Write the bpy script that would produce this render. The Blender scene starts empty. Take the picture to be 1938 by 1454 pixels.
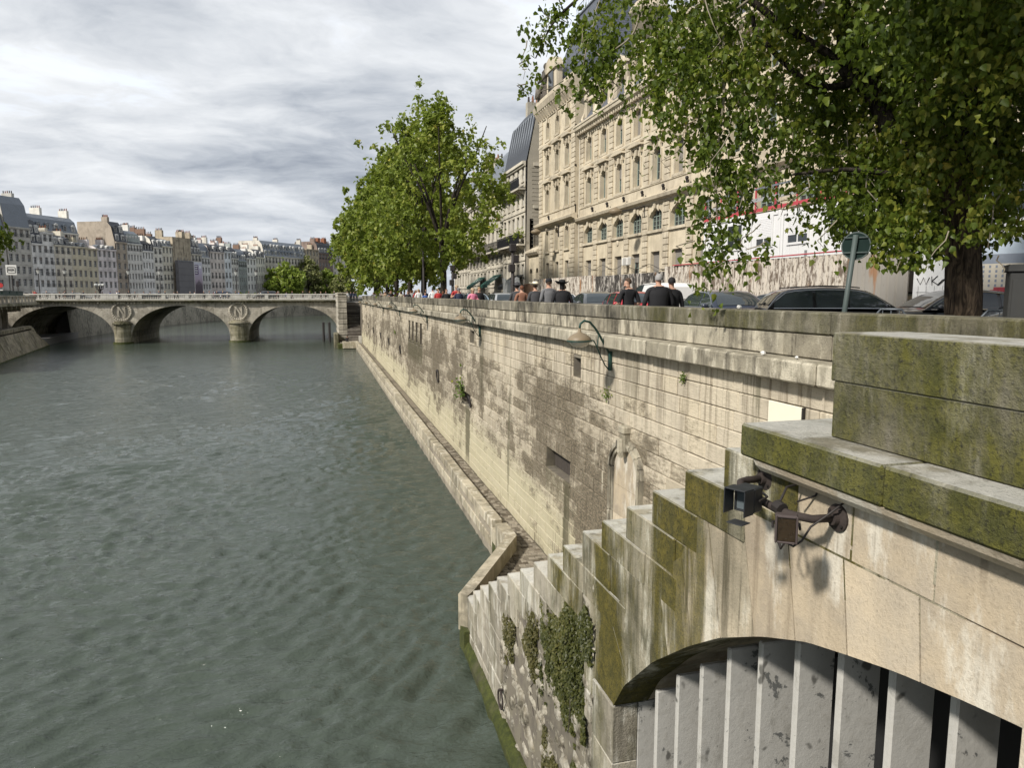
import bpy, math, random
import numpy as np
from mathutils import Vector, Matrix, Euler
sc = bpy.context.scene
COL = sc.collection
R = random.Random(11)
rad = math.radians
CAM = (0.0, 0.0, 8.0)

# ---------------------------------------------------------------- camera, sky, sun, exposure
cd = bpy.data.cameras.new('camera'); cam = bpy.data.objects.new('camera', cd); COL.objects.link(cam)
cam.location = CAM
cam.rotation_euler = (rad(90 - 7.083), 0, rad(-14.925))
cd.sensor_width = 36.0; cd.lens = 24.966; cd.clip_start = 0.05; cd.clip_end = 6000
sc.camera = cam
SUN_DIR = Vector((1.0, 0.5, -0.98)).normalized()          # the way the light travels
SUN_EL = math.asin(-SUN_DIR.z)
SUN_AZ = math.atan2(-SUN_DIR.x, -SUN_DIR.y)                # clockwise from +Y
ld = bpy.data.lights.new('sun', 'SUN'); sun = bpy.data.objects.new('sun', ld); COL.objects.link(sun)
ld.energy = 2.6; ld.angle = rad(5); ld.color = (1.0, 0.95, 0.87)
sun.rotation_euler = SUN_DIR.to_track_quat('-Z', 'Y').to_euler(); sun.location = (-60, 20, 80)
sc.view_settings.view_transform = 'Standard'; sc.view_settings.look = 'None'
sc.view_settings.gamma = 1.0; sc.view_settings.use_curve_mapping = False
sc.view_settings.exposure = 1.05
sc.cycles.max_bounces = 6; sc.cycles.diffuse_bounces = 3; sc.cycles.glossy_bounces = 3
sc.cycles.transmission_bounces = 4; sc.cycles.transparent_max_bounces = 6
sc.cycles.caustics_reflective = False; sc.cycles.caustics_refractive = False
try:
    sc.cycles.use_denoising = True; sc.cycles.denoiser = 'OPENIMAGEDENOISE'
except Exception:
    pass

class NT:
    """small helper round a node tree"""
    def __init__(s, tree):
        s.t = tree; s.L = tree.links
    def N(s, typ, ins=None, **at):
        n = s.t.nodes.new(typ)
        for k, v in at.items(): setattr(n, k, v)
        for k, v in (ins or {}).items():
            if isinstance(v, bpy.types.NodeSocket): s.L.new(v, n.inputs[k])
            else:
                if n.inputs[k].type == 'RGBA': v = C4(v)
                n.inputs[k].default_value = v
        return n
    def m(s, op, a, b=0.0, c=None, clamp=False):
        d = {0: a, 1: b}
        if c is not None: d[2] = c
        return s.N('ShaderNodeMath', d, operation=op, use_clamp=clamp).outputs[0]
    def mix(s, f, a, b, typ='MIX'):
        return s.N('ShaderNodeMix', {0: f, 6: a, 7: b}, data_type='RGBA', blend_type=typ).outputs[2]
    def noise(s, v, sc_, det=4, ro=.55, dist=0.0):
        return s.N('ShaderNodeTexNoise', {'Vector': v, 'Scale': sc_, 'Detail': det, 'Roughness': ro, 'Distortion': dist}).outputs[0]
    def map(s, v, scale=(1, 1, 1), loc=(0, 0, 0), rot=(0, 0, 0)):
        return s.N('ShaderNodeMapping', {'Vector': v, 'Scale': scale, 'Location': loc, 'Rotation': rot}).outputs[0]
    def ramp(s, f, stops):
        n = s.N('ShaderNodeValToRGB', {0: f}); e = n.color_ramp.elements
        while len(e) > 1: e.remove(e[-1])
        e[0].position = stops[0][0]; e[0].color = C4(stops[0][1])
        for p, c in stops[1:]:
            q = e.new(p); q.color = C4(c)
        return n.outputs[0]
    def sstep(s, f, a, b):
        return s.N('ShaderNodeMapRange', {0: f, 1: a, 2: b, 3: 0.0, 4: 1.0}, interpolation_type='SMOOTHSTEP').outputs[0]
def C4(c):
    if isinstance(c, (int, float)): return (c, c, c, 1)
    return tuple(c) if len(c) == 4 else tuple(c) + (1.0,)

w = bpy.data.worlds.new('World'); sc.world = w; w.use_nodes = True
def make_world():
    t = w.node_tree; t.nodes.clear(); n = NT(t)
    sky = n.N('ShaderNodeTexSky'); sky.sky_type = 'NISHITA'; sky.sun_disc = False
    sky.sun_elevation = SUN_EL; sky.sun_rotation = SUN_AZ; sky.air_density = 1.0; sky.dust_density = 1.5
    d = n.N('ShaderNodeTexCoord').outputs['Generated']
    x, y, z = [n.N('ShaderNodeSeparateXYZ', {0: d}).outputs[i] for i in range(3)]
    zz = n.m('ADD', n.m('MAXIMUM', z, 0.0), 0.16)
    p = n.N('ShaderNodeCombineXYZ', {0: n.m('DIVIDE', x, zz), 1: n.m('DIVIDE', y, zz), 2: 0.0}).outputs[0]
    pr = n.map(p, rot=(0, 0, rad(15)), scale=(1.15, 1.5, 1.0), loc=(3.1, 5.7, 0))
    wv = n.N('ShaderNodeVectorMath', {0: n.N('ShaderNodeTexNoise', {'Vector': pr, 'Scale': 1.3, 'Detail': 4}).outputs[1], 1: (.55, .55, .0)}, operation='MULTIPLY').outputs[0]
    pw = n.N('ShaderNodeVectorMath', {0: pr, 1: wv}, operation='ADD').outputs[0]
    a = n.noise(pw, 0.62, 9, .55, .0)
    b = n.noise(n.map(pw, loc=(9, 2, 4)), 1.7, 9, .6, .0)
    c = n.noise(n.map(pr, loc=(1, 7, 9)), .26, 3, .5, .1)
    v = n.m('ADD', n.m('MULTIPLY', a, .46), n.m('ADD', n.m('MULTIPLY', b, .40), n.m('MULTIPLY', c, .26)))
    cloud = n.ramp(v, [(.42, (1.1, 1.26, 1.55)), (.48, (1.75, 1.95, 2.28)), (.53, (2.5, 2.7, 3.0)), (.585, (3.35, 3.52, 3.75)), (.70, (4.9, 5.0, 5.1))])
    hz = n.sstep(z, .0, .2)
    cloud = n.mix(n.m('MULTIPLY', n.m('SUBTRACT', 1.0, hz), .45), cloud, (3.4, 3.6, 3.9, 1))
    hole = n.m('MULTIPLY', n.sstep(b, .53, .64), n.sstep(a, .5, .6))
    blue = n.mix(.35, n.N('ShaderNodeMix', {0: 0.5, 6: sky.outputs[0], 7: (3.6, 4.9, 7.4, 1)}, data_type='RGBA').outputs[2], (6.8, 7.3, 8.2, 1))
    col = n.mix(n.m('MULTIPLY', hole, .35), cloud, blue)
    bg = n.N('ShaderNodeBackground', {0: col, 1: 0.1})
    o = n.N('ShaderNodeOutputWorld', {0: bg.outputs[0]})
make_world()

# ---------------------------------------------------------------- mesh and object helpers
WL = {}
class MB:
    """collects faces, then links them as ONE mesh object"""
    def __init__(s): s.v = []; s.f = []; s.mi = []
    def add(s, vs, fs, m=0):
        o = len(s.v); s.v += [tuple(p) for p in vs]
        s.f += [tuple(i + o for i in q) for q in fs]; s.mi += [m] * len(fs); return s
    def box(s, x0, x1, y0, y1, z0, z1, m=0):
        return s.add([(x0, y0, z0), (x1, y0, z0), (x1, y1, z0), (x0, y1, z0), (x0, y0, z1), (x1, y0, z1), (x1, y1, z1), (x0, y1, z1)],
                     [(3, 2, 1, 0), (4, 5, 6, 7), (0, 1, 5, 4), (1, 2, 6, 5), (2, 3, 7, 6), (3, 0, 4, 7)], m)
    def bev(s, x0, x1, y0, y1, z0, z1, b=.01, m=0):
        """box with chamfered edges (44 triangles)"""
        c = ((x0 + x1) / 2, (y0 + y1) / 2, (z0 + z1) / 2); h = ((x1 - x0) / 2, (y1 - y0) / 2, (z1 - z0) / 2)
        return s.obev(c, (1, 0, 0), (0, 1, 0), (0, 0, 1), h, b, m)
    def obev(s, c, ux, uy, uz, h, b=.01, m=0):
        b = min(b, min(h) * .6); vs = []; ix = {}
        for sx in (-1, 1):
            for sy in (-1, 1):
                for sz in (-1, 1):
                    for ax in range(3):
                        l = [sx * (h[0] - (0 if ax == 0 else b)), sy * (h[1] - (0 if ax == 1 else b)), sz * (h[2] - (0 if ax == 2 else b))]
                        ix[sx, sy, sz, ax] = len(vs)
                        vs.append([c[k] + ux[k] * l[0] + uy[k] * l[1] + uz[k] * l[2] for k in range(3)])
        fs = []
        for s1 in (-1, 1):
            fl = (lambda q: q) if s1 > 0 else (lambda q: q[::-1])
            fs.append(fl([ix[s1, -1, -1, 0], ix[s1, 1, -1, 0], ix[s1, 1, 1, 0], ix[s1, -1, 1, 0]]))
            fs.append(fl([ix[-1, s1, -1, 1], ix[-1, s1, 1, 1], ix[1, s1, 1, 1], ix[1, s1, -1, 1]]))
            fs.append(fl([ix[-1, -1, s1, 2], ix[1, -1, s1, 2], ix[1, 1, s1, 2], ix[-1, 1, s1, 2]]))
        for s1 in (-1, 1):
            for s2 in (-1, 1):
                fs.append([ix[s1, s2, -1, 0], ix[s1, s2, 1, 0], ix[s1, s2, 1, 1], ix[s1, s2, -1, 1]])
                fs.append([ix[s1, -1, s2, 0], ix[s1, 1, s2, 0], ix[s1, 1, s2, 2], ix[s1, -1, s2, 2]])
                fs.append([ix[-1, s1, s2, 1], ix[1, s1, s2, 1], ix[1, s1, s2, 2], ix[-1, s1, s2, 2]])
                for s3 in (-1, 1): fs.append([ix[s1, s2, s3, 0], ix[s1, s2, s3, 1], ix[s1, s2, s3, 2]])
        return s.add(vs, fs, m)
    def prism(s, poly, P, a, b, m=0):
        """poly of (u,v); P(u,v,w) gives a point; extruded from w=a to w=b"""
        n = len(poly); vs = [P(u, v, a) for u, v in poly] + [P(u, v, b) for u, v in poly]
        fs = [tuple(range(n)), tuple(range(2 * n - 1, n - 1, -1))] + [(i, i + n, (i + 1) % n + n, (i + 1) % n) for i in range(n)]
        return s.add(vs, fs, m)
    def tube(s, pts, r, n=6, m=0, cap=True):
        pts = [Vector(p) for p in pts]; k = len(pts); rs = r if isinstance(r, (list, tuple)) else [r] * k
        vs = []; prev = None
        for i, p in enumerate(pts):
            d = (pts[min(i + 1, k - 1)] - pts[max(i - 1, 0)]); d = d.normalized() if d.length > 1e-9 else Vector((0, 0, 1))
            a = prev if prev is not None else (Vector((0, 0, 1)) if abs(d.z) < .9 else Vector((1, 0, 0)))
            u = (a - d * a.dot(d)); u = u.normalized() if u.length > 1e-6 else d.orthogonal().normalized()
            prev = u; q = d.cross(u)
            for j in range(n):
                t = 2 * math.pi * j / n; vs.append(p + (u * math.cos(t) + q * math.sin(t)) * rs[i])
        fs = [(i * n + j, i * n + (j + 1) % n, (i + 1) * n + (j + 1) % n, (i + 1) * n + j) for i in range(k - 1) for j in range(n)]
        if cap: fs += [tuple(range(n - 1, -1, -1)), tuple(range((k - 1) * n, k * n))]
        return s.add(vs, fs, m)
    def lathe(s, prof, n=12, o=(0, 0, 0), M=None, m=0):
        """prof of (r,z) turned about z (or about M's z axis)"""
        vs = []
        for r, z in prof:
            for j in range(n):
                t = 2 * math.pi * j / n; p = Vector((r * math.cos(t), r * math.sin(t), z))
                if M is not None: p = M @ p
                vs.append((p.x + o[0], p.y + o[1], p.z + o[2]))
        k = len(prof)
        fs = [(i * n + j, i * n + (j + 1) % n, (i + 1) * n + (j + 1) % n, (i + 1) * n + j) for i in range(k - 1) for j in range(n)]
        fs += [tuple(range(n - 1, -1, -1)), tuple(range((k - 1) * n, k * n))]
        return s.add(vs, fs, m)
    def ball(s, c, rx, ry=None, rz=None, nu=10, nv=6, m=0):
        ry = rx if ry is None else ry; rz = rx if rz is None else rz
        pr = [(math.sin(math.pi * i / nv), -math.cos(math.pi * i / nv)) for i in range(nv + 1)]
        pr[0] = (.02, -1); pr[-1] = (.02, 1); o = len(s.v)
        s.lathe(pr, nu, m=m)
        for i in range(o, len(s.v)):
            x, y, z = s.v[i]; s.v[i] = (c[0] + x * rx, c[1] + y * ry, c[2] + z * rz)
        return s
    def quad(s, a, b, c, d, m=0): return s.add([a, b, c, d], [(0, 1, 2, 3)], m)
    def join(s, o, m=None):
        n = len(s.v); s.v += o.v; s.f += [tuple(i + n for i in q) for q in o.f]; s.mi += o.mi if m is None else [m] * len(o.f); return s
    def xf(s, M):
        s.v = [tuple(M @ Vector(p)) for p in s.v]; return s
    def mesh(s, name, mats, smooth=False, off=(0, 0, 0)):
        me = bpy.data.meshes.new(name)
        if any(off): s.v = [(a - off[0], b - off[1], c - off[2]) for a, b, c in s.v]
        me.from_pydata(s.v, [], s.f)
        for q in (mats if isinstance(mats, (list, tuple)) else [mats]): me.materials.append(q)
        if any(s.mi): me.polygons.foreach_set('material_index', s.mi)
        if smooth: me.polygons.foreach_set('use_smooth', [True] * len(me.polygons))
        return me
    def build(s, name, mats, parent=None, smooth=False, **pr):
        off = WL.get(parent.name, (0, 0, 0)) if parent else (0, 0, 0)
        return link(name, s.mesh(name, mats, smooth, off), parent, **pr)
def link(name, data, parent=None, **pr):
    o = bpy.data.objects.new(name, data); COL.objects.link(o)
    if parent is not None:
        o.parent = parent; WL[o.name] = WL.get(parent.name, (0, 0, 0))
    for k, v in pr.items(): o[k] = v
    return o
def thing(name, label, cat, loc=(0, 0, 0), group=None):
    o = bpy.data.objects.new(name, None); COL.objects.link(o); o.location = loc; o.empty_display_size = .2
    o['label'] = label; o['category'] = cat
    if group: o['group'] = group
    WL[o.name] = tuple(loc); return o
def tag(o, label, cat, group=None):
    o['label'] = label; o['category'] = cat
    if group: o['group'] = group
    return o
def kids(o): return KID.get(o.name, [])
KID = {}
def index_children():
    KID.clear()
    for o in COL.objects:
        if o.parent: KID.setdefault(o.parent.name, []).append(o)
def dup(o, loc, rz=0.0, label=None, mats=None, sc_=1.0):
    """a copy of a thing with copies of its parts and sub-parts"""
    c = o.copy(); COL.objects.link(c); c.location = loc; c.rotation_euler = (0, 0, rz); c.scale = (sc_,) * 3
    if label: c['label'] = label
    for k in kids(o):
        a = k.copy(); COL.objects.link(a); a.parent = c; remat(a, mats)
        for g in kids(k):
            b = g.copy(); COL.objects.link(b); b.parent = a; remat(b, mats)
    return c
def remat(o, mats):
    if mats and o.type == 'MESH':
        for sl in o.material_slots:
            if sl.material and sl.material.name in mats:
                nm = mats[sl.material.name]; sl.link = 'OBJECT'; sl.material = nm
def pieces(parent, name, mbs, mats, limit=300, rest=None, smooth=False):
    """the largest-showing pieces become parts of their own, the others one part"""
    def show(mb):
        c = np.mean(np.array(mb.v), axis=0); e = np.ptp(np.array(mb.v), axis=0)
        d = np.linalg.norm(c - np.array(CAM)); return -(np.sort(e)[1:].prod() / max(d, .3) ** 2)
    mbs = sorted(mbs, key=show)
    for mb in mbs[:limit]: mb.build(name, mats, parent, smooth)
    if len(mbs) > limit:
        r = MB()
        for mb in mbs[limit:]: r.join(mb)
        r.build(rest or name + 'work', mats, parent, smooth, kind='stuff')
def fast_mesh(name, V, F, mats, mi=None, smooth=False):
    """V (n,3), F (m,k) arrays of one polygon size"""
    me = bpy.data.meshes.new(name); V = np.asarray(V, np.float32); F = np.asarray(F, np.int32); k = F.shape[1]
    me.vertices.add(len(V)); me.vertices.foreach_set('co', V.ravel())
    me.loops.add(F.size); me.loops.foreach_set('vertex_index', F.ravel())
    me.polygons.add(len(F)); me.polygons.foreach_set('loop_start', np.arange(0, F.size, k, dtype=np.int32))
    for q in mats: me.materials.append(q)
    if mi is not None: me.polygons.foreach_set('material_index', np.asarray(mi, np.int32))
    if smooth: me.polygons.foreach_set('use_smooth', np.ones(len(F), bool))
    me.update(calc_edges=True); me.validate(); return me
def wall_holes(mb, P, L, H, ops, depth, m=0, mr=None, u0=0.0, v0=0.0):
    """wall face u0..L, v0..H with openings (ua,ub,va,vb,rise); P(u,v,w) with w going INTO the wall; reveals of the given depth"""
    mr = m if mr is None else mr
    us = sorted({u0, L} | {round(a, 4) for o in ops for a in o[:2]}); vs = sorted({v0, H} | {round(a, 4) for o in ops for a in (o[2], o[3], o[3] + o[4])})
    us = [u for u in us if u0 - 1e-6 <= u <= L + 1e-6]; vs = [v for v in vs if v0 - 1e-6 <= v <= H + 1e-6]
    for i in range(len(us) - 1):
        run = None
        for j in range(len(vs) - 1):
            cu, cv = (us[i] + us[i + 1]) / 2, (vs[j] + vs[j + 1]) / 2
            solid = not any(o[0] < cu < o[1] and o[2] < cv < o[3] + o[4] for o in ops)
            if solid and run is None: run = vs[j]
            if run is not None and (not solid or j == len(vs) - 2):
                top = vs[j + 1] if solid else vs[j]
                mb.quad(P(us[i], run, 0), P(us[i + 1], run, 0), P(us[i + 1], top, 0), P(us[i], top, 0), m); run = None
    for a, b, c, d, r in ops:
        if r > 0:
            n = 8; hw = (b - a) / 2; Rr = (hw * hw + r * r) / (2 * r); cz = d + r - Rr
            arc = [(a + (b - a) * k / n, cz + math.sqrt(max(Rr * Rr - (a + (b - a) * k / n - (a + b) / 2) ** 2, 0))) for k in range(n + 1)]
            for k in range(n):
                (p, q), (s, t) = arc[k], arc[k + 1]
                mb.quad(P(p, q, 0), P(s, t, 0), P(s, d + r, 0), P(p, d + r, 0), m)
                mb.quad(P(p, q, 0), P(p, q, depth), P(s, t, depth), P(s, t, 0), mr)
        else: mb.quad(P(a, d, 0), P(a, d, depth), P(b, d, depth), P(b, d, 0), mr)
        mb.quad(P(a, c, 0), P(b, c, 0), P(b, c, depth), P(a, c, depth), mr)
        mb.quad(P(a, c, 0), P(a, c, depth), P(a, d, depth), P(a, d, 0), mr)
        mb.quad(P(b, c, 0), P(b, d, 0), P(b, d, depth), P(b, c, depth), mr)
    return mb

# ---------------------------------------------------------------- materials
def base_mat(name):
    m = bpy.data.materials.new(name); m.use_nodes = True; n = NT(m.node_tree); b = m.node_tree.nodes['Principled BSDF']
    return m, n, b
def put(n, b, k, v):
    if isinstance(v, bpy.types.NodeSocket): n.L.new(v, b.inputs[k])
    else: b.inputs[k].default_value = C4(v) if k in ('Base Color', 'Emission Color') else v
def rnd_socket(n):
    a = n.N('ShaderNodeObjectInfo').outputs['Random']; g = n.N('ShaderNodeNewGeometry')
    return n.m('FRACT', n.m('ADD', a, n.m('MULTIPLY', g.outputs['Random Per Island'], 7.31))), g.outputs['Position'], g
def stone(name, c1, c2, dark=(.06, .055, .045), drip=.5, blotch=.4, moss=0.0, mossc=(.075, .08, .012), var=.22, bump=.35, rough=.92,
          grain=1.0, light=0.0, lightc=(.55, .52, .46), topmoss=0.0, tide=None, sc_=1.0, mossn=.5, lightup=0.0, mossz=.55, mossw=.12):
    m, n, b = base_mat(name); r, pos, g = rnd_socket(n)
    big = n.noise(pos, .45 * sc_, 3, .5); mid = n.noise(pos, 2.6 * sc_, 8, .62, .2); fine = n.noise(pos, 38 * sc_, 5, .65)
    dr = n.noise(n.map(pos, scale=(5 * sc_, 5 * sc_, .35 * sc_)), 1.0, 6, .62, .15)
    dr2 = n.noise(n.map(pos, scale=(14 * sc_, 14 * sc_, .5 * sc_), loc=(3, 1, 2)), 1.0, 5, .6, .1)
    col = n.mix(n.sstep(mid, .35, .65), c1, c2)
    col = n.mix(n.sstep(r, 0.0, 1.0), n.mix(var, col, (.0, .0, .0, 1)), n.mix(var * .45, col, (.9, .84, .7, 1)))
    if light > 0:
        lm = n.m('MULTIPLY', n.sstep(n.noise(n.map(pos, loc=(7, 3, 5), scale=(1.6, 1.6, .5)), 1.7 * sc_, 8, .68), .5, .62), light)
        col = n.mix(lm, col, lightc)
    if tide:
        z = n.N('ShaderNodeSeparateXYZ', {0: pos}).outputs[2]
        tz = n.m('ADD', z, n.m('MULTIPLY', n.m('SUBTRACT', n.noise(n.map(pos, scale=(.4, .4, .4)), 1.0, 5, .6), .5), 2.2))
        f = n.m('SUBTRACT', 1.0, n.sstep(tz, tide[0], tide[1]))
        col = n.mix(n.m('MULTIPLY', f, tide[3]), col, tide[2])
    bl = n.m('MULTIPLY', n.sstep(n.m('ADD', n.m('MULTIPLY', big, .55), n.m('MULTIPLY', mid, .5)), .5, .66), blotch)
    if tide: bl = n.m('MULTIPLY', bl, n.m('SUBTRACT', 1.0, n.m('MULTIPLY', f, .85)))
    col = n.mix(bl, col, dark)
    dd = n.m('MULTIPLY', n.m('MULTIPLY', n.sstep(dr, .47, .66), n.sstep(big, .3, .62)), drip)
    dd = n.m('MAXIMUM', dd, n.m('MULTIPLY', n.m('MULTIPLY', n.sstep(dr2, .56, .7), n.sstep(mid, .4, .6)), drip * .8))
    col = n.mix(dd, col, dark)
    if moss > 0 or topmoss > 0:
        mo = n.noise(n.map(pos, loc=(4, 9, 2), scale=(1, 1, mossz)), 1.15 * sc_, 9, .7, .3)
        mf = n.m('MULTIPLY', n.sstep(mo, mossn - mossw, mossn + mossw), moss)
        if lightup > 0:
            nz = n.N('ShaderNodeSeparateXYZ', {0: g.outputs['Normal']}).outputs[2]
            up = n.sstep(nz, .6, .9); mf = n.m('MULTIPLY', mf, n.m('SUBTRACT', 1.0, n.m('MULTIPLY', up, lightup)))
        mcol = n.mix(n.sstep(n.noise(pos, 7 * sc_, 6, .7), .35, .68), mossc, (mossc[0] * 2.1, mossc[1] * 1.9, mossc[2] * 1.6, 1))
        mcol = n.mix(n.sstep(fine, .5, .7), mcol, (mossc[0] * .45, mossc[1] * .45, mossc[2] * .6, 1))
        col = n.mix(mf, col, mcol)
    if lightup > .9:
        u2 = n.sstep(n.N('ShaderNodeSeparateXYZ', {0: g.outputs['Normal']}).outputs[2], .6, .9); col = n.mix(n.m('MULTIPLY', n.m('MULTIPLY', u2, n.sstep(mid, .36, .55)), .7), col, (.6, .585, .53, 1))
    col = n.mix(n.m('MULTIPLY', n.sstep(fine, .52, .72), .33 * grain), col, (dark[0], dark[1], dark[2], 1))
    put(n, b, 'Base Color', col); put(n, b, 'Roughness', rough); put(n, b, 'Specular IOR Level', .25)
    h = n.m('ADD', n.m('MULTIPLY', fine, .5), n.m('ADD', mid, n.m('MULTIPLY', n.noise(pos, 140 * sc_, 3, .6), .25)))
    bp = n.N('ShaderNodeBump', {'Strength': bump, 'Distance': .05, 'Height': h}); n.L.new(bp.outputs[0], b.inputs['Normal'])
    return m
def plain(name, c, rough=.6, metal=0.0, spec=.4, var=.12, nscale=8, bump=0.0, dirt=0.0, coat=0.0):
    m, n, b = base_mat(name)
    tc = n.N('ShaderNodeNewGeometry').outputs['Position']
    no = n.noise(tc, nscale, 5, .6); c = C4(c)
    col = n.mix(no, tuple(q * (1 - var) for q in c[:3]) + (1,), tuple(min(q * (1 + var), 1) for q in c[:3]) + (1,))
    if dirt: col = n.mix(n.m('MULTIPLY', n.sstep(n.noise(n.map(tc, scale=(3, 3, .6)), 2.0, 7, .65), .5, .68), dirt), col, (.04, .035, .03, 1))
    put(n, b, 'Base Color', col); put(n, b, 'Roughness', rough); put(n, b, 'Metallic', metal); put(n, b, 'Specular IOR Level', spec)
    if coat: put(n, b, 'Coat Weight', coat); put(n, b, 'Coat Roughness', .04)
    if bump:
        bp = n.N('ShaderNodeBump', {'Strength': bump, 'Distance': .02, 'Height': n.noise(tc, nscale * 4, 4, .6)}); n.L.new(bp.outputs[0], b.inputs['Normal'])
    return m
def glass_dark(name, c=(.02, .025, .03), rough=.04, spec=.6):
    m, n, b = base_mat(name); put(n, b, 'Base Color', c); put(n, b, 'Roughness', rough); put(n, b, 'Specular IOR Level', spec)
    return m
def leaf_mat(name, c1, c2, c3, trans=.35, rough=.45):
    m, n, b = base_mat(name); t = m.node_tree
    g = n.N('ShaderNodeNewGeometry'); r = n.m('FRACT', n.m('ADD', g.outputs['Random Per Island'], n.N('ShaderNodeObjectInfo').outputs['Random']))
    big = n.noise(g.outputs['Position'], .55, 3, .5)
    f = n.m('ADD', n.m('MULTIPLY', r, .6), n.m('MULTIPLY', n.sstep(big, .35, .68), .4))
    col = n.ramp(f, [(0, c1), (.55, c2), (.93, c3), (1, (c3[0] * 1.5, c3[1] * 1.1, c3[2]))])
    put(n, b, 'Base Color', col); put(n, b, 'Roughness', rough); put(n, b, 'Specular IOR Level', .3)
    tr = n.N('ShaderNodeBsdfTranslucent', {0: n.mix(.5, col, (.22, .30, .03, 1))})
    mx = n.N('ShaderNodeMixShader', {0: trans, 1: b.outputs[0], 2: tr.outputs[0]})
    n.L.new(mx.outputs[0], t.nodes['Material Output'].inputs[0]); return m
def bark_mat(name, c1, c2):
    m, n, b = base_mat(name); p = n.N('ShaderNodeNewGeometry').outputs['Position']
    s = n.noise(n.map(p, scale=(1, 1, .16)), 14, 6, .65, .8); col = n.mix(n.sstep(s, .35, .62), c1, c2)
    put(n, b, 'Base Color', col); put(n, b, 'Roughness', .95); put(n, b, 'Specular IOR Level', .15)
    bp = n.N('ShaderNodeBump', {'Strength': 1.0, 'Distance': .06, 'Height': s}); n.L.new(bp.outputs[0], b.inputs['Normal']); return m
M = {}
def quay_mat():
    m, n, b = base_mat('quay_limestone'); r, pos, g = rnd_socket(n); z = n.N('ShaderNodeSeparateXYZ', {0: pos}).outputs[2]
    big = n.noise(pos, .22, 4, .55); med = n.noise(n.map(pos, loc=(5, 1, 2)), .8, 8, .65, .4); fine = n.noise(pos, 40, 5, .7)
    col = n.mix(n.sstep(med, .38, .62), (.54, .475, .365, 1), (.45, .395, .305, 1))
    col = n.mix(n.m('MULTIPLY', n.sstep(r, .55, 1.0), .55), col, (.585, .505, .365, 1)); col = n.mix(n.m('MULTIPLY', n.sstep(r, .28, .0), .5), col, (.3, .255, .185, 1))
    # washed pale zone and green tide mark at the foot
    tz = n.m('ADD', z, n.m('MULTIPLY', n.m('SUBTRACT', n.noise(n.map(pos, scale=(.35, .35, .7)), 1.0, 7, .6), .5), 2.6)); low = n.m('SUBTRACT', 1.0, n.sstep(tz, 2.0, 3.5))
    col = n.mix(n.m('MULTIPLY', low, .75), col, n.mix(n.noise(n.map(pos, scale=(.3, .3, 2.5)), 1.5, 6, .6), (.36, .33, .2, 1), (.54, .49, .35, 1)))
    # dark weathering crust, ragged, lying along the courses in the middle of the wall
    er = n.noise(n.map(pos, scale=(1, 1, 2.6)), 1.25, 11, .74, .35); er2 = n.noise(n.map(pos, scale=(1, 1, 3.4), loc=(2, 8, 3)), 4.2, 8, .72)
    mid = n.m('MULTIPLY', n.sstep(z, 1.6, 3.2), n.m('SUBTRACT', 1.0, n.sstep(z, 5.1, 6.4)))
    er3 = n.noise(n.map(pos, scale=(1, 1, 2.0), loc=(6, 2, 1)), 11.0, 6, .7)
    k = n.m('ADD', n.m('MULTIPLY', er, .36), n.m('ADD', n.m('ADD', n.m('MULTIPLY', er2, .29), n.m('MULTIPLY', er3, .23)), n.m('MULTIPLY', n.m('SUBTRACT', r, .5), .12)))
    k = n.m('ADD', k, n.m('MULTIPLY', n.m('SUBTRACT', big, .5), .55)); k = n.m('ADD', k, n.m('MULTIPLY', mid, .105))
    col = n.mix(n.m('MULTIPLY', n.sstep(k, .45, .59), .92), col, n.mix(n.sstep(er3, .38, .62), (.055, .045, .03, 1), (.2, .165, .115, 1)))
    # vertical drips below the cornice
    dr = n.noise(n.map(pos, scale=(7, 7, .32)), 1.0, 7, .65, .1); dr2 = n.noise(n.map(pos, scale=(16, 16, .5), loc=(3, 3, 3)), 1.0, 6, .65)
    tp = n.sstep(z, 4.6, 6.6); col = n.mix(n.m('MULTIPLY', n.m('MULTIPLY', n.sstep(dr, .48, .6), tp), .6), col, (.15, .12, .085, 1))
    col = n.mix(n.m('MULTIPLY', n.m('MULTIPLY', n.sstep(dr2, .55, .63), n.sstep(big, .42, .56)), .7), col, (.085, .07, .05, 1))
    wd = n.noise(n.map(pos, scale=(1.1, 1.1, .07), loc=(1, 9, 2)), 1.0, 5, .6); col = n.mix(n.m('MULTIPLY', n.sstep(wd, .64, .68), .62), col, (.10, .092, .055, 1))
    wl = n.noise(n.map(pos, scale=(9, 9, .4), loc=(8, 3, 1)), 1.0, 6, .65); col = n.mix(n.m('MULTIPLY', n.m('MULTIPLY', n.sstep(wl, .56, .66), n.sstep(med, .45, .6)), .55), col, (.68, .62, .49, 1))
    col = n.mix(n.m('MULTIPLY', n.sstep(fine, .54, .7), .38), col, (.12, .1, .07, 1))
    yj = n.m('ADD', n.N('ShaderNodeSeparateXYZ', {0: pos}).outputs[1], n.m('MULTIPLY', n.m('SUBTRACT', dr, .5), 1.1)); zj = n.m('ADD', z, n.m('MULTIPLY', n.m('SUBTRACT', dr2, .5), 2.0))
    for y0, y1, z0, z1, f_ in ((29.0, 29.9, .6, 3.3, .8), (16.45, 16.95, .6, 3.3, .75), (17.2, 18.4, 2.3, 3.3, .45), (43.6, 51.4, 3.3, 5.0, .75), (12.7, 13.4, 5.6, 6.9, .4), (26.6, 27.2, 3.8, 6.8, .5)):
        q = n.m('MULTIPLY', n.m('MULTIPLY', n.sstep(yj, y0 - .06, y0 + .1), n.m('SUBTRACT', 1.0, n.sstep(yj, y1 - .1, y1 + .06))), n.m('MULTIPLY', n.sstep(zj, z0, z0 + .7), n.m('SUBTRACT', 1.0, n.sstep(z, z1, z1 + .1))))
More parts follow.
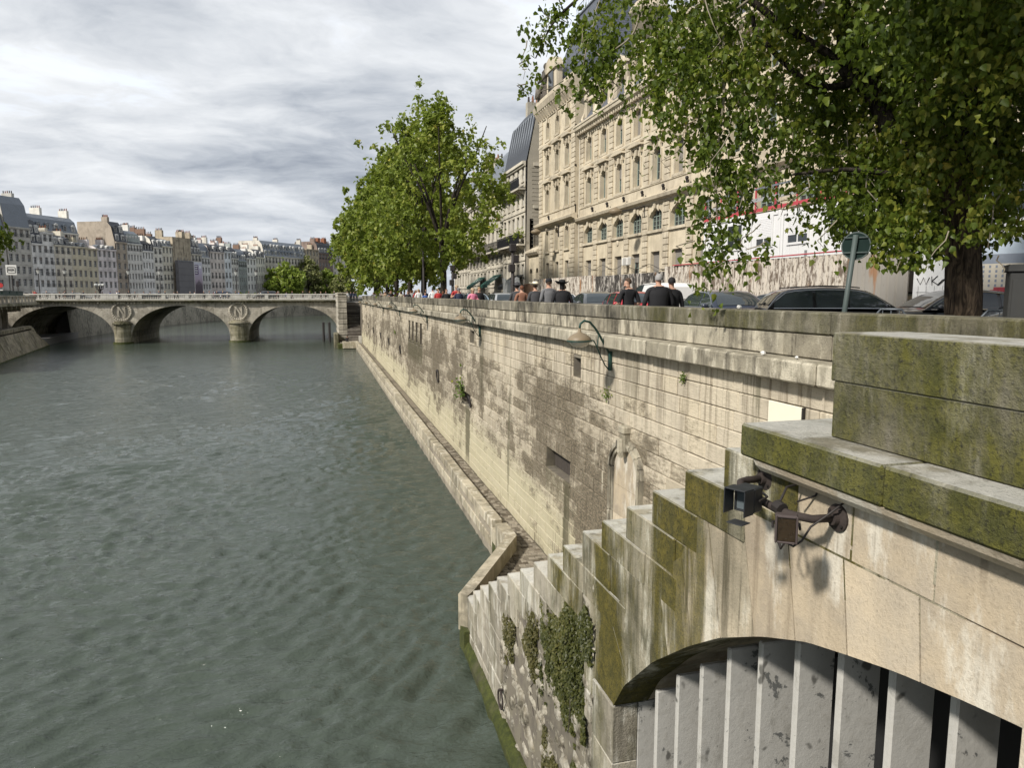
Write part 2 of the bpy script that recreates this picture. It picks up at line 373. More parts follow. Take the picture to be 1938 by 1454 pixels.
        col = n.mix(n.m('MULTIPLY', q, f_), col, n.mix(er2, (.045, .042, .022, 1), (.12, .105, .065, 1)))
    put(n, b, 'Base Color', col); put(n, b, 'Roughness', .93); put(n, b, 'Specular IOR Level', .2)
    h = n.m('ADD', n.m('MULTIPLY', fine, .4), n.m('ADD', n.m('MULTIPLY', er2, .9), med)); bp = n.N('ShaderNodeBump', {'Strength': .6, 'Distance': .05, 'Height': h}); n.L.new(bp.outputs[0], b.inputs['Normal']); return m
M['quay'] = quay_mat()
M['quay_core'] = stone('mortar_bed', (.16, .14, .1, 1), (.12, .1, .08, 1), drip=.5, blotch=.4)
M['parapet'] = stone('stained_parapet_stone', (.4, .36, .27, 1), (.27, .24, .18, 1), dark=(.035, .03, .022), drip=.98, blotch=.75, light=.9, lightc=(.56, .51, .4), var=.25, bump=.7, lightup=.9)
M['coping'] = stone('weathered_coping', (.17, .15, .11, 1), (.1, .09, .068, 1), dark=(.03, .027, .02), drip=.98, blotch=.8, moss=.3, mossc=(.045, .046, .012), mossn=.6, light=.5, lightc=(.45, .41, .32), var=.22, bump=.7, lightup=.9)
M['coping_moss'] = stone('mossy_coping', (.2, .18, .125, 1), (.12, .11, .08, 1), dark=(.028, .027, .016), drip=.9, blotch=.7, moss=.8, mossc=(.042, .043, .010), mossn=.49, light=.7, lightc=(.42, .39, .31), var=.15, bump=.9, lightup=.85, mossz=.3)
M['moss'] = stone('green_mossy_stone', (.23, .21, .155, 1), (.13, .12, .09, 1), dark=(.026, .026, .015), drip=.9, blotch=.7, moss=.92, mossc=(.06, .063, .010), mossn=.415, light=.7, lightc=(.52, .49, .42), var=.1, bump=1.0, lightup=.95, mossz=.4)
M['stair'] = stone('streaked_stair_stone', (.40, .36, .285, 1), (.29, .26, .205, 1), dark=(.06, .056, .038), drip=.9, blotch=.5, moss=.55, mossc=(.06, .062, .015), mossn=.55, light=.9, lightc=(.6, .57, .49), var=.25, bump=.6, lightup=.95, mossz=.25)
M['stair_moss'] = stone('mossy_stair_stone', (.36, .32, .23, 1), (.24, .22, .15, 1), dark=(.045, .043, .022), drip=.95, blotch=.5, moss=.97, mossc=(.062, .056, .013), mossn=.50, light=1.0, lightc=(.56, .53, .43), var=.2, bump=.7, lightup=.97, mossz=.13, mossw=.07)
M['stair_mid'] = stone('half_mossy_arch_stone', (.5, .42, .3, 1), (.4, .345, .25, 1), dark=(.07, .06, .035), drip=.9, blotch=.4, moss=.85, mossc=(.062, .056, .013), mossn=.55, light=.9, lightc=(.6, .56, .46), var=.15, bump=.5, mossz=.1, mossw=.05)
M['arch'] = stone('clean_arch_stone', (.56, .46, .325, 1), (.46, .39, .295, 1), dark=(.15, .115, .075), drip=.65, blotch=.3, moss=.0, var=.22, light=.75, lightc=(.64, .6, .51), bump=.35)
M['rubble'] = stone('rough_rubble_stone', (.62, .57, .46, 1), (.36, .31, .23, 1), dark=(.045, .04, .027), drip=.6, blotch=.7, moss=.3, mossc=(.05, .055, .012), mossn=.6, var=.1, bump=1.0, sc_=2.6, light=.5, lightc=(.68, .64, .55))
M['ledge'] = stone('towpath_stone', (.44, .38, .275, 1), (.34, .3, .215, 1), dark=(.08, .07, .05), drip=.5, blotch=.5, moss=.15, mossn=.62, light=.7, lightc=(.62, .57, .46), var=.22, bump=.5)
M['footing'] = stone('wet_footing', (.12, .11, .06, 1), (.07, .07, .035, 1), dark=(.02, .02, .012), drip=.6, blotch=.5, moss=.9, mossc=(.035, .045, .01), mossn=.4, bump=.8)
M['cobble'] = stone('towpath_cobble', (.22, .18, .13, 1), (.16, .13, .09, 1), dark=(.04, .034, .026), drip=.1, blotch=.5, var=.4, bump=.8)
M['iron'] = plain('dark_iron', (.035, .03, .028), .6, .3, dirt=.3)
M['rust'] = plain('rusty_iron', (.042, .032, .028), .8, .2, var=.5, nscale=30)
M['green_iron'] = plain('green_painted_iron', (.012, .055, .045), .45, 0, dirt=.2)
M['wood_dark'] = plain('weathered_shutter_wood', (.05, .041, .034), .85, var=.5, nscale=14, dirt=.5)
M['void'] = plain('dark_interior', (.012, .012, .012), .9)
M['concrete'] = plain('painted_concrete', (.5, .49, .45), .8, var=.1, nscale=3, bump=.15)
# ---------------------------------------------------------------- water
def make_water():
    xs = [-.0]; x = 0.0
    while x < 90: x += .11 + .012 * max(x - 14, 0); xs.append(x)
    xs = sorted([-q for q in xs[1:]] + [q for q in xs if q < 8]); xs = [-400, -250, -150] + [q for q in xs if q > -130] + [12, 25, 60, 120]
    ys = [-30, -10, 0]; y = 2.0
    while y < 460: ys.append(y); y += max(.09, .0055 * y)
    X, Y = np.meshgrid(np.array(xs, float), np.array(ys, float)); rs = np.random.RandomState(5)
    dy = np.maximum(.09, .0055 * Y); dx = .11 + .012 * np.maximum(np.abs(X) - 14, 0); st = np.maximum(dy, dx)
    # slow warps bend the crests
    wx = X + .9 * np.sin(.31 * Y + .17 * X) + .5 * np.sin(.83 * X - .6 * Y + 1.3); wy = Y + .8 * np.sin(.27 * X - .21 * Y + .6) + .45 * np.sin(.9 * X + .55 * Y)
    env = .65 + .35 * np.sin(.11 * X + .5 * np.sin(.09 * Y)) * np.sin(.13 * Y + 1.0)
    Z = np.zeros_like(X)
    for k in range(70):
        lam = .22 * (1.25 / .22) ** rs.rand(); a = rs.normal(-1.15, .62); kx, ky = math.cos(a) * 2 * math.pi / lam, math.sin(a) * 2 * math.pi / lam
        amp = .0108 * lam ** .68 * np.clip(lam / (st * 2.6) - .6, 0, 1)
        ph = kx * wx + ky * wy + rs.rand() * 6.28; s = np.sin(ph)
        Z += amp * (s + .35 * (np.abs(s) ** 1.5 * -2 + .9) * (.5 if k % 3 else 1))
    Z *= env; n1, n0 = X.shape
    V = np.stack([X, Y, Z], -1).reshape(-1, 3); i = np.arange(n1 * n0).reshape(n1, n0)
    F = np.stack([i[:-1, :-1], i[:-1, 1:], i[1:, 1:], i[1:, :-1]], -1).reshape(-1, 4)
    m, n, b = base_mat('river_water'); pos = n.N('ShaderNodeNewGeometry').outputs['Position']
    put(n, b, 'Base Color', n.mix(n.noise(pos, .12, 3, .5), (.046, .06, .047, 1), (.06, .074, .057, 1)))
    put(n, b, 'Roughness', .05); put(n, b, 'IOR', 1.36); put(n, b, 'Specular IOR Level', .5)
    h1 = n.noise(n.map(pos, scale=(1, 1.9, 1), rot=(0, 0, .28)), 1.7, 4, .5, .4); h2 = n.noise(n.map(pos, scale=(1, 2.2, 1), rot=(0, 0, -.25)), 6.5, 4, .6, .3)
    h3 = n.noise(n.map(pos, scale=(1, 1.5, 1)), .5, 3, .5, .5)
    h = n.m('ADD', n.m('MULTIPLY', h1, .7), n.m('ADD', n.m('MULTIPLY', h2, .3), n.m('MULTIPLY', h3, .5)))
    bp = n.N('ShaderNodeBump', {'Strength': 1.0, 'Distance': .11, 'Height': h}); n.L.new(bp.outputs[0], b.inputs['Normal'])
    link('river_water', fast_mesh('river_water', V, F, [m], smooth=True), kind='structure')
make_water()

# ---------------------------------------------------------------- ground, street, river banks
QZ = 6.7
M['asphalt'] = plain('asphalt', (.06, .06, .062), .9, var=.25, nscale=20, bump=.4)
M['paving'] = plain('pavement_grey', (.2, .19, .175), .9, var=.2, nscale=6, bump=.2)
M['kerb'] = plain('granite_kerb', (.28, .27, .25), .85, var=.2, nscale=20)
M['earth'] = plain('city_ground', (.14, .13, .12), .95, var=.2, nscale=.5)
M['paint'] = plain('road_paint', (.7, .7, .68), .7, var=.1)
def sheet(name, poly, z, mat, zb=None):
    mb = MB(); n = len(poly)
    mb.add([(x, y, z) for x, y in poly], [tuple(range(n))])
    if zb is not None:
        for i in range(n):
            (a, b), (c, d) = poly[i], poly[(i + 1) % n]; mb.quad((a, b, zb), (c, d, zb), (c, d, z), (a, b, z))
    return mb.build(name, mat, kind='structure')
LQ = [(-36.0, 88), (-42.5, 129.2), (-46, 150), (-44, 200), (-35, 245), (-21, 282), (-4, 314), (18, 346), (60, 385), (150, 450)]   # left bank quay line
RQ = [(6.2, 126), (8.5, 160), (15, 205), (30, 255), (60, 300), (120, 350), (220, 420)]                              # right bank beyond the bridge
sheet('ground', [(6.58, -60), (1500, -60), (1500, 500), (220, 420)] + RQ[::-1][1:] + [(6.58, 112)], QZ - .2, M['earth'], -1.5)
sheet('left_bank', [(-1500, 60), (-60, 60)] + [(-54, 88), (-52, 129.5), (-52, 153.5), (-46.5, 153.6)] + [(x - .5, y + .3) for x, y in LQ[3:]] + [(220, 420.5), (1500, 501), (3500, 4000), (-3500, 4000)], QZ - .05, M['earth'], -1.5)
sheet('pavement', [(6.56, -40), (9.0, -40), (9.0, -3), (10.6, -1), (10.6, 9.9), (9.0, 12.0), (9.0, 125), (6.56, 125)], QZ, M['paving'], QZ - .2)
sheet('road', [(8.8, -40), (15.0, -40), (15.0, 170), (8.8, 170)], QZ + .016, M['asphalt'])
sheet('side_road', [(15.002, -40), (60, -40), (60, 17), (15.002, 17)], QZ + .012, M['asphalt'])
sheet('far_pavement', [(15.004, 18.5), (22.1, 18.5), (22.1, 170), (15.0, 170)], QZ, M['paving'], QZ - .2)
mb = MB()
for k in range(60): mb.bev(9.0, 9.28, 12.2 + k * 1.6, 13.78 + k * 1.6, QZ - .3, QZ + .12, .012)
mb.build('kerb', M['kerb'], kind='structure')
mb = MB()
for k in range(14): mb.quad((11.9, 14 + k * 6, QZ + .022), (12.02, 14 + k * 6, QZ + .022), (12.02, 17 + k * 6, QZ + .022), (11.9, 17 + k * 6, QZ + .022))
mb.build('road_marking', M['paint'], kind='structure')
sheet('lower_quay', [(-52, 128), (-43.2, 129.5), (-45.5, 155), (-52, 155)], 1.1, M['paving'], -1)
# far bank walls
def bank_wall(name, label, pts, z0, z1, side, mat, copm):
    t = thing(name, label, 'embankment wall', (pts[0][0], pts[0][1], 0))
    w_, c_ = MB(), MB()
    for i in range(len(pts) - 1):
        a, b = Vector(pts[i]), Vector(pts[i + 1]); d = (b - a).normalized(); nrm = Vector((d.y, -d.x)) * side
        def q(p, o, z): return (p.x + nrm.x * o, p.y + nrm.y * o, z)
        w_.quad(q(a, .6, z0), q(b, .6, z0), q(b, 0, z1), q(a, 0, z1))
        for (o1, o2, za, zb) in ((.25, -.5, z1, z1 + .35), (.05, -.4, z1 + .35, z1 + 1.05)):
            c_.quad(q(a, o1, za), q(b, o1, za), q(b, o1, zb), q(a, o1, zb)); c_.quad(q(a, o1, zb), q(b, o1, zb), q(b, o2, zb), q(a, o2, zb)); c_.quad(q(a, o1, za), q(a, o2, za), q(b, o2, za), q(b, o1, za))
            c_.quad(q(a, o2, za), q(b, o2, za), q(b, o2, zb), q(a, o2, zb))
    w_.build('wall_face', mat, t); c_.build('coping', copm, t)
M['bank'] = stone('far_bank_stone', (.33, .3, .24, 1), (.24, .22, .17, 1), dark=(.05, .046, .035), drip=.7, blotch=.5, sc_=.6, var=.2)
bank_wall('embankment_wall', 'tall grey embankment wall beyond the bridge on the left bank, seen through its arches', LQ[2:], -.5, 5.8, 1, M['bank'], M['bank'])
bank_wall('embankment_wall', 'embankment wall on the right bank behind the far end of the bridge', RQ, -.5, 5.8, -1, M['bank'], M['bank'])

# ---------------------------------------------------------------- the quay wall
def wx(z): return 5.85 + .02 * (z - .8)                 # battered face
OPEN = [  # y0, y1, z0, z1, kind
    (15.95, 16.52, 6.03, 6.5, 'deep'), (28.35, 29.3, 6.06, 6.55, 'shutter'), (16.52, 18.5, 3.27, 3.9, 'shutter'),
    (28.95, 31.0, 3.28, 3.86, 'shutter'), (44.0, 45.15, 4.95, 6.32, 'slot'), (46.1, 47.2, 4.95, 6.32, 'slot'), (48.1, 49.2, 4.95, 6.32, 'slot'), (50.0, 51.1, 4.95, 6.32, 'slot')]
def quay_wall():
    t = thing('quay_wall', 'tall cream limestone quay wall streaked with dark stains along the right side of the river', 'quay wall', (5.85, 5, .8))
    core = MB(); P = lambda u, v, w_: (wx(v) + .03 + w_, u, v)
    wall_holes(core, P, 122.0, 6.9, [(a - .0, b, c, d, 0) for a, b, c, d, k in OPEN], .42, 0, u0=-6.0, v0=-.5)
    core.build('wall_core', M['quay_core'], t)
    st = []; rr = random.Random(3); nz = 20; hz = (6.88 - .8) / nz
    for j in range(nz):
        z0 = .8 + j * hz; z1 = z0 + hz - .009
        y = -4.0 + rr.random()
        while y < 112:
            L = rr.uniform(.5, 1.15) * (1 if y < 45 else 1.25); y2 = min(y + L, 112)
            segs = [(y, y2)]
            for a, b, c, d, k in OPEN:
                if d > z0 + .06 and c < z1 - .06:
                    ns = []
                    for s0, s1 in segs:
                        if s1 <= a or s0 >= b: ns.append((s0, s1))
                        else:
                            if a - s0 > .12: ns.append((s0, a))
                            if s1 - b > .12: ns.append((b, s1))
                    segs = ns
            in_niche = 11.9 < (y + y2) / 2 < 14.6 and .8 < z0 < 4.9
            for s0, s1 in segs:
                if s1 - s0 < .1: continue
                o = rr.uniform(-.008, .012) + (0 if not in_niche else -.0); zc = (z0 + z1) / 2
                jz = rr.uniform(-.004, .004)
                st.append(MB().bev(wx(zc) - o, wx(zc) + .2, s0 + .006, s1 - .006, z0 + jz, z1 + jz, .014 if y < 40 else .02))
            y = y2
    # chipped joints: a few stones sit back as if worn
    pieces(t, 'stone', st, M['quay'], 300, 'stonework')
    cor = []; y = -5.0; k = 0
    while y < 112:
        L = rr.uniform(1.2, 1.9); cor.append(MB().bev(5.74 + rr.uniform(-.01, .01), 6.3, y, y + L - .01, 6.9, 7.18, .025)); y += L
    pieces(t, 'cornice_stone', cor, M['parapet'], 60, 'cornice_stonework')
    lo = []; y = -5.0
    while y < 112:
        L = rr.uniform(.8, 1.7); lo.append(MB().bev(6.13 + rr.uniform(-.012, .012), 6.55, y, y + L - .008, 7.19, 7.50, .012)); y += L
    pieces(t, 'parapet_stone', lo, M['parapet'], 60, 'parapet_stonework')
    up, um = [], []; y = -5.0
    while y < 112:
        L = rr.uniform(1.5, 2.6); dz = .0025 * max(y - 10, 0); o = rr.uniform(-.008, .008)
        (um if y < 13.5 else up).append(MB().bev(6.1 + o, 6.58, y, y + L - .01, 7.508, 7.79 + dz, .02)); y += L
    pieces(t, 'coping_stone', up, M['coping'], 60, 'coping_stonework')
    pieces(t, 'coping_stone', um, M['coping_moss'], 60)
    # shutters and bars in the openings
    for a, b, c, d, k in OPEN:
        x = wx(c)
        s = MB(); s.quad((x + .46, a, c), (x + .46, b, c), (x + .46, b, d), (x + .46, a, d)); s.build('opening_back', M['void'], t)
        if k == 'shutter':
            n = max(3, int((b - a) / .28)); p0 = None
            for i in range(n):
                w_ = (b - a - .06) / n
                MB().bev(x + .26, x + .3, a + .03 + i * w_, a + .03 + (i + 1) * w_ - .012, c + .03, d - .03, .006).build('plank', M['wood_dark'], t)
        elif k == 'deep':
            s = MB(); s.bev(x + .2, x + .24, a + .02, b - .25, c + .02, d - .02, .006); s.build('shutter_leaf', M['wood_dark'], t)
        MB().bev(x - .03, x + .4, a - .06, b + .06, c - .085, c - .003, .012).build('sill', M['quay'], t)
quay_wall()

def niche():
    t = thing('blind_doorway', 'arched blind doorway with projecting keystone carved in the quay wall above the steps', 'doorway', (5.8, 13.1, 3.0))
    yc, hw, zs = 13.1, .6, 4.42
    x = wx(4.2)
    pan = MB(); pts = [(yc - hw, 1.6), (yc + hw, 1.6), (yc + hw, zs)] + [(yc + hw * math.cos(a), zs + .48 * math.sin(a)) for a in np.linspace(0, math.pi, 15)[1:-1]] + [(yc - hw, zs)]
    P = lambda u, v, w_: (wx(v) - .016 + w_, u, v)
    for i, (za, zb) in enumerate(((1.6, 2.62), (2.63, 3.42), (3.43, 4.05), (4.06, 5.2))):
        q = [(u, min(max(v, za), zb)) for u, v in pts]; MB().prism(q, P, 0, .05).build('door_slab', M['arch'], t)
    n = 9
    for i in range(n):                                     # moulded archivolt of voussoirs
        if i == n // 2: continue
        a0, a1 = math.pi * i / n, math.pi * (i + 1) / n - .02; mb = MB()
        for r0, r1, xo in ((1.0, 1.13, .07), (1.13, 1.25, .115), (1.25, 1.36, .06)):
            aa = np.linspace(a0, a1, 5)
            q = [(yc + hw * r0 * math.cos(a), zs + .48 * (r0 ** 1.1) * math.sin(a)) for a in aa] + [(yc + hw * r1 * math.cos(a), zs + .48 * (r1 ** 1.1) * math.sin(a)) for a in aa[::-1]]
            mb.prism(q, lambda u, v, w_: (wx(v) - w_, u, v), -.05, xo)
        mb.build('voussoir', M['parapet'], t)
    key = MB().bev(x - .13, x + .1, yc - .11, yc + .11, zs + .42, zs + .86, .03); key.bev(x - .16, x + .1, yc - .13, yc + .13, zs + .8, zs + .97, .03)
    key.tube([(x - .1, yc, zs + .33), (x - .14, yc, zs + .45), (x - .15, yc, zs + .7)], [.07, .09, .08], 8)
    key.build('keystone', M['parapet'], t)
    for s in (-1, 1):
        y0 = yc + s * hw * 1.06
        for za, zb in ((1.7, 2.6), (2.61, 3.42), (3.43, 4.4)):
            mb = MB().bev(x - .05, x + .05, y0 - .05, y0 + .05, za, zb, .012); mb.bev(x - .09, x + .05, y0 + s * .06, y0 + s * .17, za, zb, .02) if s < 0 else mb.bev(x - .09, x + .05, y0 + .06, y0 + .17, za, zb, .02)
            mb.build('jamb_stone', M['parapet'], t)
    tg = MB().bev(x - .2, x - .12, yc + .05, yc + .12, zs + .48, zs + .66, .01); tg.build('number_tag', M['iron'], t)
niche()

def mooring_ring(y, z, r, label):
    t = thing('mooring_ring', label, 'mooring ring', (wx(z), y, z), 'iron mooring rings on the quay wall')
    x = wx(z); n = 18
    MB().tube([(x - .06 - .03 * math.sin(a), y + r * math.cos(a), z - r * .9 + r * math.sin(a)) for a in np.linspace(0, 2 * math.pi, n)], .032, 6, cap=False).build('ring', M['iron'], t, True)
    MB().tube([(x + .05, y, z), (x - .05, y, z), (x - .1, y, z - .03), (x - .1, y, z - .08)], .04, 6).build('staple', M['iron'], t, True)
for i, (y, z, s) in enumerate([(37.4, 4.05, 'third opening from the four tall slots'), (56.2, 4.1, ''), (66.0, 4.12, ''), (75.3, 4.15, ''), (86.2, 4.25, ''), (96, 4.4, ''), (108, 4.4, '')]):
    lab = ['iron mooring ring on the quay wall nearest to the steps, before the four slots', 'iron mooring ring just past the four tall slots in the wall', 'second iron mooring ring past the four tall wall slots',
           'third iron mooring ring past the four tall wall slots', 'fourth iron mooring ring past the four tall wall slots', 'last but one iron mooring ring towards the bridge stairs', 'farthest iron mooring ring, beside the bridge stairs'][i]
    mooring_ring(y, z, .34, lab)
t = thing('mooring_ring', 'oval iron ring hanging beside the small plant-grown opening of the wall', 'mooring ring', (5.85, 28.75, 3.8), 'iron mooring rings on the quay wall')
MB().tube([(5.82 - .05 * math.sin(a), 28.7 + .16 * math.cos(a), 3.62 + .22 * math.sin(a)) for a in np.linspace(0, 6.283, 18)], .035, 6, cap=False).build('ring', M['iron'], t, True)
# white plaque by the steps
t = thing('wall_plaque', 'blank cream plaque fixed low on the quay wall above the mossy ledge', 'plaque', (5.95, 8.1, 6.3))
x = wx(6.4); M['plaque'] = plain('cream_plaque', (.72, .68, .55), .5, var=.04)
MB().bev(x - .045, x - .012, 7.75, 8.46, 6.1, 6.57, .006).build('plate', M['plaque'], t)
MB().tube([(x - .047, 8.25 - .35 * k / 12, 6.2 + .05 * math.sin(k * 1.1) + .008 * k) for k in range(13)], .004, 4).build('scratched_line', M['iron'], t)
MB().bev(x - .05, x, 7.72, 7.748, 6.1, 6.57, .004).build('edge_strip', M['iron'], t)

# ---------------------------------------------------------------- towpath ledge and landing
def ledge():
    rr = random.Random(9)
    sheet('towpath', [(4.85, 17.3), (5.84, 17.3), (5.84, 112), (4.85, 112)], .8, M['cobble'], -.6)
    sheet('landing', [(3.15, 15.3), (5.84, 15.3), (5.84, 17.298), (4.85, 17.298), (4.85, 18.5)], .795, M['cobble'], -.6)
    setts = []
    y = 15.4
    while y < 40:
        x = max(3.3, 3.3 + (y - 15.9) * .55) if y < 19 else 5.2
        x = min(x, 5.2)
        while x < 5.78:
            wv = rr.uniform(.13, .2); setts.append(MB().bev(x, min(x + wv, 5.82), y, y + .13, .74, .812 + rr.uniform(0, .012), .015)); x += wv + .012
        y += .145
    r = MB()
    for q in setts: r.join(q)
    r.build('sett_paving', M['cobble'], kind='stuff', label='rough brown setts paving the towpath ledge', category='paving')
    t = thing('towpath_kerb', 'pale stone kerb running along the towpath ledge above the water', 'kerb wall', (4.9, 20.7, 0))
    f = MB(); cop, foot = [], []
    y = 20.75
    while y < 112:
        L = rr.uniform(.75, 1.15) if y < 34 else rr.uniform(1.2, 1.7); o = rr.uniform(-.02, .02); dz = rr.uniform(-.02, .015)
        cop.append(MB().bev(4.86 + o, 5.22 + o * .5, y, min(y + L - .012, 112), .62, 1.1 + dz, .025)); y += L
    y = 20.75
    while y < 112:
        L = rr.uniform(1.1, 1.7); o = rr.uniform(-.015, .015)
        foot.append(MB().bev(4.8 + o, 5.2, y, min(y + L - .012, 112), .28, .61, .02)); y += L
    pieces(t, 'kerb_stone', cop, M['ledge'], 60, 'kerb_stonework'); pieces(t, 'face_stone', foot, M['ledge'], 40, 'face_stonework')
    MB().prism([(4.84, .27), (5.2, .27), (5.2, -1), (4.95, -1), (4.98, .02)][::-1], lambda u, v, w_: (u, w_, v), 20.75, 112).build('footing', M['footing'], t)
    t = thing('landing_parapet', 'low stone parapet slanting round the landing at the foot of the river steps', 'parapet', (4, 17, .8))
    top = [(4.80, 19.95), (5.15, 19.95), (5.15, 18.8), (3.41, 15.75), (2.98, 15.12), (2.82, 15.25), (3.0, 15.75), (4.6, 18.35), (4.8, 18.75)]
    Q = lambda u, v, w_: (u, v, w_)
    def seg(poly, z0, z1, nm='parapet_stone'): MB().prism(poly, Q, z0, z1).build(nm, M['ledge'], t)
    seg([(4.80, 19.95), (4.80, 18.76), (4.7, 18.55), (5.15, 18.8), (5.15, 19.95)], .5, 1.25)
    seg([(4.695, 18.54), (4.0, 17.33), (4.33, 17.36), (5.145, 18.79)], .5, 1.248)
    seg([(3.995, 17.32), (3.3, 16.13), (3.63, 16.14), (4.325, 17.35)], .5, 1.252)
    seg([(3.295, 16.12), (2.8, 15.27), (2.98, 15.1), (3.2, 15.4), (3.625, 16.13)], .4, 1.247)
    seg([(4.84, 20.72), (4.84, 19.97), (5.18, 19.97), (5.18, 20.3)], .3, .9)
    MB().prism([(4.83, 20.5), (4.83, 18.78), (2.83, 15.3), (2.86, 14.9), (5.1, 14.9), (5.1, 20.5)], Q, -1, .497).build('parapet_base', M['footing'], t)
ledge()

# ---------------------------------------------------------------- river steps, vault and louvres
ST = [(4.80, 6.83), (5.40, 6.51), (6.03, 6.16), (6.62, 5.83), (7.26, 5.48), (7.89, 5.15), (8.6, 4.72), (9.26, 4.36), (9.96, 3.98), (10.7, 3.59), (11.5, 3.2), (12.3, 2.82), (13.0, 2.44), (13.75, 2.06), (14.5, 1.63), (15.2, 1.22)]
ARC = [(6.87, 3.46), (6.6, 3.85), (5.95, 4.46), (5.29, 4.95), (4.80, 5.27), (4.25, 5.55), (3.76, 5.75), (3.42, 5.84), (3.02, 5.94), (2.58, 6.02), (2.32, 6.06), (2.0, 6.1)]
def arc_z(y):
    a = sorted(ARC); return float(np.interp(y, [p[0] for p in a], [p[1] for p in a]))
def arc_y(z):
    a = sorted((q, p) for p, q in ARC); return float(np.interp(z, [p[0] for p in a], [p[1] for p in a]))
FX = 3.0
def stairs():
    rr = random.Random(21)
    t = thing('river_stairs', 'mossy stone steps descending along the quay wall from the parapet to the towpath landing', 'stairs', (3.0, 15, 0))
    P = lambda u, v, w_: (FX + w_, u, v)
    # core behind the face stones: profile minus the vault opening
    prof = [(0.0, 6.83)] + [(0.0, 6.83)]
    prof = [(-2, -1), (1.75, -1), (1.75, 6.1)] + [(p, q + .03) for p, q in ARC[::-1]] + [(6.9, 3.4), (6.9, -1), (15.1, -1)]
    for k in range(len(ST) - 1, -1, -1):
        y, z = ST[k]; z2 = ST[k + 1][1] if k + 1 < len(ST) else .8
        prof += [(y - .03, z2 - .03), (y - .03, z - .03)]
    prof += [(-2, 6.79)]
    core = MB(); n = len(prof)
    core.add([P(u, v, .035) for u, v in prof], [tuple(range(n))])
    core.build('stair_core', M['quay_core'], t)
    # treads (one slab per step, from the face to the quay wall)
    for k, (y, z) in enumerate(ST):
        yb = ST[k - 1][0] if k else 1.0
        z2 = ST[k + 1][1] if k + 1 < len(ST) else .8
        MB().bev(FX + .45, 5.9, yb - .25, y - .004, z2 - .1, z - .004, .012).build('tread', M['stair'], t)
    # face courses between the step edges
    face, am = [], []
    lev = [z for y, z in ST] + [.8, .45, .1, -.4]
    def vout(z):                                            # outer edge of the voussoir ring
        return arc_y(max(min(z - .1, 6.1), 3.46)) + .62 if z > 3.3 else 7.55
    for k in range(len(lev) - 1):
        z1, z0 = lev[k], lev[k + 1]; yend = ST[k][0] if k < len(ST) else 15.4 + .0
        zc = (z0 + z1) / 2; nrub = 2.3
        ynear = vout(zc)
        rub = None
        if z1 < 4.6: rub = (7.6 + rr.uniform(-.12, .2), max(min(yend - 1.35, 12.0 + rr.uniform(-.2, .15)), 7.5))
        y = yend; first = True
        while y > ynear + .05:
            L = rr.uniform(.85, 1.1) if first else rr.uniform(.8, 1.5); y2 = max(y - L, ynear)
            if y2 - ynear < .3: y2 = ynear
            a, b = y2, y
            if rub and rub[1] > rub[0]:
                if b > rub[0] and a < rub[1]:
                    if a >= rub[0] and b <= rub[1]: y = y2; first = False; continue
                    if b > rub[1]: a = max(a, rub[1])
                    elif a < rub[0]: b = min(b, rub[0])
            o = rr.uniform(-.006, .012) + (.0 if not first else .01)
            if b - a > .08: face.append(MB().bev(FX - o, FX + .47, a + .005, b - .003, z0 + .003, z1, .012 if k < len(ST) else .02))
            y = y2; first = False
    mossy = [q for q in face if q.v[0][1] < 8.6 and max(p[2] for p in q.v) > 3.2]; clean = [q for q in face if q not in mossy]
    pieces(t, 'face_stone', mossy, M['stair_moss'], 150); pieces(t, 'face_stone', clean, M['stair'], 150)
    # voussoirs: stones fanning round the vault opening
    arcp = [ARC[0]] + [(yy, arc_z(yy)) for yy in np.arange(6.6, 2.0, -.1)]
    L = [0]
    for i in range(1, len(arcp)): L.append(L[-1] + math.dist(arcp[i], arcp[i - 1]))
    cuts = [0, .62, 1.2, 1.75, 2.28, 2.8, 3.3, 3.8, 4.3, 4.85, 5.42]; cuts[-1] = L[-1]
    def at(s): return (float(np.interp(s, L, [p[0] for p in arcp])), float(np.interp(s, L, [p[1] for p in arcp])))
    def outp(s):
        y, z = at(s); (ya, za), (yb, zb) = at(max(s - .25, 0)), at(min(s + .25, L[-1])); d = Vector((yb - ya, zb - za)).normalized(); nn = Vector((-d.y * -1, d.x * -1))
        if nn.y < 0: nn = -nn
        nn = (nn + Vector((0, .9))).normalized() if s > 1.5 else nn
        zt = 6.42; e = .75
        q = (y + nn.x * e, z + nn.y * e)
        if q[1] > zt or s > 2.6: f = (zt - z) / max(nn.y, .2); q = (y + nn.x * f, zt)
        return (min(q[0], 7.5), q[1])
    for i in range(len(cuts) - 1):
        ss = np.linspace(cuts[i] + .006, cuts[i + 1] - .006, 7); inner = [at(s) for s in ss]; outer = [outp(s) for s in (ss[0], ss[-1])]
        q = inner + [outer[1], outer[0]]
        MB().prism(q, P, -rr.uniform(0, .006), .42).build('voussoir', M['arch'] if i > 5 else M['stair_mid'] if i > 2 else M['stair_moss'], t)
    # upper course under the ledge
    y = 1.7; 
    while y < 4.3:
        Lx = rr.uniform(.55, .8); y2 = min(y + Lx, 4.55)
        MB().bev(FX - rr.uniform(0, .006), FX + .42, y + .004, y2 - .004, 6.43, 6.8, .006).build('upper_stone', M['arch'], t); y = y2
    MB().bev(FX - .004, FX + .42, 1.7, 2.3, 3.0, 6.42, .006).build('jamb_block', M['arch'], t)
    for za, zb in ((-1, 1.4), (1.41, 2.1), (2.11, 2.75), (2.76, 3.44)):
        MB().bev(FX - .003, FX + .3, 6.875, 7.5, za, zb, .008).build('jamb_stone', M['stair'], t)
    MB().bev(FX + .014, FX + .4, 6.93, 7.68, 3.45, 4.95, .01).build('backing_stone', M['stair_moss'], t)
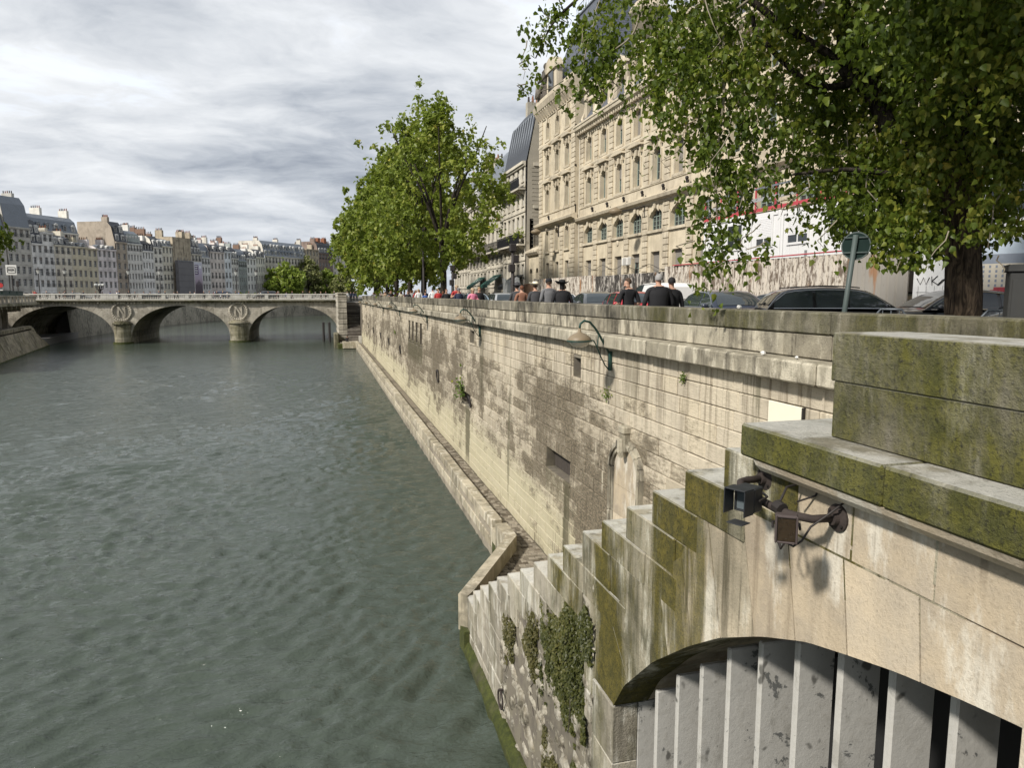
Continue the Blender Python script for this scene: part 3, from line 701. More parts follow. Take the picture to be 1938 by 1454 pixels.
    # vault soffit seen inside and stained end wall
    so = MB(); pts = [p for p in ARC]
    for i in range(len(pts) - 1): so.quad(P(pts[i][0], pts[i][1] + .012, .02), P(pts[i][0], pts[i][1] + .012, 1.6), P(pts[i + 1][0], pts[i + 1][1] + .012, 1.6), P(pts[i + 1][0], pts[i + 1][1] + .012, .02))
    so.build('vault_soffit', M['arch'], t)
    MB().box(FX + .305, FX + 1.5, 6.86, 7.2, -1, 3.46).build('end_wall', M['louvre'], t)
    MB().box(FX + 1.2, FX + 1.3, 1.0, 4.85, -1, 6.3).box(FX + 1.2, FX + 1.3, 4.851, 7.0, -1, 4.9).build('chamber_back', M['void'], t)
    # rubble patch
    nu, nv = 120, 120; rs = np.random.RandomState(2); U = np.linspace(7.45, 12.6, nu); V = np.linspace(-.6, 4.75, nv); vv, uu = np.meshgrid(V, U)
    d = np.zeros_like(uu); C = np.stack([rs.uniform(7.4, 12.7, 420), rs.uniform(-.6, 4.8, 420)], -1); hh = rs.uniform(-.03, .05, 420)
    P2 = np.stack([uu.ravel(), vv.ravel() * 1.35], -1); Cs = C * [1, 1.35]
    D = np.sqrt(((P2[:, None, :] - Cs[None]) ** 2).sum(-1)); o = np.argsort(D, 1)[:, :2]; d1 = np.take_along_axis(D, o, 1)
    edge = np.clip((d1[:, 1] - d1[:, 0]) / .07, 0, 1); hgt = (hh[o[:, 0]] + .045) * edge + rs.normal(0, .006, len(P2)); hgt = hgt.reshape(nu, nv)
    X = FX + .075 - hgt; VV = np.stack([X, uu, vv], -1).reshape(-1, 3); i = np.arange(nu * nv).reshape(nu, nv)
    F = np.stack([i[:-1, :-1], i[1:, :-1], i[1:, 1:], i[:-1, 1:]], -1).reshape(-1, 4)
    # keep under the steps
    cen = VV[F].mean(1); top = np.interp(cen[:, 1], [s[0] for s in ST], [s[1] for s in ST]) - .75; F = F[cen[:, 2] < top]
    link('rubble_masonry', fast_mesh('rubble_masonry', VV, F, [M['rubble']], smooth=False), t, kind='stuff'); o2 = COL.objects['rubble_masonry']; o2.location = tuple(-q for q in WL[t.name])
    # plinth at the water
    MB().prism([(2.84, -1), (2.86, .1), (2.93, .22), (2.99, .26), (3.3, .26), (3.3, -1)], lambda u, v, w_: (u, w_, v), 6.9, 15.3).build('plinth', M['footing'], t)
    # ledge slabs and the mossy parapet block above
    c = thing('mossy_parapet', 'massive green mossy parapet block standing on a broad moulded ledge in the right foreground', 'parapet', (3.0, 3.7, 7.1))
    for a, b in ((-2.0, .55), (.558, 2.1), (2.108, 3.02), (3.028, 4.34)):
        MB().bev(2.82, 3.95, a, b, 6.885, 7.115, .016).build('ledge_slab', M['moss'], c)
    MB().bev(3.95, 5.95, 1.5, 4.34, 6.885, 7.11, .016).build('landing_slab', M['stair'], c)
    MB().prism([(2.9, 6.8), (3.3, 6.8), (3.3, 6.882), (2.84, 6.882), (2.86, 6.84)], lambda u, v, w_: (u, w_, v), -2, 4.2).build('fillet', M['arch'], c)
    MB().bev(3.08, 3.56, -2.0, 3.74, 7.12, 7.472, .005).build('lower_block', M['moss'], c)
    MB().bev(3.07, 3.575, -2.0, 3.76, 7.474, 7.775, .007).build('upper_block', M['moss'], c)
def louvre_mat():
    m, n, b = base_mat('painted_louvre_concrete'); g = n.N('ShaderNodeNewGeometry'); pos = g.outputs['Position']; r = n.N('ShaderNodeObjectInfo').outputs['Random']
    po = n.N('ShaderNodeVectorMath', {0: pos, 1: n.N('ShaderNodeCombineXYZ', {0: n.m('MULTIPLY', r, 31.0), 1: n.m('MULTIPLY', r, 17.0), 2: r}).outputs[0]}, operation='ADD').outputs[0]
    a = n.noise(po, 2.2, 8, .68, .3); c = n.noise(po, 9, 7, .7); s = n.noise(po, 30, 4, .6)
    col = n.mix(n.noise(pos, 1.5, 5, .6), (.36, .35, .32, 1), (.46, .445, .41, 1))
    col = n.mix(n.m('MULTIPLY', n.sstep(c, .5, .66), .35), col, (.32, .3, .26, 1))
    col = n.mix(n.m('MULTIPLY', n.sstep(a, .60, .625), .8), col, (.05, .055, .055, 1))
    col = n.mix(n.m('MULTIPLY', n.sstep(n.noise(n.map(po, scale=(1, 1, .5)), 3.2, 8, .7, .5), .56, .66), .45), col, (.2, .19, .16, 1))
    sp = n.sstep(n.noise(n.map(po, loc=(5, 5, 5)), 5, 2, .4), .66, .72); col = n.mix(n.m('MULTIPLY', sp, .85), col, (.06, .058, .05, 1))
    col = n.mix(n.m('MULTIPLY', n.sstep(s, .66, .74), .7), col, (.1, .095, .08, 1))
    put(n, b, 'Base Color', col); put(n, b, 'Roughness', .8)
    bp = n.N('ShaderNodeBump', {'Strength': .3, 'Distance': .02, 'Height': n.m('ADD', c, a)}); n.L.new(bp.outputs[0], b.inputs['Normal']); return m
M['louvre'] = louvre_mat()
stairs()
def louvres():
    t = thing('vent_louvres', 'row of tall painted concrete louvres standing inside the arched vault opening', 'louvre screen', (3.3, 4.5, -1))
    for k in range(11):
        y = 6.47 - .44 * k; zt = arc_z(min(y, 6.8)) - (.06 if y < 5.4 else .13)
        mb = MB().bev(FX + .3, FX + .62, y - .06, y, -1, zt, .012); mb.build('louvre', M['louvre'], t)
louvres()
# ivy on the rubble
M['ivy'] = leaf_mat('ivy_leaf', (.026, .032, .009), (.06, .064, .015), (.12, .11, .035), .2)
def leaf_cloud(name, P, N, size, mat, parent=None, seed=0, droop=.3, **pr):
    """folded pointed leaves at points P facing roughly N"""
    rs = np.random.RandomState(seed); k = len(P); N = N + rs.normal(0, .45, (k, 3)); N /= np.linalg.norm(N, axis=1)[:, None] + 1e-9
    T = rs.normal(0, 1, (k, 3)); T[:, 2] -= droop * 2; T -= N * (T * N).sum(1)[:, None]; T /= np.linalg.norm(T, axis=1)[:, None] + 1e-9; B = np.cross(N, T)
    s = (size * rs.uniform(.5, 1.3, k))[:, None]
    sh = [(-.15, 0, 0), (.12, .46, .12), (.55, .3, .1), (1.0, 0, -.06), (.55, -.3, .1), (.12, -.46, .12)]
    V = np.stack([P + T * s * a + B * s * b + N * s * c for a, b, c in sh], 1).reshape(-1, 3)
    base = np.arange(k)[:, None] * 6; F = np.concatenate([base + np.array([0, 3, 2, 1]), base + np.array([0, 5, 4, 3])])
    if parent is not None: V = V - np.array(WL[parent.name])
    return link(name, fast_mesh(name, V, F, [mat]), parent, **pr)
def fbm(y, z, sd):
    r = np.random.RandomState(sd); v = np.zeros_like(y)
    for k in range(14):
        f = 1.1 * 1.32 ** k; a = r.uniform(0, 6.28); v += np.sin((math.cos(a) * y + math.sin(a) * z) * f * 2.2 + r.uniform(0, 6.28)) / f ** .75
    return v
def ivy(label, box, n, th, seed, size, lm, thick=.09, main=None):
    rs = np.random.RandomState(seed); t = thing('ivy', label, 'ivy', (3.0, (box[0] + box[1]) / 2, box[2]), 'ivy patches on the stair wall')
    y, z = rs.uniform(box[0], box[1], n), rs.uniform(box[2], box[3], n); v = fbm(y, z, seed)
    if main is not None:
        for a, b, ra, rb, w_ in main: v += w_ * np.exp(-((y - a) / ra) ** 2 - ((z - b) / rb) ** 2)
    e = np.minimum(np.minimum(y - box[0], box[1] - y) / .25, np.minimum(z - box[2], box[3] - z) / .35); v -= 2.2 * (1 - np.clip(e, 0, 1))
    v = v / v.std(); th = np.quantile(v, 1 - th); top = np.interp(y, [s[0] for s in ST], [s[1] for s in ST]); k = (v > th) & (z < top - .5); y, z, v = y[k], z[k], v[k]
    P = np.stack([np.where(y < 7.75, 2.985, 3.03) - np.minimum((v - th) * .07, thick) * rs.rand(len(y)) - .012, y, z], -1)
    leaf_cloud('foliage', P, np.tile([-1, -.2, .45], (len(P), 1)), size, lm, t, seed)
    m = MB()
    for q in range(5):
        i = rs.randint(len(P)); m.tube([tuple(P[i] + [.02, 0, 0]), tuple(P[i] + [.01, rs.normal(0, .15), -.35]), tuple(P[i] + [.02, rs.normal(0, .2), -.7])], .006, 4)
    m.build('stems', M['wood_dark'], t, kind='stuff')
M['ivy2'] = leaf_mat('dry_ivy_leaf', (.05, .05, .016), (.085, .075, .025), (.13, .12, .045), .2)
ivy('large dark green ivy mat hanging beside the smooth arch stones', (7.25, 10.0, 1.4, 4.7), 34000, .33, 1, .042, M['ivy'], .14, [(8.3, 3.7, .6, .7, 3.2), (8.75, 2.9, .75, .7, 2.6), (8.1, 3.0, .5, .6, 2.0)])
ivy('yellowish ivy strand climbing under the lower steps', (9.7, 11.0, 1.7, 3.3), 7500, .3, 2, .04, M['ivy2'], .07, [(10.2, 2.8, .4, .5, 1.6)])
ivy('sparse brownish ivy low on the rubble wall near the water', (7.65, 10.2, .0, 1.75), 11000, .26, 3, .04, M['ivy2'], .08, [(9.2, .8, .6, .6, 1.5), (8.2, 1.3, .4, .5, 1.4)])
ivy('thin ivy trail at the rough left edge of the rubble patch', (11.0, 12.0, .9, 2.6), 3500, .28, 4, .04, M['ivy2'], .06, [(11.4, 2.0, .3, .5, .8)])
t = thing('mooring_ring', 'rusty iron ring lying flat on the rubble wall under the steps', 'mooring ring', (3.0, 11.9, .7), 'iron mooring rings on the quay wall')
MB().tube([(2.95, 11.9 + .17 * math.cos(a), .62 + .17 * math.sin(a)) for a in np.linspace(0, 6.283, 18)], .018, 6, cap=False).build('ring', M['rust'], t, True)
MB().tube([(3.1, 11.9, .8), (2.93, 11.9, .8)], .03, 6).build('eye', M['rust'], t)

# ---------------------------------------------------------------- floodlight bracket on the vault wall
def floodlights():
    t = thing('floodlight_bracket', 'rusty pipe bracket with flanges carrying two floodlights on the vault wall', 'bracket', (3.0, 3.9, 6.7))
    pts = [(3.0, 3.53, 6.66), (2.82, 3.55, 6.66), (2.74, 3.62, 6.67), (2.70, 3.74, 6.68), (2.69, 3.95, 6.70), (2.70, 4.12, 6.715), (2.76, 4.22, 6.72), (2.84, 4.26, 6.72), (3.0, 4.27, 6.72)]
    MB().tube(pts, .026, 10).build('pipe', M['rust'], t, True)
    for y, z in ((3.53, 6.66), (4.27, 6.72)):
        f = MB(); Mx = Matrix.Rotation(rad(90), 4, 'Y'); f.lathe([(.085, 0), (.085, .018), (.045, .03), (.04, .06)], 18, (3.0, y, z), Matrix.Rotation(rad(-90), 4, 'Y'))
        fl = f.build('flange', M['rust'], t)
        for k in range(4):
            a = k * math.pi / 2 + .6; MB().tube([(2.99, y + .065 * math.cos(a), z + .065 * math.sin(a)), (2.965, y + .065 * math.cos(a), z + .065 * math.sin(a))], .009, 6).build('bolt', M['iron'], fl)
    for y in (3.70, 4.05):
        MB().tube([(2.70, y - .03, 6.69), (2.70, y + .03, 6.7)], .042, 10).build('clamp', M['iron'], t)
    for dy, s in ((3.62, 1), (3.45, .6)):
        pass
    MB().tube([(2.99, 3.85, 6.8), (2.85, 3.84, 6.78), (2.74, 3.75, 6.72), (2.7, 3.66, 6.6), (2.7, 3.63, 6.5), (2.71, 3.68, 6.44), (2.72, 3.74, 6.5), (2.71, 3.72, 6.6), (2.7, 3.7, 6.64)], .008, 6).build('cable', M['iron'], t, True)
    MB().tube([(2.99, 3.45, 6.8), (2.9, 3.5, 6.7), (2.8, 3.53, 6.62), (2.72, 3.5, 6.55), (2.7, 3.55, 6.5), (2.7, 3.62, 6.5), (2.7, 3.63, 6.57)], .007, 6).build('cable', M['iron'], t, True)
    MB().tube([(2.99, 3.7, 6.82), (2.99, 3.74, 6.74), (2.9, 3.8, 6.69)], .007, 6).build('cable', M['iron'], t, True)
    def lamp(label, c, aim, hood, size, mat):
        L = thing('floodlight', label, 'floodlight', c, 'floodlights on the pipe bracket')
        az = aim; u = Vector((math.cos(az), math.sin(az), 0)); v = Vector((-u.y, u.x, 0)); z = Vector((0, 0, 1)); C0 = Vector(c)
        w2, h2, d2 = size
        def bx(a0, a1, b0, b1, c0, c1, bb=.004):
            return MB().obev(C0 + u * ((a0 + a1) / 2) + v * ((b0 + b1) / 2) + z * ((c0 + c1) / 2), u, v, z, ((a1 - a0) / 2, (b1 - b0) / 2, (c1 - c0) / 2), bb)
        bx(-d2, 0, -w2, w2, -h2, h2, .008).build('housing', mat, L)
        for k in range(6): bx(-d2 - .018, -d2 - .001, -w2 + .01 + k * (2 * w2 - .02) / 5.5, -w2 + .014 + k * (2 * w2 - .02) / 5.5, -h2 + .01, h2 - .01, .001).build('cooling_fin', mat, L)
        fr = bx(.001, .014, -w2, -w2 + .012, -h2, h2); fr.join(bx(.001, .014, w2 - .012, w2, -h2, h2)); fr.join(bx(.001, .0139, -w2 + .0125, w2 - .0125, h2 - .012, h2)); fr.join(bx(.001, .0139, -w2 + .0125, w2 - .0125, -h2, -h2 + .012)); fr.build('front_frame', mat, L)
        bx(.0005, .004, -w2 + .013, w2 - .013, -h2 + .013, h2 - .013, .001).build('lamp_glass', M['amber'] if not hood else M['grey_glass'], L)
        if hood:
            bx(.015, .12, -w2 - .006, w2 + .006, h2 - .002, h2 + .006, .002).build('hood_plate', mat, L)
            bx(.015, .12, -w2 - .008, -w2 - .001, -h2, h2 - .003, .002).build('hood_plate', mat, L); bx(.015, .12, w2 + .001, w2 + .008, -h2, h2 - .003, .002).build('hood_plate', mat, L)
            bx(.015, .11, -w2 + .01, w2 - .01, -h2 - .06, -h2 - .054, .002).build('hood_plate', mat, L)
        MB().tube([C0 + u * (-d2 * .4) + v * (w2 + .012) + z * .0, C0 + u * (-d2 - .03) + v * (w2 + .012) + z * .01, C0 + u * (-d2 - .1) + z * .01], .008, 5).build('yoke', M['iron'], L)
        MB().tube([C0 + u * (-d2 * .4) - v * (w2 + .012), C0 + u * (-d2 - .03) - v * (w2 + .012) + z * .01, C0 + u * (-d2 - .1) + z * .01], .008, 5).build('yoke', M['iron'], L)
    M['amber'] = plain('amber_lens', (.028, .018, .009), .12, spec=.6, var=.6, nscale=40)
    M['grey_glass'] = plain('grey_lens', (.1, .12, .13), .08, spec=.6, var=.1)
    M['fl_black'] = plain('black_lamp_housing', (.022, .024, .027), .5, spec=.4)
    M['fl_brown'] = plain('brown_lamp_housing', (.06, .045, .042), .6, spec=.4, dirt=.3)
    lamp('black floodlight with side hoods, farther along the pipe bracket', (2.52, 3.80, 6.735), rad(205), True, (.066, .08, .1), M['fl_black'])
    lamp('rusty brown floodlight with amber glass, nearer the round flange', (2.55, 3.42, 6.66), rad(236), False, (.062, .082, .07), M['fl_brown'])
floodlights()

# ---------------------------------------------------------------- bracket lamps along the wall
M['lamp_shade'] = plain('taupe_lamp_shade', (.2, .155, .1), .5, spec=.4)
M['lamp_bowl'] = plain('clear_lamp_bowl', (.42, .4, .34), .15, spec=.5)
def wall_lamp():
    t = thing('wall_lamp', 'nearest green bracket lamp with mushroom shade on the quay wall', 'lamp', (0, 0, 0), 'bracket lamps along the quay wall')
    MB().bev(-.07, 0, -.04, .04, -.32, .1, .012).build('back_plate', M['green_iron'], t)
    A = [(-.06, 0, .06), (-.17, -.06, .2), (-.33, -.13, .44), (-.46, -.19, .6), (-.6, -.24, .73), (-.74, -.29, .76), (-.84, -.33, .70), (-.86, -.34, .6)]
    MB().tube(A, .024, 8).build('arm', M['green_iron'], t, True)
    MB().tube([(-.06, 0, -.3), (-.17, -.06, -.2), (-.3, -.12, 0), (-.4, -.16, .2), (-.49, -.2, .34), (-.62, -.25, .36)], .014, 6).build('brace', M['green_iron'], t, True)
    MB().tube([(-.36, -.15, .46), (-.4, -.16, .2)], .01, 5).build('tie', M['green_iron'], t)
    o = (-.86, -.34, .36)
    MB().lathe([(.25, .0), (.247, .02), (.215, .07), (.14, .125), (.06, .16), (.035, .18), (.03, .25)], 20, o).build('shade', M['lamp_shade'], t, True)
    MB().lathe([(.05, -.14), (.15, -.115), (.21, -.05), (.232, -.002)], 20, o).build('bowl', M['lamp_bowl'], t, True)
    rim = MB().tube([(o[0] + .25 * math.cos(h), o[1] + .25 * math.sin(h), o[2] - .012) for h in np.linspace(0, 2 * math.pi, 21)], .014, 5, cap=False); rim.build('rim', M['green_iron'], t, True)
    return t
lamp0 = wall_lamp(); index_children()
LY = [14.08, 27.1, 41.5, 56.5, 71.9, 87.0, 101.0]
LLAB = ['nearest green bracket lamp with mushroom shade on the quay wall', 'second green bracket lamp of the row, above a small shuttered opening', 'green bracket lamp beside the four tall slots of the quay wall',
        'fourth bracket lamp of the row on the quay wall, past the four slots', 'fifth bracket lamp of the row on the quay wall', 'last but one bracket lamp of the row on the quay wall', 'farthest bracket lamp of the row, close to the bridge stairs']
for i, y in enumerate(LY):
    o = lamp0 if i == 0 else dup(lamp0, (0, 0, 0), 0, LLAB[i]); o.location = (wx(6.6) - .01, y, 6.73)
# small plants rooted in the wall
M['weed'] = leaf_mat('wall_weed_leaf', (.04, .07, .012), (.09, .13, .02), (.2, .2, .03), .3)
def weed(y, z, n, s, label, sp=.25):
    t = thing('wall_plant', label, 'plant', (wx(z), y, z)); rs = np.random.RandomState(int(y * 10))
    P = np.stack([wx(z) - np.abs(rs.normal(0, sp * .6, n)) - .02, y + rs.normal(0, sp, n), z + rs.normal(0, sp, n)], -1)
    leaf_cloud('foliage', P, np.tile([-1, -.3, .5], (n, 1)), s, M['weed'], t, 3)
    m = MB()
    for k in range(4): m.tube([(wx(z), y, z - .1), tuple(P[k * 3])], .008, 4)
    m.build('stem', M['wood_dark'], t)
weed(30.6, 4.0, 90, .13, 'leafy shoot sprouting above the small shuttered opening of the wall', .28)
weed(14.2, 5.88, 60, .04, 'dark fern tuft rooted in a joint left of the nearest lamp', .07)
weed(10.9, 6.6, 50, .035, 'brown weed tuft hanging under the wall cornice near the plaque', .05)
weed(60, 5.0, 30, .1, 'tiny weed on the wall past the four slots', .12)
# ---------------------------------------------------------------- buildings
M['palace'] = stone('palace_ashlar', (.60, .52, .385, 1), (.53, .46, .34, 1), dark=(.2, .165, .115), drip=.22, blotch=.14, var=.1, bump=.12, sc_=.5, grain=.4)
M['palace2'] = stone('palace_trim', (.58, .505, .38, 1), (.5, .435, .33, 1), dark=(.16, .13, .095), drip=.4, blotch=.2, var=.16, bump=.12, sc_=.5, grain=.4)
M['hauss'] = stone('grey_cream_ashlar', (.58, .53, .44, 1), (.5, .46, .38, 1), dark=(.1, .085, .065), drip=.4, blotch=.25, var=.12, bump=.12, sc_=.4, grain=.4)
M['render_grey'] = stone('grey_render', (.4, .365, .3, 1), (.36, .33, .27, 1), dark=(.15, .13, .1), drip=.15, blotch=.15, var=.05, bump=.05, sc_=.4, grain=.2)
M['win_glass'] = glass_dark('window_glass', (.025, .03, .034), .08, .6)
M['win_frame'] = plain('grey_green_window_frame', (.2, .24, .21), .6)
M['white_frame'] = plain('white_window_frame', (.62, .61, .58), .6)
M['blind'] = plain('grey_blind', (.2, .185, .165), .8, var=.06)
M['zinc'] = plain('zinc_roof', (.17, .19, .215), .45, .25, var=.18, nscale=1.5, dirt=.25)
M['slate_d'] = plain('dark_slate', (.045, .05, .06), .55, var=.35, nscale=6, dirt=.2)
M['pot'] = plain('clay_pot', (.24, .1, .055), .85)
M['brick_c'] = plain('brown_brick_stack', (.2, .13, .095), .9)
M['pot_d'] = plain('sooty_pot', (.05, .04, .035), .9)
M['rail'] = plain('black_railing', (.018, .018, .02), .5)
def slate_mat():
    m, n, b = base_mat('slate_tiles'); tc = n.N('ShaderNodeNewGeometry').outputs['Position']
    s = n.N('ShaderNodeSeparateXYZ', {0: tc}); v = n.N('ShaderNodeCombineXYZ', {0: n.m('ADD', s.outputs[1], s.outputs[0]), 1: s.outputs[2], 2: 0.0}).outputs[0]
    br = n.N('ShaderNodeTexBrick', {'Vector': v, 'Color1': (.075, .085, .11, 1), 'Color2': (.115, .125, .15, 1), 'Mortar': (.035, .04, .05, 1), 'Scale': 1.0, 'Mortar Size': .012, 'Brick Width': .32, 'Row Height': .2, 'Bias': .1})
    col = n.mix(n.m('MULTIPLY', n.noise(tc, .8, 5, .6), .4), br.outputs[0], (.06, .065, .08, 1)); put(n, b, 'Base Color', col); put(n, b, 'Roughness', .5)
    bp = n.N('ShaderNodeBump', {'Strength': .6, 'Distance': .03, 'Height': br.outputs[1]}); bp.invert = True; n.L.new(bp.outputs[0], b.inputs['Normal']); return m
M['slate'] = slate_mat()

def window_mesh(w_, h, rise, mull=2, bars=3, blind=0.0, fr='win_frame', t_=.07):
    """a window lying in the plane x=0, outside towards -x, sill at z=0, centred on y"""
    mb = MB(); hw = w_ / 2
    mb.quad((.04, -hw, 0), (.04, hw, 0), (.04, hw, h + rise), (.04, -hw, h + rise), 0)
    for y in (-hw, hw - t_): mb.box(-.02, .06, y, y + t_, 0, h + rise * .6, 1)
    for k in range(1, mull): mb.box(-.015, .06, -hw + w_ * k / mull - t_ * .6, -hw + w_ * k / mull + t_ * .6, 0, h + rise * .8, 1)
    mb.box(-.018, .06, -hw + t_, hw - t_, 0, t_, 1); mb.box(-.018, .06, -hw + t_, hw - t_, h * .97, h * .97 + t_, 1)
    for k in range(1, bars): mb.box(-.005, .055, -hw + t_, hw - t_, h * k / bars - .018, h * k / bars + .018, 1)
    if blind > 0: mb.box(-.06, -.03, -hw + .02, hw - .02, (h + rise) * (1 - blind), h + rise, 2)
    return mb.mesh('window', [M['win_glass'], M[fr], M['blind']])
def rail_mesh(L, h=.9, n=None, solid=False):
    mb = MB(); n = n or max(3, int(L / .14))
    mb.box(-.03, .02, -L / 2, L / 2, h - .05, h); mb.box(-.02, .02, -L / 2, L / 2, .06, .09); mb.box(-.02, .02, -L / 2, L / 2, h - .2, h - .17)
    for k in range(n + 1): y = -L / 2 + L * k / n; mb.box(-.012, .012, y - .012, y + .012, 0, h - .05)
    return mb.mesh('railing', M['rail'])
def put_mesh(name, me, loc, parent, rz=0.0):
    w_ = WL[parent.name]; o = link(name, me, parent); o.location = tuple(loc[i] - w_[i] for i in range(3)); o.rotation_euler = (0, 0, rz); return o

def palace():
    rr = random.Random(31)
    t = thing('palace_building', 'long cream stone palace with arched windows, dormers and slate roofs along the quay', 'building', (22, 60, QZ))
    FXP, PX = 22.0, 21.62
    bays = [57.38 - 3.14 * k for k in range(17)]; pb = [67.6, 64.7, 61.85]
    Y0, YJ, Y1 = 4.0, 59.75, 70.3
    Pm = lambda u, v, w_: (FXP + w_, u, v); Pp = lambda u, v, w_: (PX + w_, u, v)
    rows = [(.66, 8.0, 11.0, 0, .3), (1.0, 12.45, 13.38, .5, .55), (.56, 15.72, 17.55, .33, .35), (.56, 19.2, 20.82, .3, .35)]
    prow = [(.5, 8.0, 11.2, 0, .3), (.52, 12.3, 14.0, .3, .35), (.54, 16.05, 17.92, .32, .35), (.54, 19.58, 21.2, .32, .35), (.52, 22.95, 24.25, .28, .35)]
    mb = MB(); wall_holes(mb, Pm, YJ, 22.0, [(y - hw, y + hw, a, b, r) for y in bays for hw, a, b, r, d in rows], .38, u0=Y0, v0=QZ - .2)
    mb.build('wall', M['palace'], t)
    mb = MB(); wall_holes(mb, Pp, Y1, 25.7, [(y - hw, y + hw, a, b, r) for y in pb for hw, a, b, r, d in prow], .38, u0=YJ, v0=QZ - .2)
    mb.quad((PX, YJ, QZ - .2), (PX + .4, YJ, QZ - .2), (PX + .4, YJ, 25.7), (PX, YJ, 25.7)); mb.quad((PX, Y1, QZ - .2), (PX + 12, Y1, QZ - .2), (PX + 12, Y1, 25.7), (PX, Y1, 25.7)); mb.quad((PX + .4, YJ, 21), (PX + 12, YJ, 21), (PX + 12, YJ, 26), (PX + .4, YJ, 26))
    mb.build('pavilion_wall', M['palace'], t)
    wm = {}
    for X, bs, rw in ((FXP, bays, rows), (PX, pb, prow)):
        for i, (hw, a, b, r, d) in enumerate(rw):
            for y in bs:
                bl = rr.choice([0, 0, .35, .5, .95]) if 2 <= i <= 3 or (X == PX and i > 0) else (rr.choice([.15, .2]) if i == 1 else .95 if rr.random() < .5 else .2)
                k = (X, i, bl)
                if k not in wm: wm[k] = window_mesh(2 * hw, b - a, r, 4 if i == 1 and X == FXP else 2, 3, bl)
                put_mesh('window', wm[k], (X + .3, y, a), t)
    # window dressings, one mesh per kind
    def dress(hw, a, b, r, hood):
        m = MB(); e = .16
        for s in (-1, 1): m.box(-.07, .0, s * hw + (0 if s > 0 else -e), s * hw + (e if s > 0 else 0), 0, b - a + r * .4)
        m.box(-.14, .0, -hw - .22, hw + .22, -.2, -.02)
        m.prism([(-.12, b - a + r - .02), (.12, b - a + r - .02), (.17, b - a + r + .38), (-.17, b - a + r + .38)], lambda u, v, w_: (w_, u, v), -.16, 0)
        for s in (-1, 1): m.prism([(s * .2, b - a + r * .9), (s * .45, b - a + r * .55), (s * .5, b - a + r + .28), (s * .24, b - a + r + .34)], lambda u, v, w_: (w_, u, v), -.06, 0)
        if hood:
            z = b - a + r + .46
            m.box(-.12, .0, -hw - .3, hw + .3, z, z + .14); m.prism([(-hw - .5, z + .14), (hw + .5, z + .14), (hw + .42, z + .3), (0, z + .46), (-hw - .42, z + .3)], lambda u, v, w_: (w_, u, v), -.34, 0)
            for s in (-1, 1): m.box(-.2, .0, s * (hw + .2) - .09, s * (hw + .2) + .09, z - .35, z)
        return m.mesh('window_surround', M['palace2'])
    for X, bs, rw in ((FXP, bays, rows), (PX, pb, prow)):
        for i, (hw, a, b, r, d) in enumerate(rw):
            if i == 0: continue
            me = dress(hw, a, b, r, (i in (2,) if X == FXP else i in (2, 3)))
            for y in bs: put_mesh('window_surround', me, (X - .004, y, a), t)
    # rusticated strips between the bays and at the corners
    blk = []
    def strip(X, y, hw, z0, z1, dz=.42):
        z = z0
        while z < z1 - .1:
            zz = min(z + dz - .06, z1); o = rr.uniform(0, .012); w2 = hw
            blk.append(MB().box(X - .085 - o, X - .003, y - w2, y + w2, z, zz)); z += dz
    mids = [59.0] + [(bays[i] + bays[i + 1]) / 2 for i in range(16)]
    for y in mids: strip(FXP, y, .42, 7.6, 14.1); strip(FXP, y, .4, 15.5, 21.3)
    for y in (60.25, 69.75): strip(PX, y, .5, 7.6, 14.4); strip(PX, y, .5, 15.8, 25.2)
    for y in (63.28, 66.2): strip(PX, y, .5, 7.6, 14.4)
    z = 7.6
    while z < 11.6:
        for y in (61.0, 68.65): blk.append(MB().box(PX - .06, PX - .003, y - .22, y + .22, z, z + .36))
        z += .42
    pieces(t, 'rusticated_block', blk, M['palace2'], 300, 'rustication')
    # mouldings: P profile swept along y
    def mould(X, y0, y1, prof, nm):
        MB().prism([(X - a, z) for a, z in prof], lambda u, v, w_: (u, w_, v), y0, y1).build(nm, M['palace2'], t)
    mould(FXP, Y0, YJ - .13, [(-.1, 14.15), (.1, 14.15), (.16, 14.3), (.42, 14.42), (.48, 14.62), (.2, 14.78), (-.1, 14.8)], 'string_course')
    mould(FXP, Y0, YJ - .13, [(-.1, 14.82), (.06, 14.82), (.06, 15.4), (.12, 15.45), (.12, 15.56), (-.1, 15.58)], 'panel_band')
    mould(PX, YJ - .3, Y1 + .4, [(-.1, 14.55), (.1, 14.55), (.16, 14.7), (.5, 14.85), (.55, 15.05), (.2, 15.2), (-.1, 15.2)], 'string_course')
    mould(PX, YJ, Y1, [(-.1, 15.22), (.06, 15.22), (.06, 15.8), (.12, 15.85), (.12, 15.94), (-.1, 15.95)], 'panel_band')
    for z in (18.75,): mould(FXP, Y0, YJ - .13, [(-.1, z), (.1, z), (.14, z + .1), (.14, z + .22), (-.1, z + .24)], 'band')
    for z in (19.1, 22.45): mould(PX, YJ, Y1, [(-.1, z), (.1, z), (.14, z + .1), (.14, z + .22), (-.1, z + .24)], 'band')
    mould(FXP, Y0, YJ - .13, [(-.1, 21.35), (.08, 21.35), (.08, 21.6), (.5, 21.86), (.62, 21.95), (.66, 22.15), (.72, 22.2), (.72, 22.34), (-.4, 22.36)], 'cornice')
    mould(PX, YJ - .35, Y1 + .35, [(-.1, 25.0), (.08, 25.0), (.1, 25.5), (.55, 25.9), (.6, 26.1), (.66, 26.4), (.4, 26.42), (.3, 27.05), (-.4, 27.1)], 'cornice')
    mod = MB(); y = Y0 + .2
    while y < YJ - .4: mod.box(FXP - .46, FXP - .05, y, y + .2, 21.6, 21.86); y += .44
    mod.build('modillions', M['palace2'], t, kind='stuff')
    cb = []; y = YJ - .1
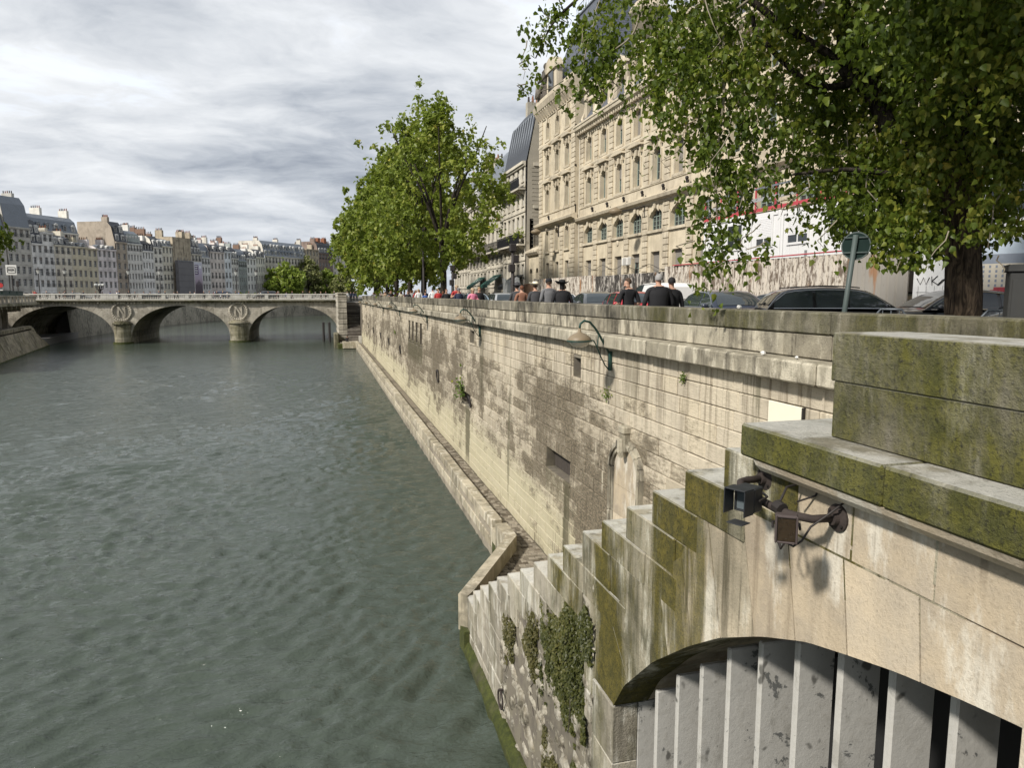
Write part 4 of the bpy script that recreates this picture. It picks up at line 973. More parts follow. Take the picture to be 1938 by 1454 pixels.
    while y < Y1: cb.append(MB().prism([(PX - .02, 25.1), (PX - .16, 25.15), (PX - .5, 25.75), (PX - .5, 25.92), (PX - .02, 25.92)], lambda u, v, w_: (u, w_, v), y, y + .3)); y += .62
    for q in cb: q.build('corbel', M['palace2'], t)
    # brackets for little floodlights on the string course
    for y in bays[1:7] + [64.7]:
        X = FXP if y < YJ else PX
        m = MB().box(X - .42, X - .3, y + 1.3, y + 1.5, 14.82 if y < YJ else 15.2, 15.0 if y < YJ else 15.4); m.ball((X - .4, y + 1.4, 15.1 if y < YJ else 15.5), .13, nu=6, nv=4); m.build('facade_spotlight', M['iron'], t)
    # drainpipe at the joint
    MB().tube([(FXP - .12, YJ - .32, QZ), (FXP - .12, YJ - .32, 21.3)], .07, 8).build('drainpipe', M['hauss'], t)
    # main roof with stone dormers
    rf = MB(); rf.quad((FXP - .35, Y0, 22.37), (FXP - .35, YJ, 22.37), (FXP + 2.2, YJ, 26.6), (FXP + 2.2, Y0, 26.6)); rf.quad((FXP + 2.2, Y0, 26.6), (FXP + 2.2, YJ, 26.6), (FXP + 8, YJ, 28.6), (FXP + 8, Y0, 28.6)); rf.quad((FXP + 8, Y0, 28.6), (FXP + 8, YJ, 28.6), (FXP + 14, YJ, 22), (FXP + 14, Y0, 22)); rf.quad((FXP, YJ - .01, 22), (FXP + 2.2, YJ - .01, 26.6), (FXP + 8, YJ - .01, 28.6), (FXP + 14, YJ - .01, 22))
    rf.build('roof', M['slate'], t)
    MB().box(FXP + 2.0, FXP + 2.4, Y0, YJ - .05, 26.58, 26.82).build('roof_ridge', M['zinc'], t)
    d = MB(); q = lambda u, v, w_: (w_, u, v)
    for s in (-1, 1):
        d.box(-.1, .45, s * .95 - .28, s * .95 + .28, 0, 1.95); d.box(-.16, .5, s * .95 - .32, s * .95 + .32, 1.7, 1.95)
        d.tube([(-.16, s * 1.38, 0), (-.1, s * 1.5, .25), (-.02, s * 1.3, .7), (0, s * 1.28, 1.2)], [.2, .22, .14, .1], 7)
    d.box(-.14, .5, -1.3, 1.3, -.25, 0); d.box(-.14, 1.2, -1.24, 1.24, 1.95, 2.25)
    d.prism([(-1.4, 2.25), (1.4, 2.25), (1.3, 2.4), (0, 3.1), (-1.3, 2.4)], q, -.3, .3)
    d.box(-.02, .6, -.68, .68, 1.55, 1.95); d.ball((-.14, 0, 2.5), .16, nu=6, nv=4)
    dm = d.mesh('dormer', M['palace2'])
    e = MB(); e.prism([(-1.2, 2.25), (1.2, 2.25), (0, 3.16)], q, .3, 2.6); e.box(.45, 2.0, -1.2, 1.2, 0, 2.25); em = e.mesh('dormer_roof', M['zinc'])
    f = MB(); f.box(-.02, .1, -.12, .12, 3.05, 3.5); f.box(-.06, .14, -.2, .2, 3.15, 3.25); f.box(-.1, .18, -.26, .26, 2.98, 3.08); fm = f.mesh('finial', M['zinc'])
    wdm = window_mesh(1.3, 1.55, 0, 2, 3, 0)
    for y in bays:
        o = put_mesh('dormer', dm, (FXP + .05, y, 22.6), t)
        for nm, me, dx in (('dormer_roof', em, 0), ('finial', fm, 0), ('dormer_window', wdm, .3)):
            c = link(nm, me, o); c.location = (dx, 0, 0)
    # pavilion: round-headed attic aedicule and steep roof with railing
    a = MB(); a.box(PX + .3, PX + .9, 67.6 - 1.5, 67.6 + 1.5, 27.1, 29.3); a.prism([(67.6 + 1.7 * math.cos(k), 29.3 + 1.25 * math.sin(k)) for k in np.linspace(0, math.pi, 13)], lambda u, v, w_: (w_, u, v), PX + .1, PX + .9)
    a.build('attic_gable', M['palace2'], t)
    g = MB(); g.box(PX + .2, PX + .29, 67.6 - .7, 67.6 + .7, 27.4, 29.2); g.build('attic_window', M['win_glass'], t)
    p = MB(); A = [(PX + .9, YJ + .3), (PX + 11.5, YJ + .3), (PX + 11.5, Y1 - .3), (PX + .9, Y1 - .3)]; B = [(PX + 3.0, YJ + 2.3), (PX + 9.5, YJ + 2.3), (PX + 9.5, Y1 - 2.2), (PX + 3.0, Y1 - 2.2)]
    for i in range(4): p.quad((*A[i], 27.1), (*A[(i + 1) % 4], 27.1), (*B[(i + 1) % 4], 34.4), (*B[i], 34.4))
    p.add([(x, y, 34.4) for x, y in B], [(0, 1, 2, 3)]); p.build('pavilion_roof', M['slate'], t)
    k = MB()
    for i in range(4):
        (xa, ya), (xb, yb) = B[i], B[(i + 1) % 4]
        k.tube([(xa, ya, 34.55), (xb, yb, 34.55)], .14, 6); k.tube([(xa, ya, 35.5), (xb, yb, 35.5)], .035, 4)
        for j in range(15): u = j / 14; k.tube([(xa + (xb - xa) * u, ya + (yb - ya) * u, 34.5), (xa + (xb - xa) * u, ya + (yb - ya) * u, 35.5)], .02, 4)
    k.build('roof_railing', M['zinc'], t)
    # second tall pavilion roof nearer, stone lucarne and chimney seen through the leaves
    p = MB(); A = [(FXP + .6, 45.5), (FXP + 11, 45.5), (FXP + 11, 54.5), (FXP + .6, 54.5)]; B = [(FXP + 3.2, 47.6), (FXP + 8.5, 47.6), (FXP + 8.5, 52.4), (FXP + 3.2, 52.4)]
    # round tower-like lucarne standing on the slates
    l = MB(); l.lathe([(1.3, 0), (1.3, 2.6), (1.5, 2.7), (1.6, 2.95), (1.5, 3.1), (1.1, 3.6), (.5, 4.0), (.1, 4.2)], 16, (FXP + 2.6, 52.0, 26.3)); l.build('round_lucarne', M['palace2'], t, True)
    for y in (16, 28.5, 40.0):
        c = MB(); c.box(FXP + 5, FXP + 6.2, y - 1.6, y + 1.6, 26, 31.2); c.box(FXP + 4.9, FXP + 6.3, y - 1.7, y + 1.7, 31.2, 31.5)
        for j in range(5): c.lathe([(.16, 0), (.13, .7)], 7, (FXP + 5.6, y - 1.2 + j * .6, 31.5))
        c.build('chimney', M['palace2'], t)
    # wires and cameras on the base
    MB().tube([(FXP - .14, 58 - .6 * k, 10.4 + .18 * math.cos(k * .9) - .02 * k) for k in range(26)], .02, 4).build('cable', M['iron'], t)
    for y in (48.9, 48.1): 
        m = MB().tube([(FXP - .05, y, 10.7), (FXP - .5, y, 10.8)], .03, 6); m.bev(FXP - .62, FXP - .3, y - .1, y + .1, 10.2, 10.75, .03); m.build('security_camera', M['white_frame'], t)
    MB().lathe([(.25, 0), (.2, .05), (.05, .07)], 12, (FXP - .02, 51.2, 12.0), Matrix.Rotation(rad(-90), 4, 'Y')).build('round_plaque', M['palace2'], t)
palace()
def statue():
    t = thing('roof_statue', 'dark weathered seated stone figure on the corner of the pavilion cornice', 'statue', (22.3, 69.6, 27.1)); M['statue'] = stone('sooty_statue_stone', (.14, .12, .1, 1), (.08, .07, .06, 1), dark=(.02, .02, .018), sc_=1.0)
    m = MB(); q = (22.1, 69.7)
    m.lathe([(.95, 0), (.9, .5), (.7, .55), (.75, 1.2), (.55, 1.7), (.42, 2.3), (.5, 2.7), (.3, 2.95), (.16, 3.05)], 10, (*q, 27.1)); m.ball((q[0] - .05, q[1] - .05, 30.35), .3, .32, .36, 9, 7)
    m.tube([(q[0] - .1, q[1] - .5, 29.8), (q[0] - .5, q[1] - .75, 29.1), (q[0] - .85, q[1] - .5, 28.7)], [.2, .16, .12], 7); m.tube([(q[0] - .1, q[1] + .5, 29.8), (q[0] - .4, q[1] + .8, 29.2), (q[0] - .7, q[1] + .5, 28.9)], [.2, .16, .12], 7)
    for e in (-.3, .3): m.tube([(q[0], q[1] + e, 28.4), (q[0] - .8, q[1] + e, 28.3), (q[0] - .95, q[1] + e, 27.3)], [.3, .26, .2], 7)
    m.build('figure', M['statue'], t, True); MB().bev(21.5, 23.1, 68.7, 70.5, 26.9, 27.15, .03).build('plinth', M['palace2'], t)
statue()
def wall_bracket_light(X, y, z, label):
    t = thing('facade_lamp', label, 'lamp', (X, y, z), 'lamps bracketed to the palace front')
    MB().box(X - .1, X - .02, y - .06, y + .06, z - .5, z + .5).build('back_plate', M['iron'], t)
    MB().tube([(X - .06, y, z + .3), (X - 1.0, y + .1, z + .05), (X - 2.0, y + .2, z - .1)], .04, 6).build('arm', M['iron'], t)
    MB().lathe([(.05, .3), (.42, .1), (.5, 0), (.34, -.2), (.1, -.3)], 12, (X - 2.2, y + .2, z - .12)).build('shade', M['lamp_shade'], t, True)
wall_bracket_light(22, 46.4, 13.9, 'street lamp on a long arm above the arched palace windows')
wall_bracket_light(21.6, 64.0, 14.0, 'street lamp on a short arm under the pavilion string course')

# low annex between palace and apartment block
def annex():
    t = thing('annex_wall', 'low cream annex with two arched doorways and iron railing beside the palace', 'annex', (21.6, 72.3, QZ))
    P = lambda u, v, w_: (21.75 + w_, u, v); mb = MB(); wall_holes(mb, P, 75.0, 12.2, [(71.0, 72.0, QZ, 10.4, .5), (73.2, 74.3, QZ, 10.4, .5)], .5, u0=70.3, v0=QZ - .2); mb.build('wall', M['palace'], t)
    MB().prism([(21.85, 12.2), (21.5, 12.25), (21.3, 12.5), (21.3, 12.7), (22.6, 13.3), (22.6, 12.2)], lambda u, v, w_: (u, w_, v), 70.32, 75).build('cornice', M['palace2'], t)
    for y in (71.5, 73.75): MB().box(22.1, 22.2, y - .52, y + .52, QZ, 10.9).build('door', M['void'], t)
    m = MB(); 
    for k in range(12): m.box(22.0, 22.04, 70.5 + k * .37, 70.54 + k * .37, 13.3, 15.2)
    m.box(21.99, 22.05, 70.4, 74.9, 15.05, 15.12); m.build('railing', M['rail'], t)
    MB().box(21.8, 22.2, 74.4, 74.9, 12.7, 16.2).build('gate_pier', M['palace2'], t)
annex()

def frame(o, ud, out):
    """point from (u along the front, d out of the front, z)"""
    return lambda u, d, z: (o[0] + ud[0] * u + out[0] * d, o[1] + ud[1] * u + out[1] * d, z)
WM = {}
def city_building(name, label, cat, o, ud, L, depth, z0, eave, top, floors, bays, wall, roof='mansard', roofm='zinc', group=None, balc=(), win=(.95, .62), party=None, chim=1, dorm=True, fr='white_frame', shop=None, out=None, seed=1, arch0=False, nowin=False):
    """town house: front wall with window holes, window objects, railings, mansard with dormers, chimneys with pots"""
    rr = random.Random(seed); ud = Vector(ud).normalized(); out = Vector(out) if out else Vector((ud.y, -ud.x))
    G = frame(o, ud, out); rz = math.atan2(-out.y, -out.x)
    t = thing(name, label, cat, (o[0], o[1], z0), group)
    fh = (eave - z0) / floors; bw = L / bays; ops = []; places = []
    for f in range(floors):
        for b in range(bays):
            ww = min(win[0], bw * .55); hh = fh * (win[1] if f else win[1] * .95); c = (b + .5) * bw; zb = z0 + f * fh + fh * (.22 if f else .1)
            ops.append((c - ww / 2, c + ww / 2, zb, zb + hh, 0)); places.append((c, zb, ww, hh, f))
    if nowin: ops, places = [], []
    P = lambda u, v, w_: G(u, -w_, v)
    mb = MB(); wall_holes(mb, P, L, eave, ops, .28, 0, u0=0, v0=z0 - .3); mb.build('wall', wall, t)
    pm = party or wall
    sd = MB(); h2 = min(depth, 7)
    for u in (0, L):
        if roof == 'flat': q = [(0, z0 - .3), (-depth, z0 - .3), (-depth, eave), (0, eave)]
        else: q = [(0, z0 - .3), (-depth, z0 - .3), (-depth, top), (-2.6, top), (-1.2, eave + (top - eave) * .72), (-.25, eave)]
        sd.add([G(u, d, z) for d, z in q], [tuple(range(len(q)))])
    sd.quad(G(0, -depth, z0), G(L, -depth, z0), G(L, -depth, eave), G(0, -depth, eave)); sd.build('party_wall', pm, t)
    for c, zb, ww, hh, f in places:
        k = (round(ww, 2), round(hh, 2), fr, rr.random() < .25)
        if k not in WM: WM[k] = window_mesh(ww, hh, 0, 2, 3 if hh > 1.2 else 2, .5 if k[3] else 0, fr, .05)
        put_mesh('window', WM[k], G(c, -.2, zb), t, rz)
        if f in balc or 'all' in balc and f:
            kk = ('r', round(ww + .3, 2))
            if kk not in WM: WM[kk] = rail_mesh(ww + .3, .8, 6)
            put_mesh('railing', WM[kk], G(c, .16, zb), t, rz)
    bands = MB()
    def bx(u0, u1, d0, d1, za, zb): None if nowin else bands.add([G(u0, d0, za), G(u1, d0, za), G(u1, d1, za), G(u0, d1, za), G(u0, d0, zb), G(u1, d0, zb), G(u1, d1, zb), G(u0, d1, zb)], [(3, 2, 1, 0), (4, 5, 6, 7), (0, 1, 5, 4), (1, 2, 6, 5), (2, 3, 7, 6), (3, 0, 4, 7)])
    bx(.01, L - .01, -.05, .32, eave - .3, eave); bx(.01, L - .01, -.05, .16, eave - .5, eave - .302)
    for f in range(1, floors): bx(.01, L - .01, -.02, .09, z0 + f * fh - .1, z0 + f * fh + .06)
    for c, zb, ww, hh, f in places: bx(c - ww / 2 - .12, c + ww / 2 + .12, -.02, .1, zb - .1, zb - .005); bx(c - ww / 2 - .1, c + ww / 2 + .1, -.02, .07, zb + hh + .02, zb + hh + .16)
    if bands.v: bands.build('mouldings', wall, t, kind='stuff')
    rm = M[roofm] if isinstance(roofm, str) else roofm
    if roof == 'flat':
        r = MB(); r.quad(G(0, .1, eave + .01), G(L, .1, eave + .01), G(L, -depth, eave + .4), G(0, -depth, eave + .4)); r.build('roof', rm, t)
    else:
        r = MB(); pr = [(-.1, eave + .005), (-1.15, eave + (top - eave) * .74), (-2.6, top + .02), (-depth, top + .03)]
        for (d0, za), (d1, zb) in zip(pr, pr[1:]): r.quad(G(.02, d0, za), G(L - .02, d0, za), G(L - .02, d1, zb), G(.02, d1, zb))
        ro = r.build('roof', rm, t)
        if dorm:
            hh = min((top - eave) * .52, 1.7); rows = 1 if top - eave < 5.2 else 2
            for j in range(rows):
                for b in range(bays):
                    c = (b + .5) * bw; zb = eave + .35 + j * hh * 1.45; dd = -.25 - j * .45
                    w2 = min(bw * .3, .62); m = MB()
                    m.add([G(c - w2, dd, zb), G(c + w2, dd, zb), G(c + w2, dd, zb + hh), G(c - w2, dd, zb + hh), G(c - w2, dd - 1.6, zb), G(c + w2, dd - 1.6, zb), G(c + w2, dd - 1.6, zb + hh), G(c - w2, dd - 1.6, zb + hh)],
                          [(0, 1, 2, 3), (1, 5, 6, 2), (4, 0, 3, 7), (3, 2, 6, 7)])
                    m.add([G(c - w2 - .1, dd + .12, zb + hh), G(c + w2 + .1, dd + .12, zb + hh), G(c, dd + .12, zb + hh + .3), G(c - w2 - .1, dd - 1.7, zb + hh), G(c + w2 + .1, dd - 1.7, zb + hh), G(c, dd - 1.7, zb + hh + .3)], [(0, 1, 2), (0, 2, 5, 3), (1, 4, 5, 2), (0, 3, 4, 1)])
                    do = m.build('dormer', M['white_frame'] if rr.random() < .6 else rm, ro)
                    k = ('d', round(w2, 2), round(hh, 2))
                    if k not in WM: WM[k] = window_mesh(w2 * 1.5, hh * .8, 0, 2, 2, 0, 'white_frame', .05)
                    put_mesh('dormer_window', WM[k], G(c, dd + .04, zb + .1), t, rz)
    for k in range(chim):
        u = L * (.02 if k == 0 else .98) if chim < 3 else L * k / (chim - 1); u = min(max(u, .45), L - .45); ch = rr.uniform(1.0, 2.2); zt = max(top, eave) + ch
        d0 = -2.2 - rr.random() * 2; d1 = d0 - rr.uniform(2, 3.4); c = MB()
        c.add([G(u - .4, d0, eave), G(u + .4, d0, eave), G(u + .4, d1, eave), G(u - .4, d1, eave), G(u - .4, d0, zt), G(u + .4, d0, zt), G(u + .4, d1, zt), G(u - .4, d1, zt)], [(4, 5, 6, 7), (0, 1, 5, 4), (1, 2, 6, 5), (2, 3, 7, 6), (3, 0, 4, 7)])
        co = c.build('chimney', pm if rr.random() < .85 else M['brick_c'], t)
        for j in range(5): MB().lathe([(.15, 0), (.11, .6 + .2 * rr.random())], 6, G(u, d0 + (d1 - d0) * (j + .5) / 5, zt)).build('chimney_pot', M['pot'] if rr.random() < .5 else M['pot_d'], co)
    return t, G, rz

# apartment blocks on the right beyond the palace
def right_blocks():
    o = (21.3, 74.4); t, G, rz = city_building('apartment_building', 'cream apartment block with long black balconies and blind grey side wall beside the palace', 'building', o, (0, 1), 9.6, 12, QZ, 22.2, 28.8, 6, 5, M['hauss'], roofm='slate_d', balc=(), win=(.85, .6), party=M['render_grey'], chim=3, dorm=False, out=(-1, 0), seed=4)
    for z, nm in ((13.55, 'balcony'), (19.4, 'balcony')):
        b = MB(); b.box(20.5, 21.3, 74.4, 84.0, z - .18, z); 
        for k in range(9): b.prism([(21.3, z - .7), (21.3, z - .18), (20.6, z - .18), (20.75, z - .35)], lambda u, v, w_: (u, w_, v), 74.8 + k * 1.08, 75.0 + k * 1.08)
        bo = b.build(nm, M['hauss'], t)
        put_mesh('balcony_railing', rail_mesh(9.5, 1.1, 70), (20.55, 79.2, z), t)
        MB().box(20.6, 20.62, 74.5, 83.9, z + .12, z + .9).build('railing_panel', M['rail'], t)
    for k in range(3):
        zz = (12.6, 17.3, 21.7)[k]; MB().box(22.2, 25.4, 74.28, 74.39, zz, zz + .35).build('side_band', M['hauss'], t)
    s = MB()
    for k in range(26): s.box(22.0, 26.0, 74.37, 74.39, 11.0 + k * .42, 11.03 + k * .42)
    s.build('render_joints', M['hauss'], t, kind='stuff')
    # glazed studio strips on the mansard
    for k in range(9):
        y = 75.0 + k * 1.0; m = MB(); m.add([(21.62, y, 22.9), (21.62, y + .82, 22.9), (22.5, y + .82, 27.3), (22.5, y, 27.3)], [(0, 1, 2, 3)]); m.build('roof_light', M['win_glass'], t)
        MB().tube([(21.55, y - .09, 22.5), (22.42, y - .09, 27.2)], .05, 4).build('roof_rib', M['zinc'], t)
    names = ['apartment block with green shop awnings behind the quay trees', 'apartment block half hidden by the tall quay trees', 'farthest apartment block behind the quay trees']
    for i, (ya, L, ev, tp) in enumerate(((84.1, 9.0, 21.2, 26.5), (93.2, 11, 20.6, 25.5), (104.3, 13, 21.4, 26))):
        t2, G2, rz2 = city_building('apartment_building', names[i], 'building', (21.4, ya), (0, 1), L, 12, QZ, ev, tp, 6, int(L / 2), M['hauss'], balc=(2,), win=(.95, .64), chim=2, dorm=i > 0, out=(-1, 0), seed=7 + i)
        put_mesh('balcony_railing', rail_mesh(L - .4, 1.05, 50), (20.7, ya + L / 2, 13.5), t2)
        MB().box(20.65, 21.4, ya + .2, ya + L - .2, 13.3, 13.48).build('balcony', M['hauss'], t2)
    # awnings over the shops
    M['awn_g'] = plain('dark_green_awning', (.012, .07, .05), .8); M['awn_d'] = plain('charcoal_awning', (.03, .03, .03), .8); M['awn_w'] = plain('awning_print', (.5, .55, .5), .8)
    for lab, y0, y1, z, m, pr in (('dark charcoal shop awning under the balcony of the cream apartment block', 75.0, 79.5, 10.3, 'awn_d', 0), ('green shop awning with pale print, beside the dark doorway', 84.6, 88.6, 10.6, 'awn_g', 1), ('second green shop awning, half behind the quay trees', 93.6, 97.6, 10.5, 'awn_g', 1)):
        a = thing('shop_awning', lab, 'awning', (21.2, (y0 + y1) / 2, z - .2), 'awnings over the shops')
        MB().add([(21.28, y0, z), (21.28, y1, z), (19.5, y1, z - 1.25), (19.5, y0, z - 1.25), (21.28, y0, z - .06), (21.28, y1, z - .06), (19.5, y1, z - 1.31), (19.5, y0, z - 1.31)], [(0, 1, 2, 3), (7, 6, 5, 4), (0, 3, 7, 4), (1, 5, 6, 2)]).build('canopy', M[m], a)
        MB().add([(19.5, y0, z - 1.25), (19.5, y1, z - 1.25), (19.48, y1, z - 1.6), (19.48, y0, z - 1.6)], [(0, 1, 2, 3)]).build('valance', M[m], a)
        for s in (y0 + .05, y1 - .05): MB().tube([(21.2, s, z - 1.2), (19.6, s, z - 1.28)], .03, 4).build('arm', M['iron'], a)
        if pr:
            for k in range(6): MB().add([(20.9 - .27 * (k % 2) * 1.2, y0 + .5 + k * .5, z - .265 - .22 * (k % 2)), (20.9 - .27 * (k % 2) * 1.2, y0 + .85 + k * .5, z - .265 - .22 * (k % 2)), (20.55 - .27 * (k % 2) * 1.2, y0 + .85 + k * .5, z - .5 - .22 * (k % 2)), (20.55 - .27 * (k % 2) * 1.2, y0 + .5 + k * .5, z - .5 - .22 * (k % 2))], [(0, 1, 2, 3)]).build('printed_letter', M['awn_w'], a)
right_blocks()
# closing blocks behind the street, seen in gaps of the near tree
city_building('apartment_building', 'pale stone block closing the street behind the graffiti board', 'building', (44, 14), (-.35, 1), 20, 12, QZ, 20, 24, 5, 8, M['hauss'], out=(-1, -.35), seed=12, dorm=False)

# ---------------------------------------------------------------- left bank houses
def wallm(name, c, dk=.35): return stone(name, c + (1,), tuple(q * .86 for q in c) + (1,), dark=tuple(q * .3 for q in c), drip=dk, blotch=dk * .7, var=.05, bump=.03, sc_=.25, grain=.2)
WMAT = {k: wallm('facade_' + k, c) for k, c in dict(grey=(.54, .52, .47), white=(.8, .785, .75), cream=(.69, .64, .53), tan=(.63, .57, .43), pink=(.78, .72, .70), brown=(.42, .36, .29), greywhite=(.72, .7, .65), bone=(.77, .74, .66), beige=(.69, .65, .54), rose=(.72, .65, .6), bluewhite=(.77, .79, .8), stone=(.65, .61, .53), glass=(.36, .39, .37), brick=(.24, .18, .15)).items()}
WMAT['party'] = stone('stained_party_wall', (.48, .41, .3, 1), (.38, .32, .24, 1), dark=(.1, .085, .06), drip=.8, blotch=.5, var=.05, sc_=.3)
LB = [  # p0, p1, eave, top, floors, bays, wall, roof, balconies, label
    ((-84.5, 189.5), (-75.5, 206.2), 24.0, 30, 6, 5, 'grey', 'zinc', (), 'stone-grey corner house partly behind the leftmost tree'),
    ((-75.3, 206.4), (-72.1, 212.6), 25.3, 33.0, 6, 4, 'grey', 'zinc', (5,), 'grey stone house with the tall curved zinc roof at the left end of the bridge'),
    ((-72.1, 212.6), (-70.5, 215.7), 21.6, 27.7, 5, 2, 'white', 'slate_d', (), 'narrow white house with dark mansard right of the tall curved zinc roof'),
    ((-70.5, 215.7), (-68.9, 218.7), 24.7, 25.6, 6, 2, 'white', 'flat', ('all',), 'narrow white six-storey house with a flat roof and small black balconies'),
    ((-68.9, 218.7), (-66.3, 223.9), 21.7, 24.4, 5, 3, 'cream', 'slate_d', ('all',), 'cream house with low dark roof and three dormers'),
    ((-66.3, 223.9), (-63.8, 228.7), 21.7, 22.6, 5, 3, 'tan', 'zinc', (), 'tan house with string courses left of the narrower tan house'),
    ((-63.8, 228.7), (-62.1, 232.0), 21.5, 22.4, 5, 2, 'tan', 'flat', (), 'narrow tan house next to the pink one'),
    ((-62.1, 232.0), (-58.8, 238.4), 21.6, 22.5, 5, 4, 'pink', 'zinc', (), 'pale pink house with four plain window columns'),
    ((-58.8, 238.4), (-56.7, 242.5), 24.1, 30.1, 6, 2, 'brown', 'slate_d', (2,), 'brown stone corner house with two rows of ornate dormers'),
    ((-56.7, 242.5), (-53.8, 248.1), 24.0, 27.9, 6, 5, 'greywhite', 'zinc', (5,), 'grey-white house with a glazed studio under its zinc roof'),
    ((-53.8, 248.1), (-51.5, 252.6), 22.1, 25.4, 5, 4, 'white', 'slate_d', (2,), 'white house with four tight window columns and dark roof'),
    ((-51.5, 252.6), (-49.6, 256.3), 23.6, 27.1, 6, 2, 'bone', 'slate_d', ('all',), 'slim bone-white house with dark mansard and two window columns'),
    ((-49.6, 256.3), (-47.4, 260.7), 24.2, 26.6, 6, 3, 'beige', 'zinc', (2, 3), 'beige house left of the scaffold-wrapped site'),
    ((-47.2, 261.0), (-43.0, 269.0), 27.5, 28.0, 5, 3, 'party', 'flat', (), 'tall house with bare stained party wall behind the wrapped scaffold'),
    ((-43.0, 269.2), (-40.5, 274.1), 22.5, 27.8, 5, 3, 'stone', 'slate_d', (4,), 'house with grey dormers right above the advertising banner'),
    ((-40.5, 274.1), (-38.2, 278.0), 21.6, 26.7, 5, 3, 'white', 'zinc', (4,), 'white house with white upper block right of the banner'),
    ((-38.2, 278.0), (-34.2, 284.7), 23.9, 26.6, 5, 4, 'rose', 'slate_d', (1, 2), 'pinkish beige house with a dark dormered roof and four window columns'),
    ((-34.2, 284.7), (-32.2, 288.0), 24.4, 26.5, 5, 2, 'bluewhite', 'slate_d', (2,), 'narrow bluish white house right of the pinkish beige one'),
    ((-32.2, 288.0), (-30.1, 291.5), 22.1, 26.2, 5, 3, 'greywhite', 'slate_d', (4,), 'small pale grey house with a dark roof left of the glass-fronted one'),
    ((-30.1, 291.5), (-27.5, 295.9), 21.3, 25.9, 5, 4, 'glass', 'zinc', (4,), 'grey-green house with a glazed upper front'),
    ((-27.5, 295.9), (-24.5, 300.8), 22.6, 25.4, 5, 3, 'white', 'slate_d', (), 'bright white house right of the glass-fronted one'),
    ((-24.5, 300.8), (-21.5, 305.7), 23.3, 26.4, 5, 4, 'bone', 'slate_d', (), 'off-white house left of the long block with mansard dormers'),
    ((-21.5, 305.7), (-5.8, 327.0), 24.1, 30.2, 5, 13, 'stone', 'zinc', (4,), 'long stone block with a continuous row of mansard dormers behind the round trees'),
    ((-5.8, 327.0), (-0.5, 334.4), 28.4, 29.3, 6, 4, 'party', 'flat', (), 'beige house with bare wall rising behind the sparse olive tree'),
    ((-0.5, 334.4), (5.7, 342.0), 27.1, 32.3, 6, 5, 'brick', 'slate_d', (5,), 'dark brick house with red chimneys at the far right of the row'),
    ((5.7, 342.0), (14, 351), 26.0, 31.0, 6, 5, 'stone', 'zinc', (), 'grey zinc-roofed block farthest along the row, next to the quay trees')]
for i, (p, q, ev, tp, fl, by, wl, rfm, bal, lab) in enumerate(LB):
    d = Vector((q[0] - p[0], q[1] - p[1])); L = d.length - .05
    t, G, rz = city_building('town_house', lab, 'house', p, d, L, 13, QZ, ev, tp, fl, by, WMAT[wl], 'flat' if rfm == 'flat' else 'mansard', 'zinc' if rfm == 'flat' else rfm, 'houses along the left bank',
                             bal, (.95, .6), WMAT['party'] if i in (13, 14, 23) else WMAT['white'] if i in (10, 15) else None, 3 if L > 20 else 2 if L > 5 else 1, dorm=(i != 1 and i != 13), seed=40 + i, nowin=(i == 13))
    if i == 1:
        for k in range(4): 
            for r_ in range(2):
                u = .9 + k * 1.6; m = MB(); zc = 26.3 + r_ * 4.3; dd = -.45 - r_ * 1.1
                m.add([G(u, dd, zc), G(u + .8, dd, zc), G(u + .8, dd - (.5 if r_ == 0 else .5), zc + (2.0 if r_ == 0 else .9)), G(u, dd - (.5 if r_ == 0 else .5), zc + (2.0 if r_ == 0 else .9))], [(0, 1, 2, 3)]); m.build('roof_window', M['white_frame'], t)
    if i == 9:
        m = MB(); m.add([G(.6, .1, 24.4), G(L - .6, .1, 24.4), G(L - .6, -.6, 26.9), G(.6, -.6, 26.9)], [(0, 1, 2, 3)]); m.build('studio_glazing', WMAT['glass'], t)
    if i == 24:
        for u in (2.2, 6.4): m = MB(); m.add([G(u, -2, 30), G(u + 1.6, -2, 30), G(u + 1.6, -4, 30), G(u, -4, 30), G(u, -2, 34), G(u + 1.6, -2, 34), G(u + 1.6, -4, 34), G(u, -4, 34)], [(4, 5, 6, 7), (0, 1, 5, 4), (1, 2, 6, 5), (3, 0, 4, 7)]); m.build('chimney', M['pot'], t)
# big zinc-roofed block behind the cream and tan houses
city_building('town_house', 'large block with long zinc roof and round dormers rising behind the cream and tan houses', 'house', (-75.5, 219.5), (.46, .89), 17.5, 12, QZ, 25.8, 30.2, 6, 6, WMAT['bone'], group='houses along the left bank', chim=3, seed=90)
city_building('town_house', 'white chimneyed block rising behind the white and bone-white houses', 'house', (-60, 250.5), (.46, .89), 11, 8, QZ, 27.0, 28.2, 6, 4, WMAT['bone'], 'flat', group='houses along the left bank', chim=3, seed=91)
city_building('town_house', 'brown-gabled block rising behind the narrow bluish houses', 'house', (-42, 287), (.5, .86), 16, 8, QZ, 27.4, 28.4, 6, 6, WMAT['stone'], 'flat', group='houses along the left bank', chim=3, seed=92)
